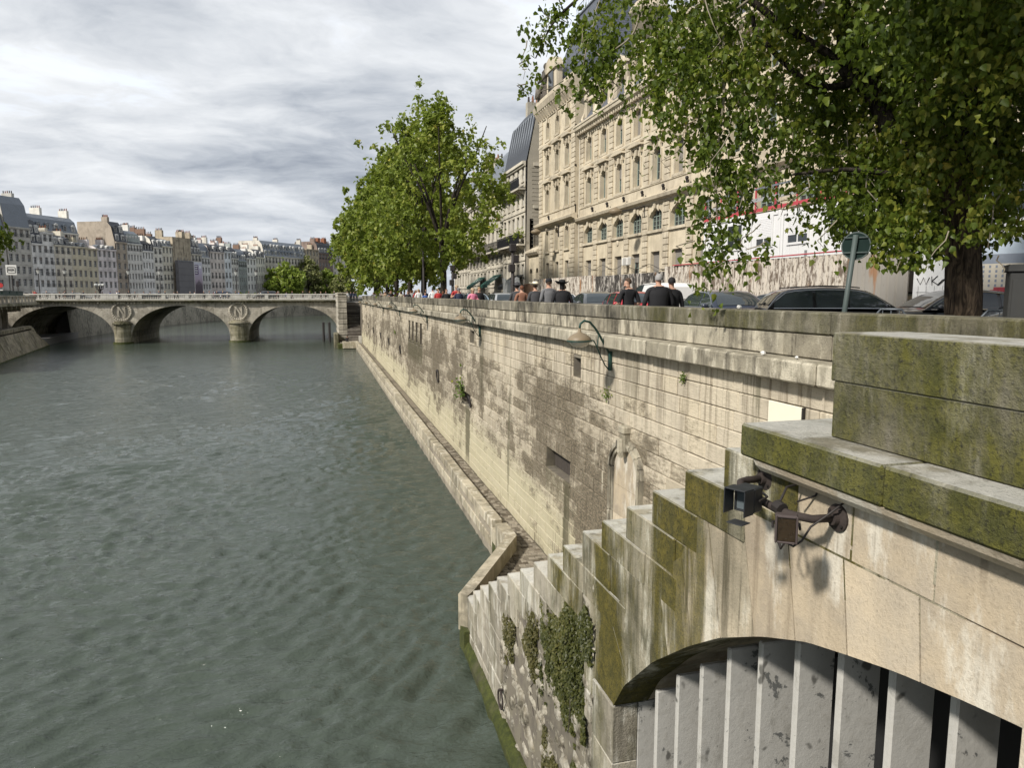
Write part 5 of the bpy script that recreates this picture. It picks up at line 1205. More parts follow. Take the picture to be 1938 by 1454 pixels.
# wrapped scaffold and banner
def wrapped():
    p, q = Vector((-46.6, 260.6)), Vector((-41.2, 271.2)); d = (q - p).normalized(); out = Vector((d.y, -d.x)); G = frame((p.x, p.y), d, out); L = (q - p).length
    M['wrap'] = plain('grey_scaffold_net', (.16, .155, .16), .85, var=.2, nscale=.8); M['banner'] = banner_mat()
    t = thing('scaffold', 'scaffold wrapped in grey netting below the bare stained party wall', 'scaffold', (p.x, p.y, QZ))
    def bx(mb, u0, u1, d0, d1, za, zb): mb.add([G(u0, d0, za), G(u1, d0, za), G(u1, d1, za), G(u0, d1, za), G(u0, d0, zb), G(u1, d0, zb), G(u1, d1, zb), G(u0, d1, zb)], [(3, 2, 1, 0), (4, 5, 6, 7), (0, 1, 5, 4), (1, 2, 6, 5), (2, 3, 7, 6), (3, 0, 4, 7)]); return mb
    bx(MB(), -.6, L - 4.6, .3, 1.5, QZ + 1.8, 19.6).build('netting', M['wrap'], t)
    for k in range(6): bx(MB(), -.6, L - 4.6, 1.5, 1.53, QZ + 2 + k * 2.1, QZ + 2.05 + k * 2.1).build('net_seam', M['rail'], t)
    for k in range(5): bx(MB(), -.5 + k * 1.7, -.42 + k * 1.7, 1.2, 1.3, QZ, 20.6).build('pole', M['zinc'], t)
    bx(MB(), -.6, L - 4.6, .3, 1.6, 19.6, 19.75).build('walkway', M['zinc'], t)
    b = thing('advertising_banner', 'tall violet advertising banner with dark gate picture on the wrapped scaffold', 'banner', G(L - 2.3, 1.4, QZ))
    bx(MB(), L - 4.5, L, 1.3, 1.5, QZ + .6, 19.7).build('frame', M['white_frame'], b)
    bx(MB(), L - 4.3, L - .2, 1.502, 1.53, QZ + .8, 19.5).build('printed_sheet', M['banner'], b)
    M['violet'] = plain('violet_print', (.1, .06, .13), .7); M['white_ink'] = plain('white_print', (.75, .75, .75), .7); M['dark_print'] = plain('dark_print', (.06, .05, .06), .7)
    bx(MB(), L - 4.1, L - 2.2, 1.531, 1.54, 15.3, 18.6).build('title_panel', M['violet'], b)
    for k in range(4): bx(MB(), L - 4.0, L - 2.5 - .2 * (k % 2), 1.541, 1.548, 18.0 - k * .75, 18.3 - k * .75).build('title_line', M['white_ink'], b)
    for k in range(7): bx(MB(), L - 3.9 + k * .52, L - 3.6 + k * .52, 1.531, 1.54, QZ + 1.2, 11.5 + (2.0 - .5 * abs(k - 3))).build('printed_column', M['dark_print'], b)
    for u in (.3,): bx(MB(), L - 1.7, L - .7, 1.531, 1.54, 17.5, 18.4).build('printed_emblem', M['white_ink'], b)
def banner_mat():
    m, n, b = base_mat('banner_sheet'); z = n.N('ShaderNodeSeparateXYZ', {0: n.N('ShaderNodeNewGeometry').outputs['Position']}).outputs[2]
    col = n.ramp(n.N('ShaderNodeMapRange', {0: z, 1: 7.0, 2: 19.5}).outputs[0], [(0, (.1, .08, .09)), (.35, (.13, .1, .12)), (.5, (.4, .33, .4)), (.75, (.5, .46, .58)), (1, (.6, .62, .7))])
    put(n, b, 'Base Color', n.mix(n.m('MULTIPLY', n.noise(n.N('ShaderNodeNewGeometry').outputs['Position'], 2.5, 5, .6), .4), col, (.2, .15, .18, 1))); put(n, b, 'Roughness', .7); return m
wrapped()
# ---------------------------------------------------------------- stone bridge
def bridge_mat():
    m, n, b = base_mat('bridge_ashlar'); tc = n.N('ShaderNodeNewGeometry').outputs['Position']; s = n.N('ShaderNodeSeparateXYZ', {0: tc})
    v = n.N('ShaderNodeCombineXYZ', {0: s.outputs[0], 1: s.outputs[2], 2: 0.0}).outputs[0]
    br = n.N('ShaderNodeTexBrick', {'Vector': v, 'Color1': (.47, .43, .36, 1), 'Color2': (.40, .365, .3, 1), 'Mortar': (.2, .18, .145, 1), 'Scale': 1.0, 'Mortar Size': .018, 'Brick Width': .85, 'Row Height': .3})
    no = n.noise(tc, .7, 7, .65); dr = n.noise(n.map(tc, scale=(1.6, 1.6, .22)), 1.0, 7, .65)
    col = n.mix(n.m('MULTIPLY', n.sstep(no, .48, .64), .4), br.outputs[0], (.2, .175, .135, 1)); col = n.mix(n.m('MULTIPLY', n.sstep(dr, .52, .66), .6), col, (.13, .11, .085, 1))
    put(n, b, 'Base Color', col); put(n, b, 'Roughness', .92)
    bp = n.N('ShaderNodeBump', {'Strength': .5, 'Distance': .04, 'Height': br.outputs[1]}); bp.invert = True; n.L.new(bp.outputs[0], b.inputs['Normal']); return m
M['bridge'] = bridge_mat()
M['bridge_s'] = stone('bridge_dressed_stone', (.46, .42, .345, 1), (.39, .355, .29, 1), dark=(.09, .08, .06), drip=.6, blotch=.35, var=.2, sc_=.4, bump=.2)
M['bridge_p'] = stone('pale_balustrade_stone', (.56, .54, .49, 1), (.5, .48, .43, 1), dark=(.2, .185, .15), drip=.45, blotch=.2, var=.1, sc_=.5, bump=.1)
M['bridge_d'] = stone('dark_pier_stone', (.3, .27, .2, 1), (.2, .18, .13, 1), dark=(.035, .032, .022), drip=.9, blotch=.6, var=.25, sc_=.4, moss=.3, bump=.3)
BY0, BY1 = 132.0, 153.0
def bridge():
    t = thing('stone_bridge', 'three-arched pale stone bridge with balustrade crossing the river', 'bridge', (-23, 132, 0))
    A = [(-41.3, 7.75), (-23.25, 7.75), (-4.75, 7.7)]; ZS, ZR = 1.0, 5.35
    def az(x, c, a): return ZS + ZR * math.sqrt(max(1 - ((x - c) / a) ** 2, 0)) ** 1.0
    N = 30
    for y, fl in ((BY0, 1), (BY1, 0)):
        w_ = MB()
        for c, a in A:
            xs = [c - a * math.cos(math.pi * k / N) for k in range(N + 1)]
            for k in range(N): w_.quad((xs[k], y, az(xs[k], c, a)), (xs[k + 1], y, az(xs[k + 1], c, a)), (xs[k + 1], y, 7.0), (xs[k], y, 7.0))
        for x0, x1 in ((-52, -49.05), (-33.55, -31.0), (-15.5, -12.45), (2.95, 3.9)): w_.quad((x0, y, -1), (x1, y, -1), (x1, y, 7.0), (x0, y, 7.0))
        w_.build('spandrel_wall', M['bridge'], t)
    s = MB()
    for c, a in A:
        xs = [c - a * math.cos(math.pi * k / N) for k in range(N + 1)]
        for k in range(N): s.quad((xs[k], BY0, az(xs[k], c, a)), (xs[k + 1], BY0, az(xs[k + 1], c, a)), (xs[k + 1], BY1, az(xs[k + 1], c, a)), (xs[k], BY1, az(xs[k], c, a)))
        for e in (-1, 1): s.quad((c + e * a, BY0, -1), (c + e * a, BY1, -1), (c + e * a, BY1, ZS), (c + e * a, BY0, ZS))
    s.build('arch_barrel', M['bridge_d'], t)
    vs = []
    for c, a in A:
        n = 27
        for k in range(n):
            q = []
            for r in (1.0, 1.0): pass
            th = [math.pi * (k + .02) / n, math.pi * (k + .5) / n, math.pi * (k + .98) / n]
            inn = [(c - a * math.cos(h), ZS + ZR * math.sin(h)) for h in th]; out = [(c - (a + 1.0) * math.cos(h), ZS + (ZR + 1.0) * math.sin(h)) for h in th]
            out = [(x, min(z, 6.75)) for x, z in out]
            vs.append(MB().prism(inn + out[::-1], lambda u, v, w2: (u, w2, v), BY0 - .1, BY0 + .3))
    for q in vs: q.build('voussoir', M['bridge_s'], t)
    # piers with rounded cutwaters
    for x0, x1 in ((-33.55, -31.0), (-15.5, -12.45)):
        c, r = (x0 + x1) / 2, (x1 - x0) / 2
        p = MB(); pl = [(x0, BY0 + .1)] + [(c - r * math.cos(h), BY0 - 1.5 * math.sin(h) ** .8) for h in np.linspace(0, math.pi, 11)] + [(x1, BY0 + .1)]
        for k in range(7): MB().prism(pl, lambda u, v, w2: (u, v, w2), .32 + k * .42, .32 + k * .42 + .40).build('pier_course', M['bridge_d'], t)
        pb = [(x0 - .25, BY0 + .1)] + [(c - (r + .25) * math.cos(h), BY0 - 1.75 * math.sin(h) ** .8) for h in np.linspace(0, math.pi, 11)] + [(x1 + .25, BY0 + .1)]
        MB().prism(pb, lambda u, v, w2: (u, v, w2), -1, .3).build('pier_footing', M['footing'], t)
        MB().prism(pb, lambda u, v, w2: (u, v, w2), 3.26, 3.5).build('pier_cap', M['bridge_d'], t); pc = [(c + (u - c) * .8, BY0 + (v - BY0) * .6) for u, v in pb]
        MB().prism(pc, lambda u, v, w2: (u, v, w2), 3.5, 3.75).build('pier_cap', M['bridge_d'], t)
        # wreath with the letter N
        md = MB(); zc = 5.35; y = BY0 - .12
        for k in range(28):
            h = 2 * math.pi * k / 28; rr_ = 1.42
            md.ball((c + rr_ * math.cos(h), y, zc + rr_ * math.sin(h)), .23, .16, .23, 6, 4)
        wr = md.build('wreath', M['bridge_s'], t, True)
        MB().tube([(c + 1.12 * math.cos(h), y + .02, zc + 1.12 * math.sin(h)) for h in np.linspace(0, 2 * math.pi, 25)], .07, 5, cap=False).build('medallion_rim', M['bridge_s'], t)
        n_ = MB(); n_.box(c - .58, c - .38, y - .1, y + .1, zc - .75, zc + .75); n_.box(c + .38, c + .58, y - .1, y + .1, zc - .75, zc + .75)
        n_.prism([(c - .58, zc + .75), (c - .3, zc + .75), (c + .58, zc - .75), (c + .3, zc - .75)], lambda u, v, w2: (u, w2, v), y - .12, y + .08)
        for e in (-.48, .48):
            for z in (-.8, .76): n_.box(c + e - .2, c + e + .2, y - .11, y + .09, zc + z - .06, zc + z + .06)
        n_.build('letter_n', M['bridge_s'], t)
        MB().tube([(c - .9, y, zc - 1.3), (c - .35, y, zc - 1.55), (c, y, zc - 1.35), (c + .35, y, zc - 1.55), (c + .9, y, zc - 1.3)], .14, 5).build('ribbon', M['bridge_s'], t)
    MB().prism([(BY0 - .02, 6.78), (BY0 - .3, 6.95), (BY0 - .55, 7.05), (BY0 - .6, 7.25), (BY0 + .4, 7.28), (BY0 + .4, 6.78)], lambda u, v, w2: (w2, u, v), -50, 3.4).build('cornice', M['bridge_d'], t)
    dn = MB(); x = -49.8
    while x < 3.2: dn.box(x, x + .22, BY0 - .42, BY0 - .05, 6.72, 6.93); x += .5
    dn.build('dentils', M['bridge_d'], t, kind='stuff')
    rz = lambda x: 7.28 + .0 * x
    b_, ps = MB(), []
    b_.box(-49.8, 3.3, BY0 - .38, BY0 + .1, 7.285, 7.5); b_.build('plinth', M['bridge_p'], t)
    MB().bev(-49.8, 3.3, BY0 - .42, BY0 + .14, 8.12, 8.34, .05).build('handrail', M['bridge_p'], t)
    xs = []; x = -49.7
    while x < 3:
        solid = any(abs(x + 1.1 - c) < 2.0 for c in (-32.3, -14.0)); wd = 2.6 if solid else .62
        MB().bev(x, x + wd, BY0 - .4, BY0 + .12, 7.5, 8.12, .02).build('pedestal', M['bridge_p'], t); x2 = x + wd; x = x2 + 3.0
        bl = MB(); u = x2 + .16
        while u < min(x, 3.1) - .1: bl.lathe([(.075, 0), (.05, .06), (.095, .2), (.1, .28), (.05, .46), (.045, .52), (.08, .62)], 6, (u, BY0 - .14, 7.5)); u += .27
        if bl.v: bl.build('balusters', M['bridge_p'], t, True, kind='stuff')
    d = MB(); d.quad((-52, BY0 + .1, 7.05), (4, BY0 + .1, 7.05), (4, BY1, 7.05), (-52, BY1, 7.05)); d.build('deck', M['asphalt'], t)
    MB().box(-52, 4, BY1 - .4, BY1, 7.0, 8.2).build('far_parapet', M['bridge_p'], t)
bridge()
def bridge_stairs():
    t = thing('bridge_stairs', 'dark straight flight of stone steps between the bridge end and the quay wall', 'stairs', (4.8, 112, .8))
    M['step_dark'] = stone('dark_worn_step', (.17, .145, .12, 1), (.12, .1, .085, 1), dark=(.035, .03, .025), drip=.3, blotch=.4, var=.35, sc_=.5)
    n = 37; r_ = (6.98 - .8) / n
    for k in range(n): MB().bev(3.86, 5.86, 112.2 + k * .3, 112.2 + (k + 1) * .3 + .25, .8 + k * r_ - .02, .8 + (k + 1) * r_ - .03, .012).build('step', M['step_dark'], t)
    MB().prism([(112.4, -.5), (123.6, -.5), (123.6, 6.6)], lambda u, v, w2: (w2, u, v), 3.87, 5.84).build('stair_core', M['quay_core'], t)
    p = thing('bridge_end_pier', 'tall quoined stone pier where the bridge meets the dark stairs', 'pier', (3.2, 116, 0)); rr = random.Random(4)
    for k in range(20):
        z = -.3 + k * .43; o = .06 if k % 2 else 0
        MB().bev(2.5 - o, 3.84, 115.6 - o, 131.8, z, z + .41, .03).build('pier_stone', M['bridge_d'] if k < 4 else M['bridge_s'], p)
    MB().bev(2.4, 3.9, 115.4, 131.8, 8.3, 8.5, .03).build('pier_cap', M['bridge_s'], p)
    MB().bev(1.7, 2.48, 113.5, 117.5, -1, 2.2, .1).build('mooring_block', M['bridge_d'], p)
    MB().bev(2.2, 3.8, 110.6, 115.3, -1, .74, .08).build('pier_footing', M['footing'], p)
    q = thing('landing_kerb', 'low stone kerb turning the corner at the foot of the dark bridge stairs', 'kerb wall', (4, 110, 0))
    MB().prism([(2.9, 110.0), (4.86, 110.0), (5.2, 111.5), (5.2, 111.98), (2.9, 111.98)], lambda u, v, w2: (u, v, w2), .1, 1.08).build('kerb_stone', M['ledge'], q)
    MB().box(5.35, 5.75, 110.6, 111.4, .8, 1.9).build('bollard_stone', M['bridge_p'], q)
    sheet('stair_landing', [(2.6, 112.0), (5.84, 112.0), (5.84, 124), (2.6, 124)], .79, M['cobble'], -.6)
    sheet('stair_head', [(3.86, 123.4), (6.56, 123.4), (6.56, 133), (3.86, 133)], 6.97, M['paving'], 6)
bridge_stairs()
# mooring piles under the right arch
for i, (x, y) in enumerate(((.2, 128.5), (1.2, 127.5))):
    t = thing('mooring_pile', ['slim grey mooring pile standing in the water under the right arch', 'mooring pile in the water closest to the bridge end pier'][i], 'pile', (x, y, 0), 'mooring piles by the bridge')
    MB().tube([(x, y, -1), (x, y, 3.2)], .2, 8).build('post', M['iron'], t); MB().lathe([(.24, 0), (.24, .15), (.05, .3)], 8, (x, y, 3.2)).build('cap', M['iron'], t)

# ---------------------------------------------------------------- left promenade beside the bridge
def promenade():
    a, b = Vector((-34.3, 82.0)), Vector((-42.6, 130.0)); d = (b - a).normalized(); inn = Vector((-d.y, d.x)); L = (b - a).length
    G = lambda u, o, z: (a.x + d.x * u + inn.x * o, a.y + d.y * u + inn.y * o, z)
    def bx(mb, u0, u1, o0, o1, z0, z1):
        return mb.add([G(u0, o0, z0), G(u1, o0, z0), G(u1, o1, z0), G(u0, o1, z0), G(u0, o0, z1), G(u1, o0, z1), G(u1, o1, z1), G(u0, o1, z1)], [(3, 2, 1, 0), (4, 5, 6, 7), (0, 1, 5, 4), (1, 2, 6, 5), (2, 3, 7, 6), (3, 0, 4, 7)])
    t = thing('lower_quay_wall', 'sloping stained lower quay wall on the left bank before the bridge', 'quay wall', (a.x, a.y, 0))
    M['lq'] = stone('left_quay_stone', (.33, .285, .2, 1), (.26, .22, .155, 1), dark=(.05, .045, .03), drip=.8, blotch=.5, var=.15, sc_=.5, moss=.35, mossn=.56)
    rr = random.Random(6)
    e = L - 8; zt = lambda u: 3.15 if u < e else 3.15 - (u - e) * .38
    st = []
    for j in range(5):
        z0, z1 = .15 + j * .55, .15 + j * .55 + .54; u = 0
        while u < L:
            u2 = min(u + rr.uniform(1.2, 2.2), L); top = min(z1, zt((u + u2) / 2) - .1)
            if top > z0 + .1: st.append(MB().add([G(u + .01, z0 * .35, z0), G(u2 - .01, z0 * .35, z0), G(u2 - .01, top * .35, top), G(u + .01, top * .35, top), G(u + .01, z0 * .35 + .5, z0), G(u2 - .01, z0 * .35 + .5, z0), G(u2 - .01, top * .35 + .5, top), G(u + .01, top * .35 + .5, top)], [(3, 2, 1, 0), (4, 5, 6, 7), (0, 1, 5, 4), (1, 2, 6, 5), (2, 3, 7, 6), (3, 0, 4, 7)]))
            u = u2
    pieces(t, 'wall_stone', st, M['lq'], 200)
    f = MB(); f.quad(G(0, 0, -1), G(L, 0, -1), G(L, .04, .15), G(0, .04, .15)); f.quad(G(0, .04, .15), G(L, .04, .15), G(L, .5, .15), G(0, .5, .15)); f.build('footing', M['footing'], t)
    u = 0
    while u < L:
        u2 = min(u + 1.9, L); za, zb = zt(u), zt(u2)
        MB().add([G(u + .01, 1.0, za - .02), G(u2 - .01, 1.0, zb - .02), G(u2 - .01, 2.0, zb - .02), G(u + .01, 2.0, za - .02), G(u + .01, .95, za + .42), G(u2 - .01, .95, zb + .42), G(u2 - .01, 1.9, zb + .42), G(u + .01, 1.9, za + .42)], [(3, 2, 1, 0), (4, 5, 6, 7), (0, 1, 5, 4), (1, 2, 6, 5), (2, 3, 7, 6), (3, 0, 4, 7)]).build('coping_stone', M['lq'], t); u = u2
    g = MB(); g.quad(G(0, 1.9, 3.0), G(L, 1.9, 3.0), G(L, 9, 3.0), G(0, 9, 3.0)); g.build('terrace', M['paving'], t)
    p = thing('cantilevered_promenade', 'grey promenade overhanging on stone brackets above the lower left quay', 'promenade', (a.x, a.y, 3))
    bx(MB(), 0, L + 1, 6.2, 7, 3.0, 6.6).build('back_wall', M['bridge_d'], p)
    for k in range(11): bx(MB(), 1 + k * 4.6, 2.1 + k * 4.6, 5.2, 6.2, 3.0, 5.6).build('pilaster', M['bridge_s'], p); bx(MB(), .7 + k * 4.6, 2.4 + k * 4.6, 5.0, 6.2, 5.6, 5.9).build('pilaster_cap', M['bridge_s'], p)
    for k in range(16): bx(bx(MB(), 1 + k * 3.1, 1.45 + k * 3.1, 1.7, 6.2, 6.2, 6.6), 1 + k * 3.1, 1.45 + k * 3.1, 3.4, 6.2, 5.6, 6.199).build('bracket', M['bridge_s'], p)
    bx(MB(), 0, L + 1, 1.2, 30, 6.6, 6.95).build('slab', M['bridge_d'], p)
    bx(bx(MB(), 0, L + 1, 1.45, 1.9, 6.95, 7.1), 0, L + 1, 1.4, 1.95, 7.86, 8.04).build('parapet_rails', M['bridge_s'], p)
    for k in range(20): bx(MB(), .0 + k * 2.5, 1.6 + k * 2.5, 1.5, 1.85, 7.1, 7.86).build('parapet_panel', M['bridge_s'], p)
    M['book'] = plain('bookstall_green', (.02, .045, .035), .6)
    for k in range(5):
        o = thing('bookstall_box', ['green riverside bookstall box at the far left of the promenade', 'second green bookstall box on the left promenade parapet', 'third green bookstall box on the left promenade parapet', 'fourth green bookstall box on the left promenade parapet', 'green bookstall box nearest the bridge on the left promenade'][k], 'stall box', G(18 + k * 4.6, 1.7, 8.05), 'green bookstall boxes on the parapet')
        bx(MB(), 16.2 + k * 4.6, 20.2 + k * 4.6, 1.35, 2.2, 8.05, 8.6).build('box', M['book'], o); bx(MB(), 16.1 + k * 4.6, 20.3 + k * 4.6, 1.25, 2.3, 8.6, 8.68).build('lid', M['book'], o)
    # station sign
    s = thing('station_sign', 'white square station sign lettered RER on a post at the left end of the bridge', 'sign', (-46.4, 128, 6.95))
    MB().tube([(-46.4, 128, 6.95), (-46.4, 128, 11.3)], .09, 8).build('post', M['iron'], s)
    bd = MB().bev(-47.15, -45.65, 127.9, 128.02, 11.2, 12.75, .04).build('board', M['white_frame'], s)
    bo = MB(); R_ = .2; pts = []
    for cx, cz, a0 in ((.42, .32, 0), (-.42, .32, 90), (-.42, -.32, 180), (.42, -.32, 270)):
        pts += [(-46.4 + cx + .12 * math.cos(rad(a0 + h)), 127.87, 11.98 + cz + .12 * math.sin(rad(a0 + h))) for h in (0, 45, 90)]
    bo.tube(pts + [pts[0]], .03, 5, cap=False); bo.build('ring', M['iron'], s)
    fc = bpy.data.curves.new('lettering', 'FONT'); fc.body = 'RER'; fc.size = .5; fc.align_x = 'CENTER'; fc.align_y = 'CENTER'; fc.extrude = .012; fc.materials.append(M['iron'])
    tmp = link('lettering_curve', fc); tmp.rotation_euler = (rad(90), 0, 0); bpy.context.view_layer.update()
    me = bpy.data.meshes.new_from_object(tmp.evaluated_get(bpy.context.evaluated_depsgraph_get())); bpy.data.objects.remove(tmp)
    fo = link('lettering', me, s); fo.location = (0, -.13, 5.03); fo.rotation_euler = (rad(90), 0, 0)
    n = thing('road_sign', 'red and white round no-parking sign with plate at the left end of the bridge', 'sign', (-47.3, 126, 6.95))
    MB().tube([(-47.3, 126, 6.95), (-47.3, 126, 9.9)], .04, 6).build('post', M['iron'], n)
    M['red'] = plain('sign_red', (.4, .03, .03), .5)
    MB().lathe([(.36, 0), (.36, .04)], 16, (-47.3, 125.95, 9.6), Matrix.Rotation(rad(90), 4, 'X')).build('disc', M['red'], n)
    MB().box(-47.55, -47.05, 125.92, 125.96, 8.3, 8.95).build('plate', M['white_frame'], n)
    for i, (x, y) in enumerate(((-49.0, 124), (-45.2, 126.5))):
        bl = thing('traffic_light', ['black traffic light beside the station sign', 'black traffic light nearer the bridge end'][i], 'traffic light', (x, y, 6.95)); MB().tube([(x, y, 6.95), (x, y, 10.2)], .06, 6).build('post', M['iron'], bl); MB().bev(x - .16, x + .16, y - .15, y + .15, 9.4, 10.3, .03).build('signal_head', M['iron'], bl)
promenade()
# street lamps along the bridge and the quays
M['lantern'] = plain('milky_lantern_glass', (.5, .5, .47), .3)
def lantern_post(h=5.4):
    t = thing('street_lamp', 'lantern street lamp at the left end of the bridge', 'street lamp', (0, 0, 0), 'lantern lamps on the bridge')
    MB().lathe([(.24, 0), (.24, .3), (.14, .5), (.12, 1.0), (.075, 1.2), (.055, h - 1.1), (.1, h - 1.0), (.05, h - .9)], 9).build('post', M['iron'], t, True)
    MB().lathe([(.17, h - .9), (.3, h - .3)], 6).build('lantern', M['lantern'], t)
    MB().lathe([(.36, h - .3), (.3, h - .22), (.12, h - .05), (.05, h + .05), (.02, h + .2)], 8).build('cap', M['iron'], t)
    return t
lp = lantern_post(); index_children()
for i, (x, y, z, lab) in enumerate(((-44.5, 133.2, 7.1, 'lantern street lamp at the left end of the bridge'), (-40.7, 133.2, 7.1, 'lantern lamp on the bridge in front of the cream and narrow white houses'), (-31.2, 133.2, 7.1, 'lantern lamp on the bridge just right of the left medallion'), (-26.4, 133.2, 7.1, 'lantern lamp on the bridge above the middle arch, left of the wrapped scaffold'), (-14.2, 133.2, 7.1, 'lantern lamp on the bridge above the right medallion'), (-10.9, 133.2, 7.1, 'lantern lamp on the bridge before the bright green round trees'))):
    if i == 0: lp.location = (x, y, z); lp['label'] = lab
    else: dup(lp, (x, y, z), 0, lab)
def statue_group():
    t = thing('bronze_lamp_group', 'dark ornate bronze lamp group standing on the bridge pavement', 'lamp', (-35.9, 134, 7.05))
    MB().lathe([(.5, 0), (.45, .5), (.2, .8), (.16, 1.6), (.3, 1.9), (.12, 2.2), (.1, 3.0)], 8, (-35.9, 134, 7.05)).build('stand', M['iron'], t, True)
    for k in range(5):
        h = 2 * math.pi * k / 5; MB().tube([(-35.9, 134, 8.9), (-35.9 + .5 * math.cos(h), 134 + .5 * math.sin(h), 9.1), (-35.9 + .6 * math.cos(h), 134 + .6 * math.sin(h), 9.6)], .06, 5).build('arm', M['iron'], t)
        MB().ball((-35.9 + .6 * math.cos(h), 134 + .6 * math.sin(h), 9.8), .22, nu=8, nv=6).build('globe', M['lantern'], t, True)
statue_group()
def tall_lamp(x, y, h, lab, arm):
    t = thing('lamp_column', lab, 'street lamp', (x, y, QZ)); MB().tube([(x, y, QZ), (x, y, QZ + 1.2), (x, y, QZ + h)], [.13, .1, .06], 8).build('column', M['iron'], t, True)
    if arm: MB().tube([(x, y, QZ + h - .9), (x + .8, y - .2, QZ + h - .75)], .035, 5).build('arm', M['iron'], t); MB().lathe([(.1, .12), (.3, .0), (.2, -.1)], 10, (x + .95, y - .2, QZ + h - .8)).build('lamp_head', M['iron'], t, True)
    else:
        for k, (dx, z) in enumerate(((0, 0), (.12, -.5), (-.05, -.9))): MB().bev(x + dx - .14, x + dx + .14, y - .12, y + .12, QZ + h - .35 + z, QZ + h + z, .03).build('camera_box', M['iron'], t)
tall_lamp(7.5, 54.0, 6.3, 'slim tall lamp column on the quay in front of the first tall tree', True)
tall_lamp(8.3, 31.0, 3.6, 'dark post topped with small boxes among the parked cars', False)
tall_lamp(8.0, 44.5, 3.2, 'short dark post with box on the quay pavement by the trees', False)
# ---------------------------------------------------------------- hoarding, site cabins, poster board, street furniture
def hoarding():
    M['plank_w'] = hoard_mat('peeling_white_sheet', (.52, .47, .4), (.13, .1, .075), .5); M['plank_d'] = hoard_mat('peeling_dark_sheet', (.38, .35, .31), (.03, .026, .022), .46)
    M['plank_g'] = hoard_mat('grey_sheet', (.27, .25, .22), (.12, .1, .08), .62); M['plank_b'] = plain('brown_gate_plank', (.15, .085, .05), .85, var=.4, nscale=10, dirt=.4)
    M['cap_red'] = plain('red_rail_paint', (.42, .06, .075), .55)
    rr = random.Random(8)
    t = thing('site_hoarding', 'long corrugated hoarding with peeling white, rusty and black paint along the street', 'hoarding', (16.5, 30, QZ))
    pan = []; y = 17.2
    while y < 55.0:
        w2 = .34 if y < 34 else .42
        if y < 19.3: top, mt = 9.32, 'plank_g'
        elif y < 32.3: top, mt = 9.36 + (y - 19) * .006, 'plank_w'
        elif y < 41.5: top, mt = 9.2, 'plank_d'
        else: top, mt = 9.28, 'plank_w'
        mb = MB(); e = .045; yy = [y, y + w2 * .18, y + w2 * .3, y + w2 * .7, y + w2 * .82, y + w2 - .004]; xx = [0, 0, -e, -e, 0, 0]
        for i in range(5): mb.quad((16.5 + xx[i], yy[i], QZ), (16.5 + xx[i + 1], yy[i + 1], QZ), (16.5 + xx[i + 1], yy[i + 1], top), (16.5 + xx[i], yy[i], top))
        n0 = len(mb.v)
        mb.quad((16.53, y, QZ), (16.53, y + w2 - .004, QZ), (16.53, y + w2 - .004, top), (16.53, y, top))
        pan.append((mb, mt)); y += w2
    for mb, mt in pan: mb.build('panel_sheet', M[mt], t)
    MB().box(16.4, 16.56, 19.5, 31.5, 9.44, 9.475).build('red_rail', M['cap_red'], t)
    for k in range(8): MB().box(16.54, 16.62, 18 + k * 5, 18.1 + k * 5, QZ, 9.2).build('post', M['zinc'], t)
    g = thing('plank_gate', 'brown wooden gate at the far end of the corrugated hoarding', 'gate', (16.6, 57, QZ))
    for k in range(9): MB().bev(16.56, 16.62, 55.1 + k * .34, 55.41 + k * .34, QZ, 9.0, .01).build('plank', M['plank_b'], g)
    for yv in (55.0, 58.2): MB().box(16.5, 16.68, yv, yv + .1, QZ, 9.35).build('post', M['plank_g'], g)
def hoard_mat(name, c1, c2, th):
    m, n, b = base_mat(name); p = n.N('ShaderNodeNewGeometry').outputs['Position']; r = n.N('ShaderNodeObjectInfo').outputs['Random']
    po = n.N('ShaderNodeVectorMath', {0: p, 1: n.N('ShaderNodeCombineXYZ', {2: n.m('MULTIPLY', r, 9.0)}).outputs[0]}, operation='ADD').outputs[0]
    a = n.noise(n.map(po, scale=(5, 5, 1.3)), 1.0, 9, .7, .4); f = n.noise(n.map(po, scale=(14, 14, 5)), 1.0, 7, .72)
    col = n.mix(n.sstep(n.m('ADD', n.m('MULTIPLY', a, .6), n.m('MULTIPLY', f, .4)), th - .03, th + .05), C4(c1), C4(c2))
    ru = n.m('MULTIPLY', n.sstep(n.noise(n.map(p, scale=(1.1, 1.1, .25), loc=(3, 2, 2)), 1.0, 6, .6), .58, .66), .75); col = n.mix(ru, col, (.26, .11, .03, 1))
    put(n, b, 'Base Color', col); put(n, b, 'Roughness', .85); return m
hoarding()
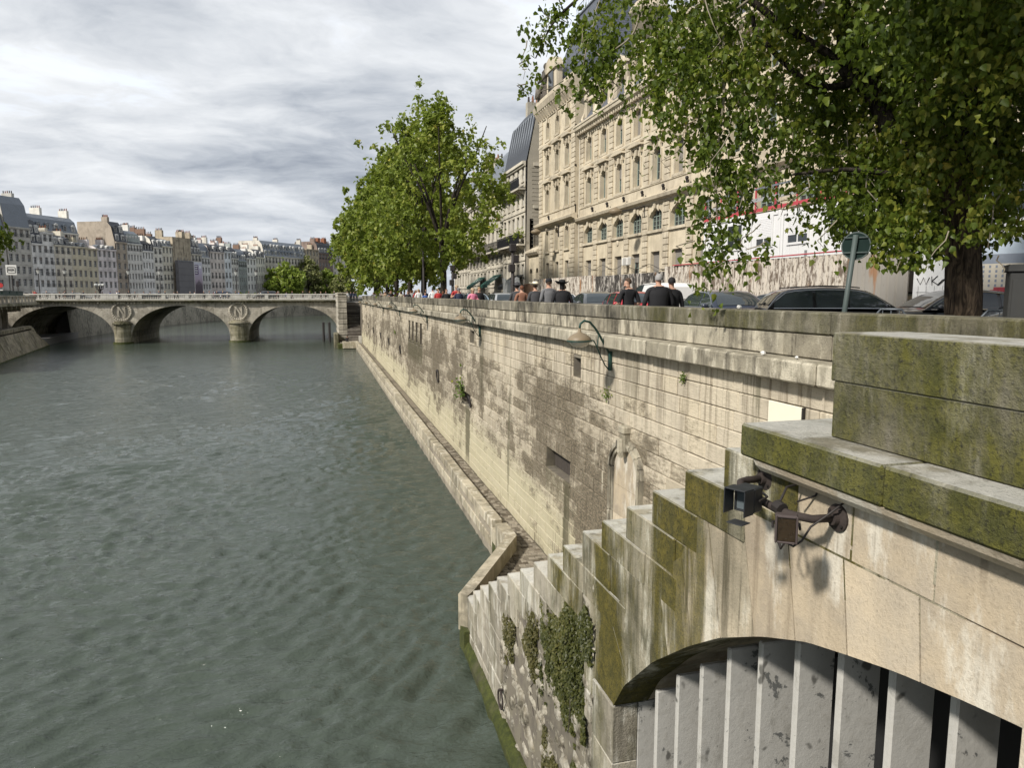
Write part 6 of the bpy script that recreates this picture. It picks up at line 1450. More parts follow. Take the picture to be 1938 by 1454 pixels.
def cabins():
    M['cabin'] = plain('white_cabin_panel', (.64, .64, .635), .5, var=.05, nscale=2); M['shutter_w'] = plain('white_roller_slat', (.66, .66, .66), .5, var=.05)
    M['cabin_grey'] = plain('grey_cabin_base', (.3, .3, .3), .6)
    x = 18.0; n = 0
    labs = {1: ['lower white site cabin behind the hoarding, nearest the signpost', 'lower white site cabin with two-pane dark window, second from the signpost', 'lower white site cabin farthest along, partly hidden by hanging leaves']}
    def cab(y0, y1, z0, z1, lab, win, base=True):
        t = thing('site_cabin', lab, 'cabin', (x, (y0 + y1) / 2, z0), 'white site cabins behind the hoarding')
        MB().box(x + .03, x + 2.5, y0 + .02, y1 - .02, z0, z1).build('shell', M['cabin'], t)
        for a, b in ((y0, y0 + .16), (y1 - .16, y1)): MB().bev(x - .05, x + .1, a + .005, b - .005, z0, z1, .02).build('corner_post', M['cabin'], t)
        k = y0 + .17
        while k < y1 - .3: MB().bev(x - .005, x + .04, k, min(k + .55, y1 - .17), z0 + .22, z1 - .18, .012).build('wall_panel', M['cabin'], t); k += .565
        MB().box(x - .04, x + .06, y0 + .165, y1 - .165, z1 - .17, z1 - .01).build('top_rail', M['cabin'], t)
        MB().box(x - .02, x + .06, y0 + .165, y1 - .165, z0, z0 + .2).build('base_rail', M['cabin_grey'], t)
        for yc, zb, w2, h, sh in win:
            f = MB(); e = .09
            for a, b, c, d in ((yc - w2 / 2, yc - w2 / 2 + e, zb, zb + h), (yc + w2 / 2 - e, yc + w2 / 2, zb, zb + h), (yc - w2 / 2 + e, yc + w2 / 2 - e, zb, zb + e), (yc - w2 / 2 + e, yc + w2 / 2 - e, zb + h - e, zb + h), (yc - .03, yc + .03, zb + e, zb + h - e)): f.box(x - .05, x - .004, a, b, c, d)
            wo = f.build('window', M['cabin'], t); MB().box(x - .03, x - .008, yc - w2 / 2 + e, yc + w2 / 2 - e, zb + e, zb + h - e).build('pane', M['win_glass'], wo)
            nsl = 16
            for k in range(int(nsl * sh)): z = zb + h - e - (k + 1) * (h - 2 * e) / nsl; MB().bev(x - .058, x - .045, yc - w2 / 2 + e + .005, yc + w2 / 2 - e - .005, z + .004, z + (h - 2 * e) / nsl, .004).build('shutter_slat', M['shutter_w'], wo)
        v = MB()
        for k in range(5): v.box(x - .03, x - .006, y0 + .75, y0 + .9, z0 + .42 + k * .05, z0 + .445 + k * .05)
        v.build('vent_grille', M['cabin_grey'], t)
    cab(20.2, 22.95, 9.15, 11.35, 'white site cabin behind the hoarding beside the signpost, its shutter nearly open', [(22.0, 10.1, 1.1, 1.1, .35)])
    cab(22.97, 25.4, 9.1, 11.4, 'white site cabin with a mostly lowered roller shutter in the middle of the row', [(24.3, 10.0, 1.35, 1.3, .8)])
    cab(25.42, 27.6, 9.05, 11.45, 'white site cabin with a lowered shutter just left of the middle one', [(26.5, 10.0, 1.2, 1.3, .75)])
    cab(27.62, 31.4, 9.0, 11.5, 'white site cabin with dark two-pane window, farthest along the hoarding', [(28.7, 10.0, 1.3, 1.2, 0), (30.5, 10.0, 1.0, 1.2, .9)])
    cab(13.5, 20.15, 9.2, 11.3, 'long white site cabin hidden behind the big tree crown', [(15.5, 10.1, 1.2, 1.1, .2), (18.2, 10.1, 1.2, 1.1, .6)])
    r = thing('roof_guardrail', 'red and grey guardrail with mesh panel on top of the white site cabins', 'guardrail', (x, 25, 11.5))
    MB().box(x - .05, x, 20.2, 31.4, 11.52, 11.66).build('toe_board', M['cap_red'], r); MB().box(x - .04, x - .01, 20.2, 31.4, 11.95, 12.1).build('rail', M['cabin_grey'], r); MB().box(x - .04, x - .01, 20.2, 31.4, 12.45, 12.52).build('rail', M['zinc'], r)
    for k in range(9): MB().box(x - .03, x + .02, 20.3 + k * 1.38, 20.36 + k * 1.38, 11.5, 12.6).build('post', M['cap_red'], r)
    m = MB()
    for k in range(6): m.box(x - .12, x - .1, 22.0 + k * .1, 22.02 + k * .1, 11.75, 12.9)
    for k in range(11): m.box(x - .125, x - .095, 22.0, 22.52, 11.75 + k * .11, 11.77 + k * .11)
    m.build('mesh_panel', M['zinc'], r, kind='stuff')
    for k in range(4): MB().box(x + .3, x + .5, 14.5 + k * 5.4, 14.7 + k * 5.4, QZ, 9.0).build('support_post', M['zinc'], r)
cabins()
def poster():
    t = thing('poster_board', 'white information hoarding with black graffiti tag and photo print of a street front', 'poster board', (17.6, 15, QZ))
    a, b = Vector((16.62, 17.12)), Vector((18.9, 11.0)); d = (b - a).normalized(); nn = Vector((d.y, -d.x)); nn = nn if nn.x < 0 else -nn; L = (b - a).length
    G = lambda u, o, z: (a.x + d.x * u + nn.x * o, a.y + d.y * u + nn.y * o, z)
    def bx(u0, u1, o0, o1, z0, z1, mb=None):
        mb = mb or MB(); return mb.add([G(u0, o0, z0), G(u1, o0, z0), G(u1, o1, z0), G(u0, o1, z0), G(u0, o0, z1), G(u1, o0, z1), G(u1, o1, z1), G(u0, o1, z1)], [(3, 2, 1, 0), (4, 5, 6, 7), (0, 1, 5, 4), (1, 2, 6, 5), (2, 3, 7, 6), (3, 0, 4, 7)])
    for u0, u1 in ((0, 1.62), (1.63, 3.9), (3.91, 5.6), (5.61, L)): bx(u0, u1, -.04, 0, QZ, 9.55).build('panel', M['cabin'], t)
    pr = MB(); M['ink'] = plain('black_ink', (.02, .02, .02), .6); M['sky_print'] = plain('print_sky', (.45, .52, .6), .6); M['wall_print'] = plain('print_wall', (.58, .53, .44), .6); M['roof_print'] = plain('print_roof', (.22, .25, .3), .6); M['road_print'] = plain('print_road', (.2, .2, .22), .6)
    z0 = 7.95
    for nm, u0, u1, za, zb, mt in (('printed_sky', 1.7, 3.8, 9.1, 9.5, 'sky_print'), ('printed_roof', 1.7, 3.8, 8.85, 9.1, 'roof_print'), ('printed_front', 1.7, 3.8, 8.15, 8.85, 'wall_print'), ('printed_road', 1.7, 3.8, 7.95, 8.15, 'road_print')): bx(u0, u1, .002, .006, za, zb).build(nm, M[mt], t)
    w_ = MB()
    for r_ in range(5):
        for c in range(13): bx(1.78 + c * .155, 1.83 + c * .155, .007, .009, 8.24 + r_ * .125, 8.31 + r_ * .125, w_)
    w_.build('printed_windows', M['roof_print'], t, kind='stuff')
    bx(2.0, 2.5, .007, .01, 8.05, 8.16).build('printed_car', M['cap_red'], t); bx(2.08, 2.36, .007, .01, 8.16, 8.23).build('printed_car', M['cap_red'], t); bx(2.6, 3.3, .007, .01, 8.1, 8.2).build('printed_car', M['ink'], t)
    # tag like the scrawl on the board: "WK" with a swoosh and "on"
    def st(pts, r=.012): MB().tube([G(u, .012, z) for u, z in pts], r, 4).build('graffiti_stroke', M['ink'], t)
    st([(.1, 8.5), (.2, 8.32), (.28, 8.52), (.36, 8.32), (.44, 8.52)]); st([(.5, 8.55), (.52, 8.3)]); st([(.5, 8.4), (.66, 8.56)]); st([(.52, 8.42), (.7, 8.3), (.9, 8.5), (1.05, 8.35), (1.0, 8.2), (.9, 8.18)]); st([(.66, 8.3), (.8, 8.45), (.95, 8.5)])
    st([(1.15, 8.35), (1.2, 8.4), (1.25, 8.35), (1.2, 8.3), (1.15, 8.35)], .008); st([(1.3, 8.3), (1.32, 8.4), (1.38, 8.3), (1.42, 8.4)], .008)
    for k in range(4): st([(.15 + .22 * k, 8.28), (.15 + .22 * k, 7.75)], .004)
    st([(.1, 8.1), (.9, 8.1)], .004); st([(.1, 7.95), (.9, 7.95)], .004)
    for k in range(6): bx(4.1, 5.2 - .2 * (k % 3), .003, .008, 9.2 - k * .16, 9.24 - k * .16).build('text_line', M['roof_print'], t)
    st([(4.9, 8.3), (5.0, 8.38), (5.05, 8.28), (5.15, 8.36), (5.25, 8.28), (5.4, 8.34)], .008)
poster()
def street_things():
    s = thing('round_road_sign', 'round road sign seen from behind on a leaning green post by the parapet', 'sign', (7.5, 9.1, QZ))
    B = Vector((7.62, 9.25, QZ)); T = Vector((7.70, 9.06, 8.90)); ax = (T - B).normalized()
    M['sign_back'] = plain('dark_green_sign_back', (.008, .02, .017), .7, 0, .15); M['post_g'] = plain('grey_green_post', (.07, .09, .085), .55)
    MB().tube([B, T], .038, 8).build('post', M['post_g'], s, True)
    C = Vector((7.70, 9.06, 8.74)); view = Vector((C.x, C.y, 0)).normalized(); view.rotate(Euler((0, 0, rad(-12)))); Mx = view.to_track_quat('Z', 'Y').to_matrix().to_4x4()
    MB().lathe([(.195, .045), (.195, .06)], 28, C, Mx).build('disc', M['sign_back'], s); rim = MB().tube([(.198 * math.cos(h), .198 * math.sin(h), .05) for h in np.linspace(0, 2 * math.pi, 29)], .012, 5, cap=False); rim.xf(Matrix.Translation(C) @ Mx); rim.build('rim', M['post_g'], s)
    sd = Vector((view.y, -view.x, 0))
    for dz in (-.1, .12): MB().tube([C + sd * -.165 + Vector((0, 0, dz)) + view * .03, C + sd * .165 + Vector((0, 0, dz)) + view * .03], .012, 5).build('bracket', M['post_g'], s)
    MB().tube([C + sd * -.02 + Vector((0, 0, -.22)) + view * .02, C + sd * -.02 + Vector((0, 0, .16)) + view * .02], .02, 6).build('clamp_strip', M['post_g'], s)
    c = thing('utility_cabinet', 'dark grey street utility cabinet with a white painted ring at the right edge', 'cabinet', (9.0, 7.2, QZ))
    M['cabinet'] = plain('dark_grey_cabinet', (.032, .032, .03), .6, dirt=.2)
    R_ = Matrix.Rotation(rad(-42), 4, 'Z'); O = Vector((8.98, 7.62, QZ))
    def cb(x0, x1, y0, y1, z0, z1, b=.01):
        m = MB().bev(x0, x1, y0, y1, z0, z1, b); m.xf(Matrix.Translation(O) @ R_); return m
    cb(0, .95, 0, .4, 0, 1.62).build('body', M['cabinet'], c); cb(-.03, .98, -.03, .43, 1.62, 1.72).build('lid', M['cabinet'], c)
    cb(.03, .46, -.018, -.002, .1, 1.52).build('door', M['cabinet'], c); cb(.49, .92, -.018, -.002, .1, 1.52).build('door', M['cabinet'], c)
    rg = MB().tube([(.70 + .19 * math.cos(h), -.026, 1.16 + .26 * math.sin(h)) for h in np.linspace(0, 2 * math.pi, 25)], .02, 5, cap=False); rg.xf(Matrix.Translation(O) @ R_); rg.build('painted_ring', M['white_frame'], c)
    def barrier(label, O, a, n):
        t = thing('crowd_barrier', label, 'barrier', O, 'steel barriers by the big trunk'); R2 = Matrix.Translation(O) @ Matrix.Rotation(a, 4, 'Z'); L = n * .125
        f = MB().tube([(0, 0, .0), (0, 0, .95), (.1, 0, 1.08), (L - .1, 0, 1.08), (L, 0, .95), (L, 0, 0)], .02, 6); f.tube([(0, 0, .22), (L, 0, .22)], .016, 5); f.xf(R2); f.build('frame', M['zinc'], t, True)
        for k in range(1, n): b = MB().tube([(k * .125, 0, .22), (k * .125, 0, 1.07)], .009, 5); b.xf(R2); b.build('bar', M['zinc'], t)
    barrier('steel crowd barrier just right of the big tree trunk', (9.75, 8.72, QZ), rad(-40), 9)
    barrier('steel crowd barrier just left of the big tree trunk', (9.0, 10.05, QZ), rad(-50), 4)
    for i, (y, x, r_) in enumerate(((10.02, 6.15, .03), (8.6, 5.9, .028), (7.9, 5.92, .02), (15.9, 5.9, .03))):
        t = thing('crumpled_paper', ['white crumpled scrap lying on the mossy parapet top', 'white scrap on the wall cornice left of the mossy block', 'tiny pale scrap on the cornice next to the mossy block', 'small pale scrap far along the wall cornice'][i], 'litter', (x, y, 7.2))
        zt = 7.8 if i == 0 else 7.19
        m = MB().ball((x + (.25 if i == 0 else 0), y, zt + r_ * .8), r_ * 1.2, r_ * 1.6, r_, 7, 5); rs = random.Random(i); m.v = [(a + rs.uniform(-.008, .008), b + rs.uniform(-.008, .008), c + rs.uniform(-.006, .006)) for a, b, c in m.v]; m.build('scrap', M['white_frame'], t)
street_things()

# ---------------------------------------------------------------- cars
M['tyre'] = plain('tyre_rubber', (.015, .015, .015), .9); M['rim'] = plain('alloy_rim', (.4, .4, .41), .3, .8)
M['car_glass'] = glass_dark('car_glass', (.03, .038, .042), .03, .9); M['lamp_red'] = plain('tail_lamp_red', (.35, .015, .015), .2); M['lamp_clear'] = plain('head_lamp', (.6, .62, .64), .1); M['trim_b'] = plain('black_trim', (.015, .015, .016), .5); M['plate'] = plain('number_plate', (.6, .6, .58), .4); M['chrome'] = plain('chrome_trim', (.5, .5, .5), .15, .9)
def paint(name, c): return plain(name, c, .28, 0, .5, var=.03, coat=.8)
PAINT = dict(black=paint('black_paint', (.009, .009, .011)), navy=paint('navy_paint', (.02, .026, .045)), grey=paint('grey_paint', (.075, .08, .085)), silver=paint('silver_paint', (.33, .34, .35)), white=paint('white_paint', (.72, .72, .71)), red=paint('red_paint', (.4, .02, .03)), blue=paint('pale_blue_paint', (.2, .26, .32)))
SHAPE = {  # length, width, height, belt, stations of roof line: (front glass base, front glass top, rear glass top, rear glass base), hood z front, tail z
    'hatch': (4.0, 1.74, 1.46, .92, (.95, .28, -1.35, -1.82), .74, .90),
    'sedan': (4.65, 1.82, 1.45, .93, (1.05, .3, -1.0, -1.75), .74, .98),
    'estate': (4.6, 1.8, 1.5, .95, (1.0, .25, -1.75, -2.15), .76, .92),
    'van': (4.4, 1.83, 1.85, 1.08, (1.35, .75, -2.1, -2.16), .85, 1.05)}
def car(label, kind, col, loc, heading, group='cars parked along the street', scale=1.0):
    L, W, H, Bz, (fb, ft, rt, rb), hz, tz = SHAPE[kind]; P_ = PAINT[col]
    t = thing({'hatch': 'parked_hatchback', 'sedan': 'parked_saloon', 'estate': 'parked_estate_car', 'van': 'parked_van'}[kind], label, 'van' if kind == 'van' else 'car', (0, 0, 0), group)
    hw = W / 2; b = MB(); st = [(-L / 2, .8, tz * .62), (-L / 2 + .1, .9, tz * .86), (-L / 2 + .3, .97, tz), (rb + .02, 1, Bz + .02), (-.4, 1, Bz + .01), (fb, 1, Bz), (fb + .35, .99, Bz - .02), (L / 2 - .45, .96, hz + .07), (L / 2 - .15, .88, hz - .03), (L / 2, .72, hz * .66)]
    ring = []
    for x, wf, zt in st:
        w2 = hw * wf; zl = .22 if abs(x) < L / 2 - .2 else .3
        half = [(0, zt + .025), (w2 * .55, zt + .015), (w2 * .86, zt - .015), (w2 * .965, zt - .08), (w2, zt * .72), (w2 * .985, .5), (w2 * .96, zl + .08), (w2 * .85, zl), (0, zl)]
        ring.append([(x, y, z) for y, z in half] + [(x, -y, z) for y, z in half[-2:0:-1]])
    n = len(ring[0]); b.add([p for r in ring for p in r], [(i * n + j, i * n + (j + 1) % n, (i + 1) * n + (j + 1) % n, (i + 1) * n + j) for i in range(len(st) - 1) for j in range(n)] + [tuple(range(n - 1, -1, -1)), tuple(range((len(st) - 1) * n, len(st) * n))])
    b.build('body', P_, t, True)
    # greenhouse: a lofted shell whose roof line is a smooth curve, with panes lying a few millimetres proud of it
    yb, yt, zb = hw * .955, hw * .70, Bz
    cx = [rb, rb + (rt - rb) * .55, rt, rt + .45, (rt + ft) / 2, ft - .35, ft, ft + (fb - ft) * .5, fb]; cz = [zb, zb + (H - zb) * .58, H - .075, H - .025, H, H - .02, H - .06, zb + (H - zb) * .52, zb]
    gx = np.linspace(rb, fb, 61); gz = np.interp(gx, cx, cz); gz = np.convolve(np.pad(gz, 3, mode='edge'), np.ones(7) / 7, 'valid'); gz[0] = gz[-1] = zb
    def zt(x): return float(np.interp(x, gx, gz))
    def yy(z): h = max((z - zb) / (H - zb), 0); return yb - (yb - yt) * h ** 1.35
    def rg(x):
        T = zt(x); side = [(yy(zb + (T - zb) * u), zb + (T - zb) * u) for u in (0, .35, .68, .88)]; e = yy(T)
        return side + [(e * .965, zb + (T - zb) * .965), (e * .86, T - .003), (e * .5, T + .012), (0, T + .016)]
    pil = MB(); sx = np.linspace(rb, fb, 25); rows = [[(x, y, z) for y, z in rg(x)] + [(x, -y, z) for y, z in rg(x)[-2::-1]] for x in sx]; m_ = len(rows[0])
    pil.add([p for r in rows for p in r], [(i * m_ + j, (i + 1) * m_ + j, (i + 1) * m_ + j + 1, i * m_ + j + 1) for i in range(24) for j in range(m_ - 1)]); pil.build('roof', P_, t, True)
    def screen(nm, xa, xb):
        mb = MB(); xs_ = np.linspace(xa, xb, 6)
        for x in xs_:
            T = zt(x); e = yy(T); mb.v += [(x + (.006 if xb > 0 else -.006), f * e, T + dz + .008) for f, dz in ((-.84, -.003), (-.45, .012), (0, .016), (.45, .012), (.84, -.003))]
        mb.add([], [(i * 5 + j, (i + 1) * 5 + j, (i + 1) * 5 + j + 1, i * 5 + j + 1) for i in range(5) for j in range(4)]) if False else None
        mb.f = [(i * 5 + j, (i + 1) * 5 + j, (i + 1) * 5 + j + 1, i * 5 + j + 1) for i in range(5) for j in range(4)]; mb.mi = [0] * len(mb.f); mb.build(nm, M['car_glass'], t, True)
    screen('windscreen', ft + .03, fb - .07)
    if kind != 'van': screen('rear_window', rb + .05, rt - .03)
    pb_ = -.2 if kind != 'van' else .05; pc = rt + .28 if kind != 'estate' else rt + .75
    wins = [('side_window', pb_ + .05, fb - .2), ('side_window', pc + .04, pb_ - .05)] if kind != 'van' else [('side_window', pb_ + .05, fb - .2)]
    if kind in ('estate', 'hatch', 'sedan'): wins.append(('quarter_window', rb + .16, pc - .04))
    for s_ in (-1, 1):
        for nm, xa, xb in wins:
            if xb - xa < .12: continue
            mb = MB(); n_ = 9
            for x in np.linspace(xa, xb, n_):
                top = max(zt(x) - .075, zb + .035); 
                for u in (0, .5, 1): z = zb + .03 + (top - zb - .03) * u; mb.v.append((x, s_ * (yy(z) + .007), z))
            mb.f = [(i * 3 + j, (i + 1) * 3 + j, (i + 1) * 3 + j + 1, i * 3 + j + 1) for i in range(n_ - 1) for j in range(2)]; mb.mi = [0] * len(mb.f); mb.build(nm, M['car_glass'], t, True)
    for s in (-1, 1):
        MB().tube([(fb - .15, s * (yb + .006), zb + .012), (0, s * (yb + .012), zb + .018), (rb + .15, s * (yb + .006), zb + .014)], .013, 4).build('window_trim', M['chrome'] if col in ('black', 'navy') else M['trim_b'], t)
        MB().tube([(x, s * (yy(zt(x) - .075) + .006), zt(x) - .062) for x in np.linspace(rb + .2, fb - .2, 12)], .011, 4).build('window_trim', M['chrome'] if col in ('black', 'navy') else M['trim_b'], t)
        if kind == 'estate': MB().tube([(x, s * yt * .9, zt(x) + .035) for x in np.linspace(rt + .2, ft - .1, 8)], .016, 5).build('roof_rail', M['trim_b'], t, True)
    for s in (-1, 1):
        m = MB().ball((fb - .32, s * (hw + .1), zb + .06), .07, .11, .075, 8, 6); m.tube([(fb - .3, s * (hw - .06), zb), (fb - .32, s * (hw + .08), zb + .04)], .02, 5); m.build('wing_mirror', P_, t, True)
        for x in (L / 2 - .82, -L / 2 + .78):
            c = (x, s * (hw - .1), .31); Mx = Matrix.Rotation(rad(90) * -s, 4, 'X')
            w_ = MB().lathe([(.2, -.1), (.31, -.09), (.315, .08), (.29, .1), (.2, .1)], 18, c, Mx).build('tyre', M['tyre'], t, True)
            MB().lathe([(.2, .06), (.19, .085), (.05, .1), (.02, .1)], 12, c, Mx).build('wheel_rim', M['rim'], w_)
        for x in ((.3, -.75) if kind != 'van' else (.45,)): MB().bev(x - .1, x + .1, s * (hw + .0) - .015, s * (hw + .0) + .015, Bz - .2, Bz - .17, .005).build('door_handle', P_, t)
        MB().obev((L / 2 - .14, s * hw * .68, hz - .06), (.9, s * -.42, 0), (s * .42, .9, 0), (0, 0, 1), (.07, .17, .065), .02).build('headlight', M['lamp_clear'], t)
        if kind == 'van': MB().bev(-L / 2 - .0, -L / 2 + .14, s * hw * .86 - .06, s * hw * .86 + .06, .95, 1.45, .02).build('tail_light', M['lamp_red'], t)
        else: MB().obev((-L / 2 + .1, s * hw * .74, tz - .12), (.92, s * .38, 0), (s * -.38, .92, 0), (0, 0, 1), (.07, .2, .075), .02).build('tail_light', M['lamp_red'], t)
    MB().bev(L / 2 - .06, L / 2 + .015, -hw * .62, hw * .62, .36, .56, .02).build('grille', M['trim_b'], t)
    MB().bev(-L / 2 - .012, -L / 2 + .03, -.26, .26, .62, .73, .004).build('number_plate', M['plate'], t)
    if kind in ('hatch', 'estate'): MB().tube([(rb + .02, .0, zb + .1), (rb + .06, -.3, zb + .16)], .012, 4).build('rear_wiper', M['trim_b'], t)
    if kind == 'van':
        MB().bev(rb - .03, rb - .005, -hw * .7, hw * .7, 1.15, 1.66, .01).build('rear_panel', P_, t); MB().bev(rb - .05, rb - .005, -hw * .62, hw * .62, .98, 1.02, .008).build('rear_trim', M['trim_b'], t)
    t.location = (loc[0], loc[1], QZ + .018); t.rotation_euler = (0, 0, heading); t.scale = (scale,) * 3; return t
D = rad
car('glossy black estate car passing behind the round sign post', 'estate', 'black', (13.3, 15.9), D(-22))
car('dark navy hatchback facing the camera just left of the black estate car', 'hatch', 'navy', (12.1, 19.6), D(-98))
car('grey saloon peeking between the navy hatchback and the black estate car', 'sedan', 'grey', (15.3, 20.6), D(-75), scale=.97)
car('black saloon with chrome window line behind the big tree trunk', 'sedan', 'black', (15.6, 14.8), D(160))
car('dark hatchback behind the barrier right of the big tree trunk', 'hatch', 'grey', (16.3, 12.6), D(150))
car('small white van parked rear-on by the corrugated hoarding', 'van', 'white', (14.6, 29.2), D(86))
car('red hatchback between the two men at the parapet', 'hatch', 'red', (12.2, 26.6), D(-96))
car('grey saloon with tinted glass left of the man in the black sweater', 'sedan', 'grey', (11.9, 29.8), D(-98))
car('white hatchback behind the two people in dark hats', 'hatch', 'white', (13.0, 38.0), D(-94))
car('pale blue saloon whose windscreen shows right of the wide black hat', 'sedan', 'blue', (10.9, 33.6), D(-97))
car('silver hatchback left of the man in the dark stetson', 'hatch', 'silver', (11.4, 44.5), D(-94))
car('black open-topped looking hatchback in front of the white cloth', 'hatch', 'black', (12.6, 50.5), D(-92))
car('pale blue hatchback behind the dark post with boxes', 'hatch', 'blue', (10.6, 49.5), D(-94))
car('grey estate car farther down the street by the green awnings', 'estate', 'grey', (11.6, 62.0), D(-93))
t = thing('white_tarpaulin', 'white cloth sheet hung on the hoarding end behind the parked cars', 'tarpaulin', (16.0, 60, QZ))
m = MB(); rs = random.Random(3); g = [[(16.0 + .12 * math.sin(i * 1.3 + j) + .05 * rs.random(), 57.5 + i * .7, QZ + .6 + j * .55 + (.12 * math.sin(i * .9) if j == 4 else 0)) for j in range(5)] for i in range(10)]
m.add([p for r in g for p in r], [(i * 5 + j, (i + 1) * 5 + j, (i + 1) * 5 + j + 1, i * 5 + j + 1) for i in range(9) for j in range(4)]); m.build('cloth', M['cabin'], t, True)
# cars crossing the far bridge pavement and quay
for i, (x, y, k, c, h, lab) in enumerate(((-17.5, 146, 'van', 'navy', 0, 'dark van crossing the bridge in front of the glass-fronted house'), (-10.5, 146, 'van', 'black', 180, 'black van crossing the bridge left of the bright green trees'), (-29.0, 140, 'sedan', 'black', 0, 'dark car on the bridge over the middle arch'), (-41.5, 142, 'hatch', 'grey', 0, 'grey car at the left end of the bridge'))):
    o = car(lab, k, c, (x, y), D(h), 'vehicles on the bridge'); o.location.z = 7.06

# ---------------------------------------------------------------- people
M['p_skin'] = plain('skin', (.46, .27, .19), .6, var=.06); M['p_top'] = plain('cloth_top', (.02, .02, .022), .85); M['p_legs'] = plain('cloth_trousers', (.03, .035, .05), .85); M['p_shoe'] = plain('shoe', (.02, .018, .016), .6); M['p_hair'] = plain('dark_hair', (.03, .02, .014), .7); M['hat'] = plain('hat_felt', (.02, .02, .02), .85)
CL = {k: plain('cloth_' + k, c, .85, var=.15) for k, c in dict(black=(.012, .012, .014), white=(.68, .68, .66), red=(.35, .03, .03), blue=(.05, .11, .32), navy=(.02, .028, .055), grey=(.14, .14, .145), brown=(.23, .11, .07), burgundy=(.08, .015, .025), pink=(.62, .2, .3), tan=(.4, .3, .2), green=(.05, .11, .07), lightblue=(.32, .42, .55), cream=(.7, .64, .5), charcoal=(.05, .05, .054)).items()}
HAIR = {k: plain('hair_' + k, c, .75) for k, c in dict(grey=(.3, .29, .28), brown=(.06, .035, .02), fair=(.3, .2, .09), black=(.012, .01, .01), red=(.12, .045, .02)).items()}
def skin_body(name, J, E, root):
    ks = list(J); me = bpy.data.meshes.new(name); me.from_pydata([J[k][0] for k in ks], [(ks.index(a), ks.index(b)) for a, b in E], [])
    o = bpy.data.objects.new(name, me); COL.objects.link(o); o.modifiers.new('s', 'SKIN'); sv = me.skin_vertices[0].data
    for i, k in enumerate(ks):
        r = J[k][1]; sv[i].radius = r if isinstance(r, tuple) else (r, r); sv[i].use_root = (k == root)
    sb = o.modifiers.new('d', 'SUBSURF'); sb.levels = 2; sb.render_levels = 2
    bpy.context.view_layer.update(); ev = o.evaluated_get(bpy.context.evaluated_depsgraph_get()); out = bpy.data.meshes.new_from_object(ev); bpy.data.objects.remove(o); bpy.data.meshes.remove(me); return out
def person_mesh(name, step=0.0, bulk=1.0, armR=(0, 0), armL=(0, 0), turn=0.0, lean=0.0, sit=False, bow=0.0):
    """figure facing -y, feet on z=0"""
    J, E = {}, []
    def v(k, x, y, z, r, par=None):
        J[k] = ((x, y + (z - .9) * lean if z > .9 else y, z), r)
        if par: E.append((par, k))
    v('pelvis', 0, 0, .96, (.165 * bulk, .115 * bulk)); v('waist', 0, .0, 1.1, (.15 * bulk, .11 * bulk), 'pelvis'); v('chest', 0, 0, 1.28, (.175 * bulk, .12 * bulk), 'waist'); v('clav', 0, .015, 1.42, (.12 * bulk, .085), 'chest')
    v('neck', 0, .01, 1.50, .056, 'clav'); v('jaw', math.sin(turn) * .03, -.025 - bow * .03, 1.565, (.066, .075), 'neck'); v('head', math.sin(turn) * .01, -.005 - bow * .05, 1.645, (.076, .095), 'jaw'); v('crown', 0, .0 - bow * .06, 1.70, (.06, .075), 'head')
    v('nose', math.sin(turn) * .11, -math.cos(turn) * .108 - bow * .04, 1.605, .012, 'head')
    for s, q in ((-1, 'l'), (1, 'r')):
        a = armR if s > 0 else armL
        v('sh' + q, s * .185 * bulk, .01, 1.39, .074, 'clav'); ex, ey = s * (.245 * bulk + .03), .03 + a[0] * .1
        v('el' + q, ex, ey, 1.11, .054, 'sh' + q); hz = .85 + a[1] * .3; hy = ey - .08 - a[0] * .2 - a[1] * .18
        v('wr' + q, ex - s * a[1] * .1, hy, hz, .036, 'el' + q); v('pa' + q, ex - s * a[1] * .12, hy - .03, hz - .075, (.022, .04), 'wr' + q)
        for i, (dy, dl) in enumerate(((-.034, .075), (-.012, .086), (.010, .08), (.031, .064))):
            v('f%d%s' % (i, q), ex - s * a[1] * .12, hy - .035 + dy, hz - .075 - dl * .55, .0105, 'pa' + q); v('g%d%s' % (i, q), ex - s * (a[1] * .12 + .016), hy - .04 + dy, hz - .075 - dl, .009, 'f%d%s' % (i, q))
        v('th' + q, ex - s * .03, hy - .075, hz - .085, .011, 'wr' + q)
        st = step * s
        if sit: v('hip' + q, s * .1, -.05, .93, .1, 'pelvis'); v('kn' + q, s * .14, -.46, .98, .068, 'hip' + q); v('an' + q, s * .14, -.5, .56, .046, 'kn' + q); v('to' + q, s * .15, -.66, .5, .04, 'an' + q)
        else: v('hip' + q, s * .095, 0, .87, .1 * bulk ** .5, 'pelvis'); v('kn' + q, s * .1, -.03 - st * .16, .48, .066, 'hip' + q); v('an' + q, s * .1, .03 - st * .3, .09 + (.05 if st < 0 else 0), .045, 'kn' + q); v('to' + q, s * .115, -.12 - st * .3, .045 + (.02 if st < 0 else 0), .04, 'an' + q)
    me = skin_body(name, J, E, 'pelvis'); me.materials.clear()
    for k in ('p_skin', 'p_top', 'p_legs', 'p_shoe'): me.materials.append(M[k])
    mi = []
    for p in me.polygons:
        x, y, z = p.center; hand = abs(x) > .17 and z < (.865 + max(armR[1], armL[1]) * .3 if not sit else .9) and z > .62
        mi.append(0 if z > 1.475 or hand else 3 if z < .11 and not sit else 2 if z < .93 and (abs(x) < .2 or sit) else 1)
    me.polygons.foreach_set('material_index', mi); me.polygons.foreach_set('use_smooth', [True] * len(mi)); me.name = name; return me
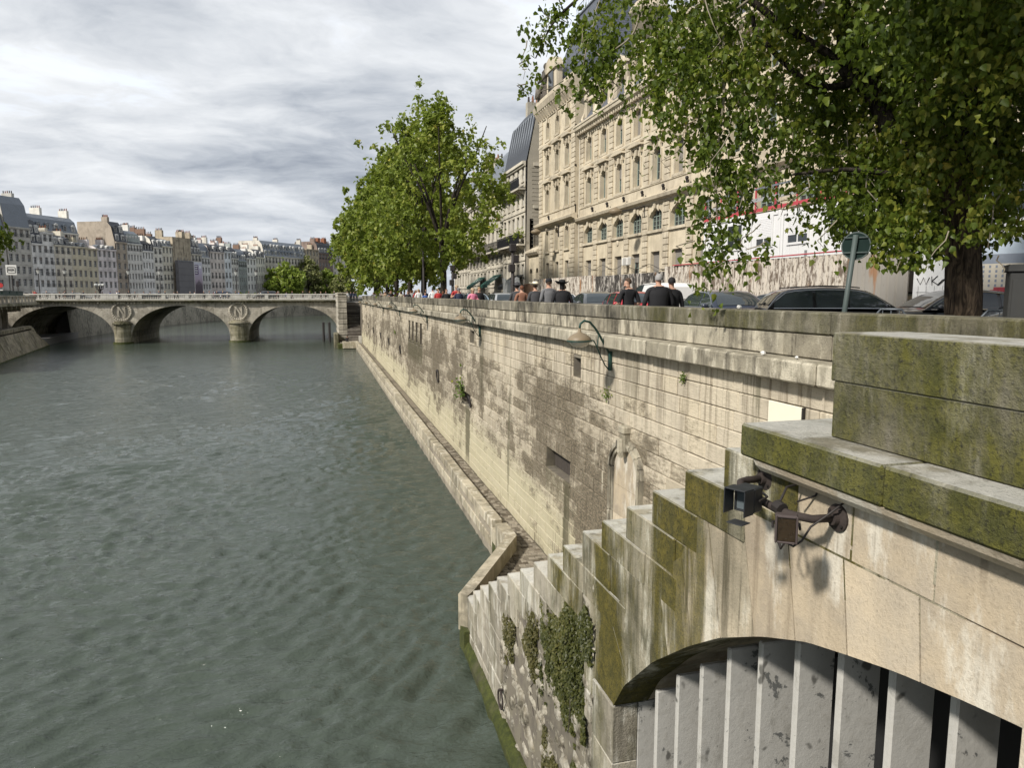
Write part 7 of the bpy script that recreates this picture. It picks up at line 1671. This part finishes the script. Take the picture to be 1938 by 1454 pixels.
def hair_mesh(kind, turn=0.0, bow=0.0):
    mb = MB(); n, k = 14, 9; cx, cy, cz = math.sin(turn) * .008, .008 - bow * .05, 1.652
    for i in range(k + 1):
        a = math.pi * i / k
    fx, fy = math.sin(turn), -math.cos(turn); vs = []
    rx, ry, rz = .088, .106, .108
    rows = 7
    for i in range(rows + 1):
        for j in range(n):
            t_ = 2 * math.pi * j / n; ux, uy = math.cos(t_), math.sin(t_); front = ux * fx + uy * fy
            low = {'short': (-.35 if front < .2 else .42), 'cap': .1, 'long': (-1.6 if front < .1 else .4)}[kind]
            h = 1 - (1 - max(low, -.6)) * i / rows; r_ = math.sqrt(max(1 - max(h, -.75) ** 2, .06)) if i else .05
            z = cz + rz * h - (.12 if kind == 'long' and i == rows and front < .1 else 0); vs.append((cx + rx * r_ * ux, cy + ry * r_ * uy, z))
    mb.add(vs, [(i * n + j, (i + 1) * n + j, (i + 1) * n + (j + 1) % n, i * n + (j + 1) % n) for i in range(rows) for j in range(n)] + [tuple(range(n))])
    return mb.mesh('hair', M['p_hair'], True)
def hat_mesh(kind, tilt=.08):
    mb = MB(); o = (0, .005, 1.69)
    if kind == 'wide': mb.lathe([(.10, -.012), (.19, .0), (.225, .028), (.23, .034), (.19, .012), (.112, .008), (.108, .06), (.096, .115), (.06, .125), (.01, .11)], 20)
    elif kind == 'stetson': mb.lathe([(.10, -.012), (.18, .0), (.2, .012), (.19, .014), (.11, .008), (.108, .07), (.088, .13), (.05, .125), (.01, .105)], 20)
    else: mb.lathe([(.105, -.03), (.108, .0), (.1, .06), (.06, .085), (.01, .09)], 16)
    if kind in ('wide', 'stetson'): mb.v = [(x, y, z + (abs(x) ** 2) * (1.1 if abs(x) > .12 else 0)) for x, y, z in mb.v]
    if kind == 'cap': mb.add([(-.07, -.1, -.02), (.07, -.1, -.02), (.05, -.19, -.035), (-.05, -.19, -.035), (-.07, -.1, -.01), (.07, -.1, -.01), (.05, -.19, -.027), (-.05, -.19, -.027)], [(3, 2, 1, 0), (4, 5, 6, 7), (0, 1, 5, 4), (1, 2, 6, 5), (2, 3, 7, 6), (3, 0, 4, 7)])
    mb.xf(Matrix.Translation(o) @ Matrix.Rotation(tilt, 4, 'X')); return mb.mesh('hat', M['hat'], True)
BODY = {'stand': person_mesh('body_standing'), 'walk': person_mesh('body_walking', .8, 1.0, (.6, 0), (-.5, 0)), 'walk2': person_mesh('body_strolling', -.7, 1.08, (-.5, .2), (.5, 0), lean=-.03),
        'big': person_mesh('body_heavy', .3, 1.2, (.2, .1), (-.2, .3)), 'look': person_mesh('body_looking_down', 0, 1.02, (.3, .9), (.2, .9), 1.35, 0, False, .5), 'phone': person_mesh('body_with_camera', 0, 1.0, (.4, 1.3), (.4, 1.3), 0, 0, False, .3), 'sit': person_mesh('body_sitting', 0, 1.0, (.2, .6), (.2, .6), sit=True)}
HM = {(k, tr): hair_mesh(k, tr, bw) for k in ('short', 'long') for tr, bw in ((0.0, 0), (1.35, .5))}
HATM = {k: hat_mesh(k) for k in ('wide', 'stetson', 'cap')}
def jacket_mesh(bulk):
    mb = MB(); n = 16; rows = [(.80, .205, .155), (.95, .2, .15), (1.12, .185, .14), (1.28, .205, .148), (1.38, .19, .125), (1.44, .12, .09), (1.47, .075, .07)]
    vs = []
    for z, rx, ry in rows:
        for j in range(n): a = 2 * math.pi * j / n; rp = 1 + .03 * math.sin(5 * a + z * 9); vs.append((rx * bulk * rp * math.cos(a), ry * bulk * rp * math.sin(a) + .005, z + .012 * math.sin(3 * a)))
    mb.add(vs, [(i * n + j, i * n + (j + 1) % n, (i + 1) * n + (j + 1) % n, (i + 1) * n + j) for i in range(len(rows) - 1) for j in range(n)])
    return mb.mesh('jacket', M['p_top'], True)
JK = {1.0: jacket_mesh(1.0), 1.2: jacket_mesh(1.2)}
def person(label, loc, face, pose='stand', top='black', legs='navy', hair='brown', cut='short', hat=None, hatc='black', h=1.72, group=None, jacket=False):
    """face: direction looked at, degrees from +x"""
    t = thing('person', label, 'person', (0, 0, 0), group); tr = 1.35 if pose == 'look' else 0.0
    b = link('body', BODY[pose], t); remat(b, {M['p_top'].name: CL[top], M['p_legs'].name: CL[legs]})
    if hat != 'stetson' or True: hh = link('hair', HM[(cut, tr)], t); remat(hh, {M['p_hair'].name: HAIR[hair]})
    if hat: k = link('hat', HATM[hat], t); remat(k, {M['hat'].name: CL[hatc]})
    if jacket: k = link('jacket', JK[1.2 if pose == 'big' else 1.0], t); remat(k, {M['p_top'].name: CL[top]})
    s = h / 1.75; t.scale = (s, s, s); t.location = loc; t.rotation_euler = (0, 0, rad(face + 90)); return t
Zq = QZ
# the near group by the parapet
person('young man in a black sweater looking down to his left by the parapet', (7.45, 16.6, Zq), 88, 'look', 'black', 'navy', 'brown', h=1.74, group=None)
person('grey-haired man in a loose black jacket walking away along the parapet', (7.35, 14.75, Zq), 80, 'big', 'black', 'charcoal', 'grey', h=1.79, jacket=True)
person('companion in black half hidden behind the grey-haired man', (7.75, 14.9, Zq), 80, 'walk', 'black', 'black', 'black', h=1.72, jacket=True)
person('woman in a black coat and wide black hat walking by the parapet', (7.3, 21.3, Zq), 84, 'big', 'black', 'navy', 'black', 'long', 'wide', 'black', h=1.74, jacket=True)
person('man in dark cap and grey waistcoat beside the wide black hat', (7.25, 22.5, Zq), 88, 'walk', 'grey', 'navy', 'brown', 'short', 'cap', 'black', h=1.84, jacket=True)
person('person in burgundy between the dark cap and the wide black hat', (7.7, 22.3, Zq), 84, 'stand', 'burgundy', 'navy', 'brown', h=1.66)
person('person in a broad white straw hat and dark coat', (7.3, 24.2, Zq), 86, 'stand', 'charcoal', 'black', 'brown', 'short', 'wide', 'cream', h=1.74, jacket=True)
person('bareheaded person in a fitted brown top', (7.2, 25.6, Zq), 86, 'stand', 'brown', 'pink', 'red', h=1.68)
person('man in a dark stetson and dark coat left of the brown top', (7.35, 26.8, Zq), 84, 'walk2', 'charcoal', 'black', 'black', 'short', 'stetson', 'charcoal', h=1.75, jacket=True)
# strollers coming towards the camera
person('woman in grey jacket and pink top with pale cap', (7.2, 34.5, Zq), -84, 'phone', 'pink', 'navy', 'fair', 'long', 'cap', 'tan', h=1.66, jacket=False)
person('person in dark coat behind the woman in pink', (7.8, 35.8, Zq), -88, 'stand', 'black', 'black', 'fair', h=1.74, jacket=True)
person('man in navy coat and grey cap', (7.25, 38.5, Zq), -86, 'walk', 'navy', 'navy', 'grey', 'short', 'cap', 'grey', h=1.7, jacket=True)
person('tall man in red shirt and pale cap holding a phone', (7.5, 40.5, Zq), -86, 'phone', 'red', 'black', 'fair', 'short', 'cap', 'tan', h=1.88)
person('man in black coat left of the tall red shirt', (7.25, 42.5, Zq), -88, 'walk2', 'black', 'black', 'red', h=1.7, jacket=True)
person('person in a bright red jacket at the edge of the tree shade', (7.3, 45.8, Zq), -86, 'stand', 'red', 'navy', 'brown', h=1.74, jacket=True)
ORD = 'first second third fourth fifth sixth seventh eighth ninth tenth eleventh twelfth thirteenth fourteenth fifteenth sixteenth seventeenth eighteenth nineteenth twentieth'.split(); cnt = {}
def nth(k):
    cnt[k] = cnt.get(k, 0) + 1; return ORD[min(cnt[k], 20) - 1]
rp = random.Random(17)
cols = ['white', 'white', 'black', 'blue', 'white', 'navy', 'grey', 'black', 'red', 'white', 'tan', 'lightblue', 'charcoal', 'cream', 'white', 'black', 'pink', 'green']
word = {'white': 'white', 'black': 'black', 'blue': 'blue', 'navy': 'navy', 'grey': 'grey', 'red': 'red', 'tan': 'tan', 'lightblue': 'light blue', 'charcoal': 'charcoal', 'cream': 'cream', 'pink': 'pink', 'green': 'dark green'}
for k in range(46):
    y = 48.5 + k * 1.33 + rp.uniform(-.4, .4); c = cols[k % len(cols)]
    person('%s stroller in a %s top beyond the bright red jacket, under the quay trees' % (nth('q' + c), word[c]), (rp.uniform(7.0, 8.3), y, Zq), rp.choice([-88, -84, 88, 92]), rp.choice(['stand', 'walk', 'walk2', 'phone']), c, rp.choice(['navy', 'black', 'tan', 'charcoal']), rp.choice(list(HAIR)), rp.choice(['short', 'long']), h=rp.uniform(1.58, 1.84), group='strollers on the quay in %s' % word[c])
for k in range(44):
    x = -46 + k * 1.12 + rp.uniform(-.5, .5); c = rp.choice(['black', 'navy', 'black', 'white', 'charcoal', 'blue', 'red', 'grey', 'white', 'black'])
    person('%s tiny pedestrian in a %s top from the left end of the bridge' % (nth('b' + c), word[c]), (x, rp.uniform(133.0, 135.2), 7.06), rp.choice([0, 180, 0, 180, -90]), rp.choice(['stand', 'walk', 'walk2']), c, rp.choice(['navy', 'black']), rp.choice(list(HAIR)), h=rp.uniform(1.6, 1.85), group='pedestrians on the bridge in %s' % word[c])
person('person in dark clothes sitting on the kerb at the foot of the bridge stairs', (3.6, 111.2, 1.06 - .85), -90, 'sit', 'black', 'black', 'black', group=None)
person('person in pale clothes standing at the head of the bridge stairs', (4.3, 125.5, 6.99), -90, 'stand', 'white', 'cream', 'fair')
for k in range(3): person('%s dark-clothed person from the left at the head of the bridge stairs' % ORD[k], (4.9 + k * .55, 126 + k, 6.99), -90, 'stand', 'navy', 'black', 'black', group='people at the head of the bridge stairs')
# ---------------------------------------------------------------- trees
M['bark'] = bark_mat('furrowed_bark', (.15, .11, .075), (.035, .026, .02)); M['bark_d'] = bark_mat('dark_bark', (.06, .05, .04), (.018, .015, .012)); M['twig'] = plain('pale_twig', (.22, .19, .14), .8)
M['leaf_n'] = leaf_mat('poplar_leaf', (.042, .07, .011), (.12, .165, .022), (.27, .27, .045), .45)
M['leaf_m'] = leaf_mat('quay_tree_leaf', (.125, .17, .028), (.205, .255, .042), (.33, .34, .07), .45)
M['leaf_f'] = leaf_mat('bright_far_leaf', (.19, .26, .045), (.26, .33, .06), (.32, .36, .08), .42); M['leaf_o'] = leaf_mat('olive_far_leaf', (.17, .18, .07), (.23, .24, .1), (.3, .3, .13), .35)
NEAR = [(4.34, 13.07, 13.2, 0.41, 0.21, 1), (3.92, 13.16, 12.99, 0.29, 0.19, 1), (4.67, 12.97, 13.09, 0.39, 0.34, 1), (3.89, 13.31, 12.56, 0.12, 0.25, 0.6), (3.95, 13.26, 12.24, 0.17, 0.22, 0.8), (3.75, 13.36, 11.83, 0.17, 0.14, 0.8), (4.19, 13.04, 12.66, 0.27, 0.17, 1), (4.65, 12.48, 12.51, 0.42, 0.3, 1.2), (4.45, 12.48, 12.09, 0.36, 0.33, 1.2), (4.73, 12.17, 11.89, 0.42, 0.32, 1.3), (4.98, 12.22, 12.76, 0.42, 0.42, 1.2), (4.93, 12.06, 12.22, 0.37, 0.35, 1.2), (4.29, 12.58, 11.7, 0.24, 0.17, 0.6), (5.04, 12.07, 11.75, 0.26, 0.18, 0.7), (5.47, 11.45, 12.7, 0.4, 0.26, 1), (5.37, 11.42, 12.23, 0.33, 0.26, 1), (5.65, 11.04, 12.29, 0.51, 0.34, 1.2), (5.55, 10.99, 11.74, 0.53, 0.39, 1.4), (5.96, 10.73, 12.17, 0.5, 0.46, 1.4), (5.88, 10.56, 11.47, 0.54, 0.5, 1.4), (5.46, 11.07, 11.3, 0.3, 0.3, 1.2), (5.56, 10.88, 10.84, 0.43, 0.26, 1.1), (5.99, 10.45, 10.85, 0.54, 0.42, 1.4), (6.49, 10.61, 12.34, 0.46, 0.42, 1.3), (6.44, 10.32, 11.61, 0.5, 0.5, 1.3), (6.4, 10.14, 10.92, 0.45, 0.45, 1.2), (5.47, 10.86, 10.55, 0.26, 0.15, 0.6), (5.85, 10.42, 10.32, 0.42, 0.29, 1.2), (6.09, 10.11, 10.03, 0.49, 0.37, 1.3), (5.84, 10.13, 9.71, 0.37, 0.33, 1.2), (6.15, 10.01, 9.38, 0.33, 0.33, 1.2), (5.83, 10.08, 9.26, 0.26, 0.29, 1), (5.88, 9.92, 8.97, 0.41, 0.28, 1.2), (5.84, 9.89, 8.64, 0.34, 0.24, 1.1), (5.79, 9.87, 8.39, 0.2, 0.16, 0.9), (5.76, 9.85, 8.16, 0.1, 0.13, 0.7), (5.42, 10.13, 8.77, 0.1, 0.07, 0.3), (6.41, 9.46, 8.9, 0.19, 0.19, 0.9), (6.36, 9.45, 8.7, 0.13, 0.11, 0.5), (6.7, 10.2, 10.4, 0.37, 0.42, 1.2), (6.72, 9.91, 9.79, 0.33, 0.33, 0.9), (6.51, 9.92, 9.38, 0.2, 0.25, 0.6), (7.35, 10.58, 12.25, 0.6, 0.51, 1.3), (7.46, 10.54, 11.34, 0.52, 0.52, 1.2), (7.38, 10.21, 10.27, 0.51, 0.47, 1.2), (7.47, 9.89, 9.57, 0.37, 0.29, 1), (8.36, 10.86, 12.43, 0.62, 0.54, 1.2), (8.63, 10.84, 11.24, 0.54, 0.64, 1.1), (8.23, 10.4, 10.27, 0.53, 0.44, 1.1), (7.95, 9.74, 9.41, 0.42, 0.37, 1.1), (7.76, 9.53, 8.97, 0.25, 0.2, 0.6), (8.82, 10.28, 12.2, 0.69, 0.6, 1.3), (9.03, 10.31, 11.22, 0.66, 0.53, 1.2), (8.61, 9.89, 10.27, 0.55, 0.47, 1.2), (8.14, 9.28, 9.44, 0.48, 0.4, 1.2), (7.97, 8.94, 8.85, 0.47, 0.31, 1.1), (8.1, 8.65, 8.53, 0.42, 0.17, 0.9), (7.89, 9.04, 8.7, 0.24, 0.2, 0.6), (9.16, 9.53, 11.9, 0.74, 0.65, 1.3), (9.03, 9.21, 10.79, 0.64, 0.56, 1.2), (8.69, 8.99, 9.96, 0.55, 0.47, 1.2), (8.37, 8.55, 9.13, 0.49, 0.46, 1.3), (8.23, 8.32, 8.66, 0.33, 0.26, 1), (9.59, 9, 11.91, 0.71, 0.63, 1.3), (9.44, 8.59, 10.81, 0.61, 0.61, 1.2), (9.15, 8.33, 9.86, 0.56, 0.53, 1.3), (9, 7.96, 9.09, 0.47, 0.4, 1.3), (8.82, 7.85, 8.64, 0.32, 0.2, 0.9), (8.95, 7.78, 8.43, 0.14, 0.13, 0.4), (10.03, 8.41, 11.46, 0.53, 0.83, 1.3), (9.62, 7.9, 9.88, 0.44, 0.88, 1.3), (9.29, 7.65, 8.92, 0.36, 0.43, 1.1), (6.04, 11.39, 13.4, 1.05, 0.44, 1.2), (7.74, 10.94, 13.4, 1.14, 0.44, 1.2), (9.04, 10.04, 13.17, 1.09, 0.5, 1.2), (10.03, 9.22, 12.94, 0.96, 0.48, 1.2), (4.99, 12.75, 13.67, 0.76, 0.38, 1), (10.32, 9.71, 9.22, 0.79, 0.79, 2), (9.78, 10.51, 9.46, 0.92, 0.74, 1.8), (10.53, 10.45, 10.56, 1.11, 0.83, 1.8), (9.53, 11.3, 10.21, 0.87, 0.77, 1.5), (10.88, 9.75, 10.7, 0.79, 0.97, 1.8), (9.15, 11.78, 11.51, 0.98, 0.88, 1.3), (10.17, 11.14, 11.87, 1.14, 0.86, 1.6), (7.61, 11.86, 12.16, 0.95, 0.76, 1.1)]
def strands(cl, rs, per, drop, jit, flat=.9):
    P = []
    for x, y, z, rx, rz, w_ in cl:
        n = max(3, int(per * w_ * rx * rz / .2)); k = max(2, n // 18)
        q = rs.normal(0, .5, (k, 3)) * [rx, rx * flat, rz] + [x, y, z + rz * .15]
        i = rs.randint(0, k, n); t = rs.rand(n)
        dirs = rs.normal(0, .35, (k, 3)); dirs[:, 2] -= 1
        P.append(q[i] + dirs[i] * (t * drop)[:, None] * rs.uniform(.5, 1.1, (n, 1)) + rs.normal(0, jit, (n, 3)))
    return np.concatenate(P)
def smooth_tube(mb, pts, r0, r1, n=8):
    pts = [Vector(p) for p in pts]; out = []
    for i in range(len(pts) - 1):
        p0, p1, p2, p3 = pts[max(i - 1, 0)], pts[i], pts[i + 1], pts[min(i + 2, len(pts) - 1)]
        for k in range(5):
            t = k / 5; out.append(.5 * ((2 * p1) + (p2 - p0) * t + (2 * p0 - 5 * p1 + 4 * p2 - p3) * t * t + (3 * p1 - p0 - 3 * p2 + p3) * t ** 3))
    out.append(pts[-1]); k = len(out); mb.tube(out, [r0 + (r1 - r0) * (i / (k - 1)) ** .8 for i in range(k)], n)
def near_tree():
    t = thing('poplar_tree', 'huge dark poplar with a furrowed trunk whose leafy branches overhang the whole upper right', 'tree', (9.96, 9.25, QZ)); rs = np.random.RandomState(4)
    tr = MB(); smooth_tube(tr, [(9.96, 9.15, QZ - .2), (9.96, 9.18, 7.2), (9.97, 9.32, 8.67), (9.94, 9.43, 9.52), (9.93, 9.64, 10.29)], .29, .23, 16)
    v = np.array(tr.v); a = np.arctan2(v[:, 1] - 9.3, v[:, 0] - 9.96); f = 1 + .05 * np.sin(a * 7 + v[:, 2] * .8) + .03 * np.sin(a * 17 - v[:, 2]); tr.v = [tuple(q) for q in np.stack([9.96 + (v[:, 0] - 9.96) * f, 9.3 + (v[:, 1] - 9.3) * f, v[:, 2]], -1)]
    trunk = tr.build('trunk', M['bark'], t, True)
    for pts, r0, r1 in (
        ([(9.93, 9.63, 10.21), (9.27, 9.94, 10.40), (8.99, 10.34, 11.31), (8.95, 10.52, 11.87), (8.80, 10.74, 12.43), (8.64, 10.88, 13.23), (8.3, 11.2, 15)], .19, .07), ([(8.99, 10.34, 11.31), (8.61, 10.60, 11.78), (8.73, 10.86, 12.38), (8.86, 11.01, 13.04), (8.6, 11.6, 14.6)], .15, .06),
        ([(9.95, 9.47, 9.85), (9.76, 9.25, 10.92), (9.86, 9.30, 11.57), (9.83, 9.37, 12.06), (9.80, 9.47, 12.71), (9.9, 9.4, 15.5)], .2, .08), ([(8.94, 10.49, 11.60), (8.09, 10.71, 11.51), (7.19, 10.94, 12.27), (7.08, 11.01, 12.62)], .07, .03),
        ([(9.00, 10.37, 11.57), (7.71, 10.81, 12.36), (6.88, 11.11, 12.97), (6.07, 11.80, 13.40), (5.19, 12.50, 13.77), (4.64, 12.90, 13.33), (4.28, 13.16, 12.98), (4.0, 13.3, 12.4)], .08, .012), ([(5.9, 11.9, 13.45), (5.49, 11.71, 13.14), (5.25, 11.69, 12.43), (4.98, 11.83, 12.18)], .035, .012),
        ([(6.5, 11.3, 13.1), (6.24, 10.45, 11.39), (6.18, 10.38, 10.73), (6.02, 10.21, 9.89), (5.97, 9.96, 8.65)], .03, .008), ([(6.83, 10.58, 12.76), (6.31, 10.55, 12.30), (6.25, 10.48, 11.64)], .025, .01), ([(9.91, 9.49, 9.85), (8.85, 9.56, 9.90), (8.05, 9.79, 9.98), (7.24, 9.99, 9.90)], .07, .02), ([(9.93, 9.49, 9.94), (9.89, 10.36, 11.72), (9.20, 10.54, 11.74)], .06, .03)):
        m = MB(); smooth_tube(m, pts, r0, r1, 9); m.build('limb', M['bark_d'] if r0 > .04 else M['twig'], trunk, True)
    cl = list(NEAR)
    for k in range(75):                                    # the rest of the crown, above and behind the picture
        a = rs.uniform(0, 6.283); rr = 5.8 * math.sqrt(rs.rand()); z = rs.uniform(12.8, 17.5); x, y = 10.6 + rr * math.cos(a), 9.6 + rr * math.sin(a)
        if z < 14 and (x - 5) < 0: continue
        cl.append((x, y, z, .95, .9, .75))
    for k in range(26):
        a = rs.uniform(-1.6, 1.4); cl.append((10.6 + rs.uniform(1, 4.8) * math.cos(a), 9.6 + rs.uniform(1, 4.8) * math.sin(a), rs.uniform(9.3, 13), .9, .8, .8))
    for k in range(46):                                    # dense unseen leaves added overhead to shade the crown below
        cl.append((rs.uniform(6.5, 11), rs.uniform(5.0, 11), rs.uniform(13.6, 16.5), .9, .7, 1.3))
    cl += [(x, y, z, .85, .6, 1.1) for x, y, z in ((7.3, 8, 11.2), (7.8, 7.6, 11), (8.3, 7.4, 11.3), (8, 8.2, 11.8), (7, 7.7, 11.9), (8.7, 7.1, 11.6), (7.6, 7.2, 12.2), (8.9, 6.7, 10.9), (9.2, 6.6, 12))]  # nearer leaf layer added to shade the lower right foliage
    for k in range(17): cl.append((rs.uniform(4.6, 7.6), rs.uniform(3.8, 7.4), rs.uniform(12.6, 15), .9, .7, 1.3))  # unseen clusters added on the sun side to darken the right foliage
    cl = [(x, y, z, rx, rz, w_ * (1.4 if x > 7.6 else 1.0)) for x, y, z, rx, rz, w_ in cl]
    P = strands(cl, rs, 240, .5, .062, .8); P = P[(np.hypot(P[:, 0] - 2.5, P[:, 1]) > 4.2) & (P[:, 2] > 7.7)]
    P = P[~((np.hypot(P[:, 0] - .852 * P[:, 1], P[:, 2] - 8.73) < .33) & (P[:, 1] < 10.2) & (P[:, 1] > 5))]
    P = P[~((P[:, 0] > 6.6) & (P[:, 2] < 8.42 + .12 * np.sin(P[:, 1] * 5) + .3 * (P[:, 0] > 8.4)))]
    N = rs.normal(0, 1, P.shape); N[:, 2] = np.abs(N[:, 2]) * .6
    # 300 near leaves as parts of their own
    one = MB(); sh = [(-.15, 0, 0), (.12, .46, .12), (.55, .3, .1), (1.0, 0, -.06), (.55, -.3, .1), (.12, -.46, .12)]; one.add([(b * .1, c * .1, -a * .1) for a, b, c in sh], [(0, 3, 2, 1), (0, 5, 4, 3)]); lm = one.mesh('leaf', M['leaf_n'])
    d = np.linalg.norm(P - np.array(CAM), axis=1); idx = np.argsort(d)[:300]; w0 = np.array(WL[t.name])
    for i in idx:
        o = link('leaf', lm, t); o.location = tuple(P[i] - w0); o.rotation_euler = (rs.normal(0, .5), rs.normal(0, .5), rs.uniform(0, 6.28))
    keep = np.ones(len(P), bool); keep[idx] = False
    leaf_cloud('crown', P[keep], N[keep], .088, M['leaf_n'], t, 8, .8, kind='stuff')
    tw = MB(); pick = rs.choice(len(NEAR), 70, replace=False)
    for i in pick:
        x, y, z, rx, rz, w_ = NEAR[i]; q = [(x + rs.normal(0, rx * .3), y + rs.normal(0, .2), z + rz * .9)]
        for s in range(4): q.append((q[-1][0] + rs.normal(0, .09), q[-1][1] + rs.normal(0, .09), q[-1][2] - rz * .5))
        tw.tube(q, [.012, .01, .008, .006, .004], 4)
    tw.build('twigs', M['twig'], t, kind='stuff')
near_tree()
def grown_tree(name, label, x, y, z0, zb, zt, rx, lm, n, size, seed, group=None, up=.4, sparse=0.0, lean=0.0, fork=0.35, bark='bark_d', trunk_r=.28, ry=None):
    rs = np.random.RandomState(seed); t = thing(name, label, 'tree', (x, y, z0), group); H = zt - zb; cz = zb + H * .46; cl = []; ry = ry or rx
    nc = 95
    for k in range(nc):
        u = rs.normal(0, 1, 3); u /= np.linalg.norm(u); r_ = rs.uniform(.35, 1.0) ** .5
        w_ = 1.0 if u[2] < 0 else (1 - .22 * u[2]); bump = 1 + .16 * math.sin(3.1 * u[0] * 2 + seed) * math.cos(2.7 * u[1] * 2 + seed * .7) + rs.normal(0, .10)
        c = np.array([x + lean * max(u[2], 0) + u[0] * rx * r_ * w_ * bump, y + u[1] * ry * r_ * w_ * bump, cz + u[2] * H * .5 * r_ * bump]); s = rx * rs.uniform(.10, .25)
        cl.append((*c, s, s * .85, rs.uniform(.6, 1.3)))
    for k in range(int(22 * up)):                          # long shoots standing out of the crown
        a = rs.uniform(0, 6.283); q = rs.uniform(0, .75); 
        for j in range(5): cl.append((x + lean + rx * q * .7 * math.cos(a), y + ry * q * .7 * math.sin(a), zt - H * (.13 + .18 * q) + j * H * .05, rx * (.10 - .016 * j), rx * .1, .8))
    area = sum(c[3] * c[4] * c[5] for c in cl); P = strands(cl, rs, n * .2 / area, rx * .10, rx * .025, 1.0)
    if sparse: P = P[rs.rand(len(P)) > sparse]
    N = P - np.array([x, y, cz]); N /= np.linalg.norm(N, axis=1)[:, None] + 1e-6; N = N * .5 + rs.normal(0, .8, N.shape); N[:, 2] += .3
    leaf_cloud('crown', P, N, size, lm, t, seed, .3, kind='stuff')
    tr = MB(); zf = z0 + (zt - z0) * fork; smooth_tube(tr, [(x, y, z0 - .2), (x + .1, y, (z0 + zf) / 2), (x, y + .1, zf)], trunk_r, trunk_r * .75, 9); tk = tr.build('trunk', M[bark], t, True)
    for k in range(7):
        a = 2 * math.pi * k / 7 + rs.rand(); rr = rx * rs.uniform(.35, .75); z2 = zf + (zt - zf) * rs.uniform(.5, .9); m = MB()
        smooth_tube(m, [(x, y, zf - .3), (x + rr * .35 * math.cos(a), y + rr * .35 * math.sin(a), zf + (z2 - zf) * .4), (x + rr * .75 * math.cos(a), y + rr * .75 * math.sin(a), zf + (z2 - zf) * .75), (x + rr * math.cos(a), y + rr * math.sin(a), z2)], trunk_r * .5, .03, 6); m.build('limb', M[bark], tk, True)
    return t
LT = ['tall bushy tree nearest on the quay, its dark forked limbs showing', 'second tall tree in the quay row, behind the forked one', 'third tall tree in the quay row', 'fourth tall tree in the quay row', 'fifth tall tree in the quay row', 'sixth tall tree in the quay row, overhanging the river wall', 'last tall tree of the quay row, next to the bridge stairs']
for i, (x, y, zt, rx, n) in enumerate(((9.0, 54.5, 21.8, 5.3, 10500), (8.6, 62.5, 23.4, 5.8, 11000), (8.4, 71, 22.6, 5.6, 10500), (8.0, 80, 22.6, 5.8, 9500), (7.8, 89, 22.2, 5.8, 8500), (7.4, 98, 21.6, 5.8, 8000), (7.6, 107, 20.6, 5.6, 7500))):
    grown_tree('quay_tree', LT[i], x, y, QZ, 9.6 if i else 10.0, zt, rx, M['leaf_m'], n, [.27, .30, .34, .36, .38, .4, .4][i], 50 + i, 'tall trees along the quay', up=.7, fork=.36, sparse=.0)
grown_tree('round_tree', 'bright green round tree on the left bank beyond the right arch', -14.2, 303, 5, 8.2, 20.6, 8.6, M['leaf_f'], 6500, .95, 70, 'trees beyond the bridge', up=.2)
grown_tree('sparse_tree', 'taller sparse olive tree right of the bright green round one', -5.2, 323, 5, 8.5, 24.0, 6.8, M['leaf_o'], 3600, .85, 71, 'trees beyond the bridge', up=.6)
grown_tree('round_tree', 'low green tree between the olive tree and the quay trees', 3.4, 328, 5, 8.4, 18.6, 6.6, M['leaf_f'], 4200, .9, 72, 'trees beyond the bridge', up=.2)
grown_tree('round_tree', 'low olive-green tree against the edge of the tall quay trees', 9.5, 300, 5, 8, 17.6, 5.2, M['leaf_o'], 3600, .8, 73, 'trees beyond the bridge', up=.2)
grown_tree('street_tree', 'dark green tree cut by the left edge before the corner house', -69.0, 173, QZ, 14.5, 27.0, 6.6, M['leaf_n'], 6500, .5, 74, None, up=.4)
def hedge():
    rs = np.random.RandomState(8); P = []
    for x0, y0, x1, y1 in ((-30, 262, -14, 290), (-14, 290, 2, 316), (2, 316, 14, 335)):
        n = 1500; u = rs.rand(n); P.append(np.stack([x0 - 4 + (x1 - x0) * u + rs.normal(0, 1.0, n), y0 + 4 + (y1 - y0) * u + rs.normal(0, 1.0, n), 7.2 + np.abs(rs.normal(0, .6, n))], -1))
    t = thing('quay_hedge', 'low strip of shrubs along the far left quay under the trees', 'hedge', (-14, 290, 6.6)); P = np.concatenate(P); leaf_cloud('foliage', P, rs.normal(0, 1, P.shape), .7, M['leaf_f'], t, 9, .1, kind='stuff')
hedge()
# balcony plants on the apartment block
for i, (y, z, n, s, lab) in enumerate(((75.2, 14.6, 130, .22, 'leafy potted shrub on the lower balcony end of the cream apartment block'), (78.6, 14.3, 90, .18, 'small balcony plants in the middle of the lower black balcony'), (83.0, 20.6, 120, .24, 'trailing plants at the far end of the upper black balcony'), (84.5, 17.4, 110, .22, 'climbing greenery at the joint of the apartment blocks'))):
    t = thing('balcony_plant', lab, 'plant', (20.9, y, z - .5)); rs = np.random.RandomState(i); P = np.array([20.75, y, z]) + rs.normal(0, 1, (n, 3)) * [.22, .5, .32]; leaf_cloud('foliage', P, rs.normal(0, 1, (n, 3)), s, M['leaf_m'], t, i)
    MB().lathe([(.2, 0), (.28, .4)], 8, (20.8, y, z - .5)).build('pot', M['pot'], t)
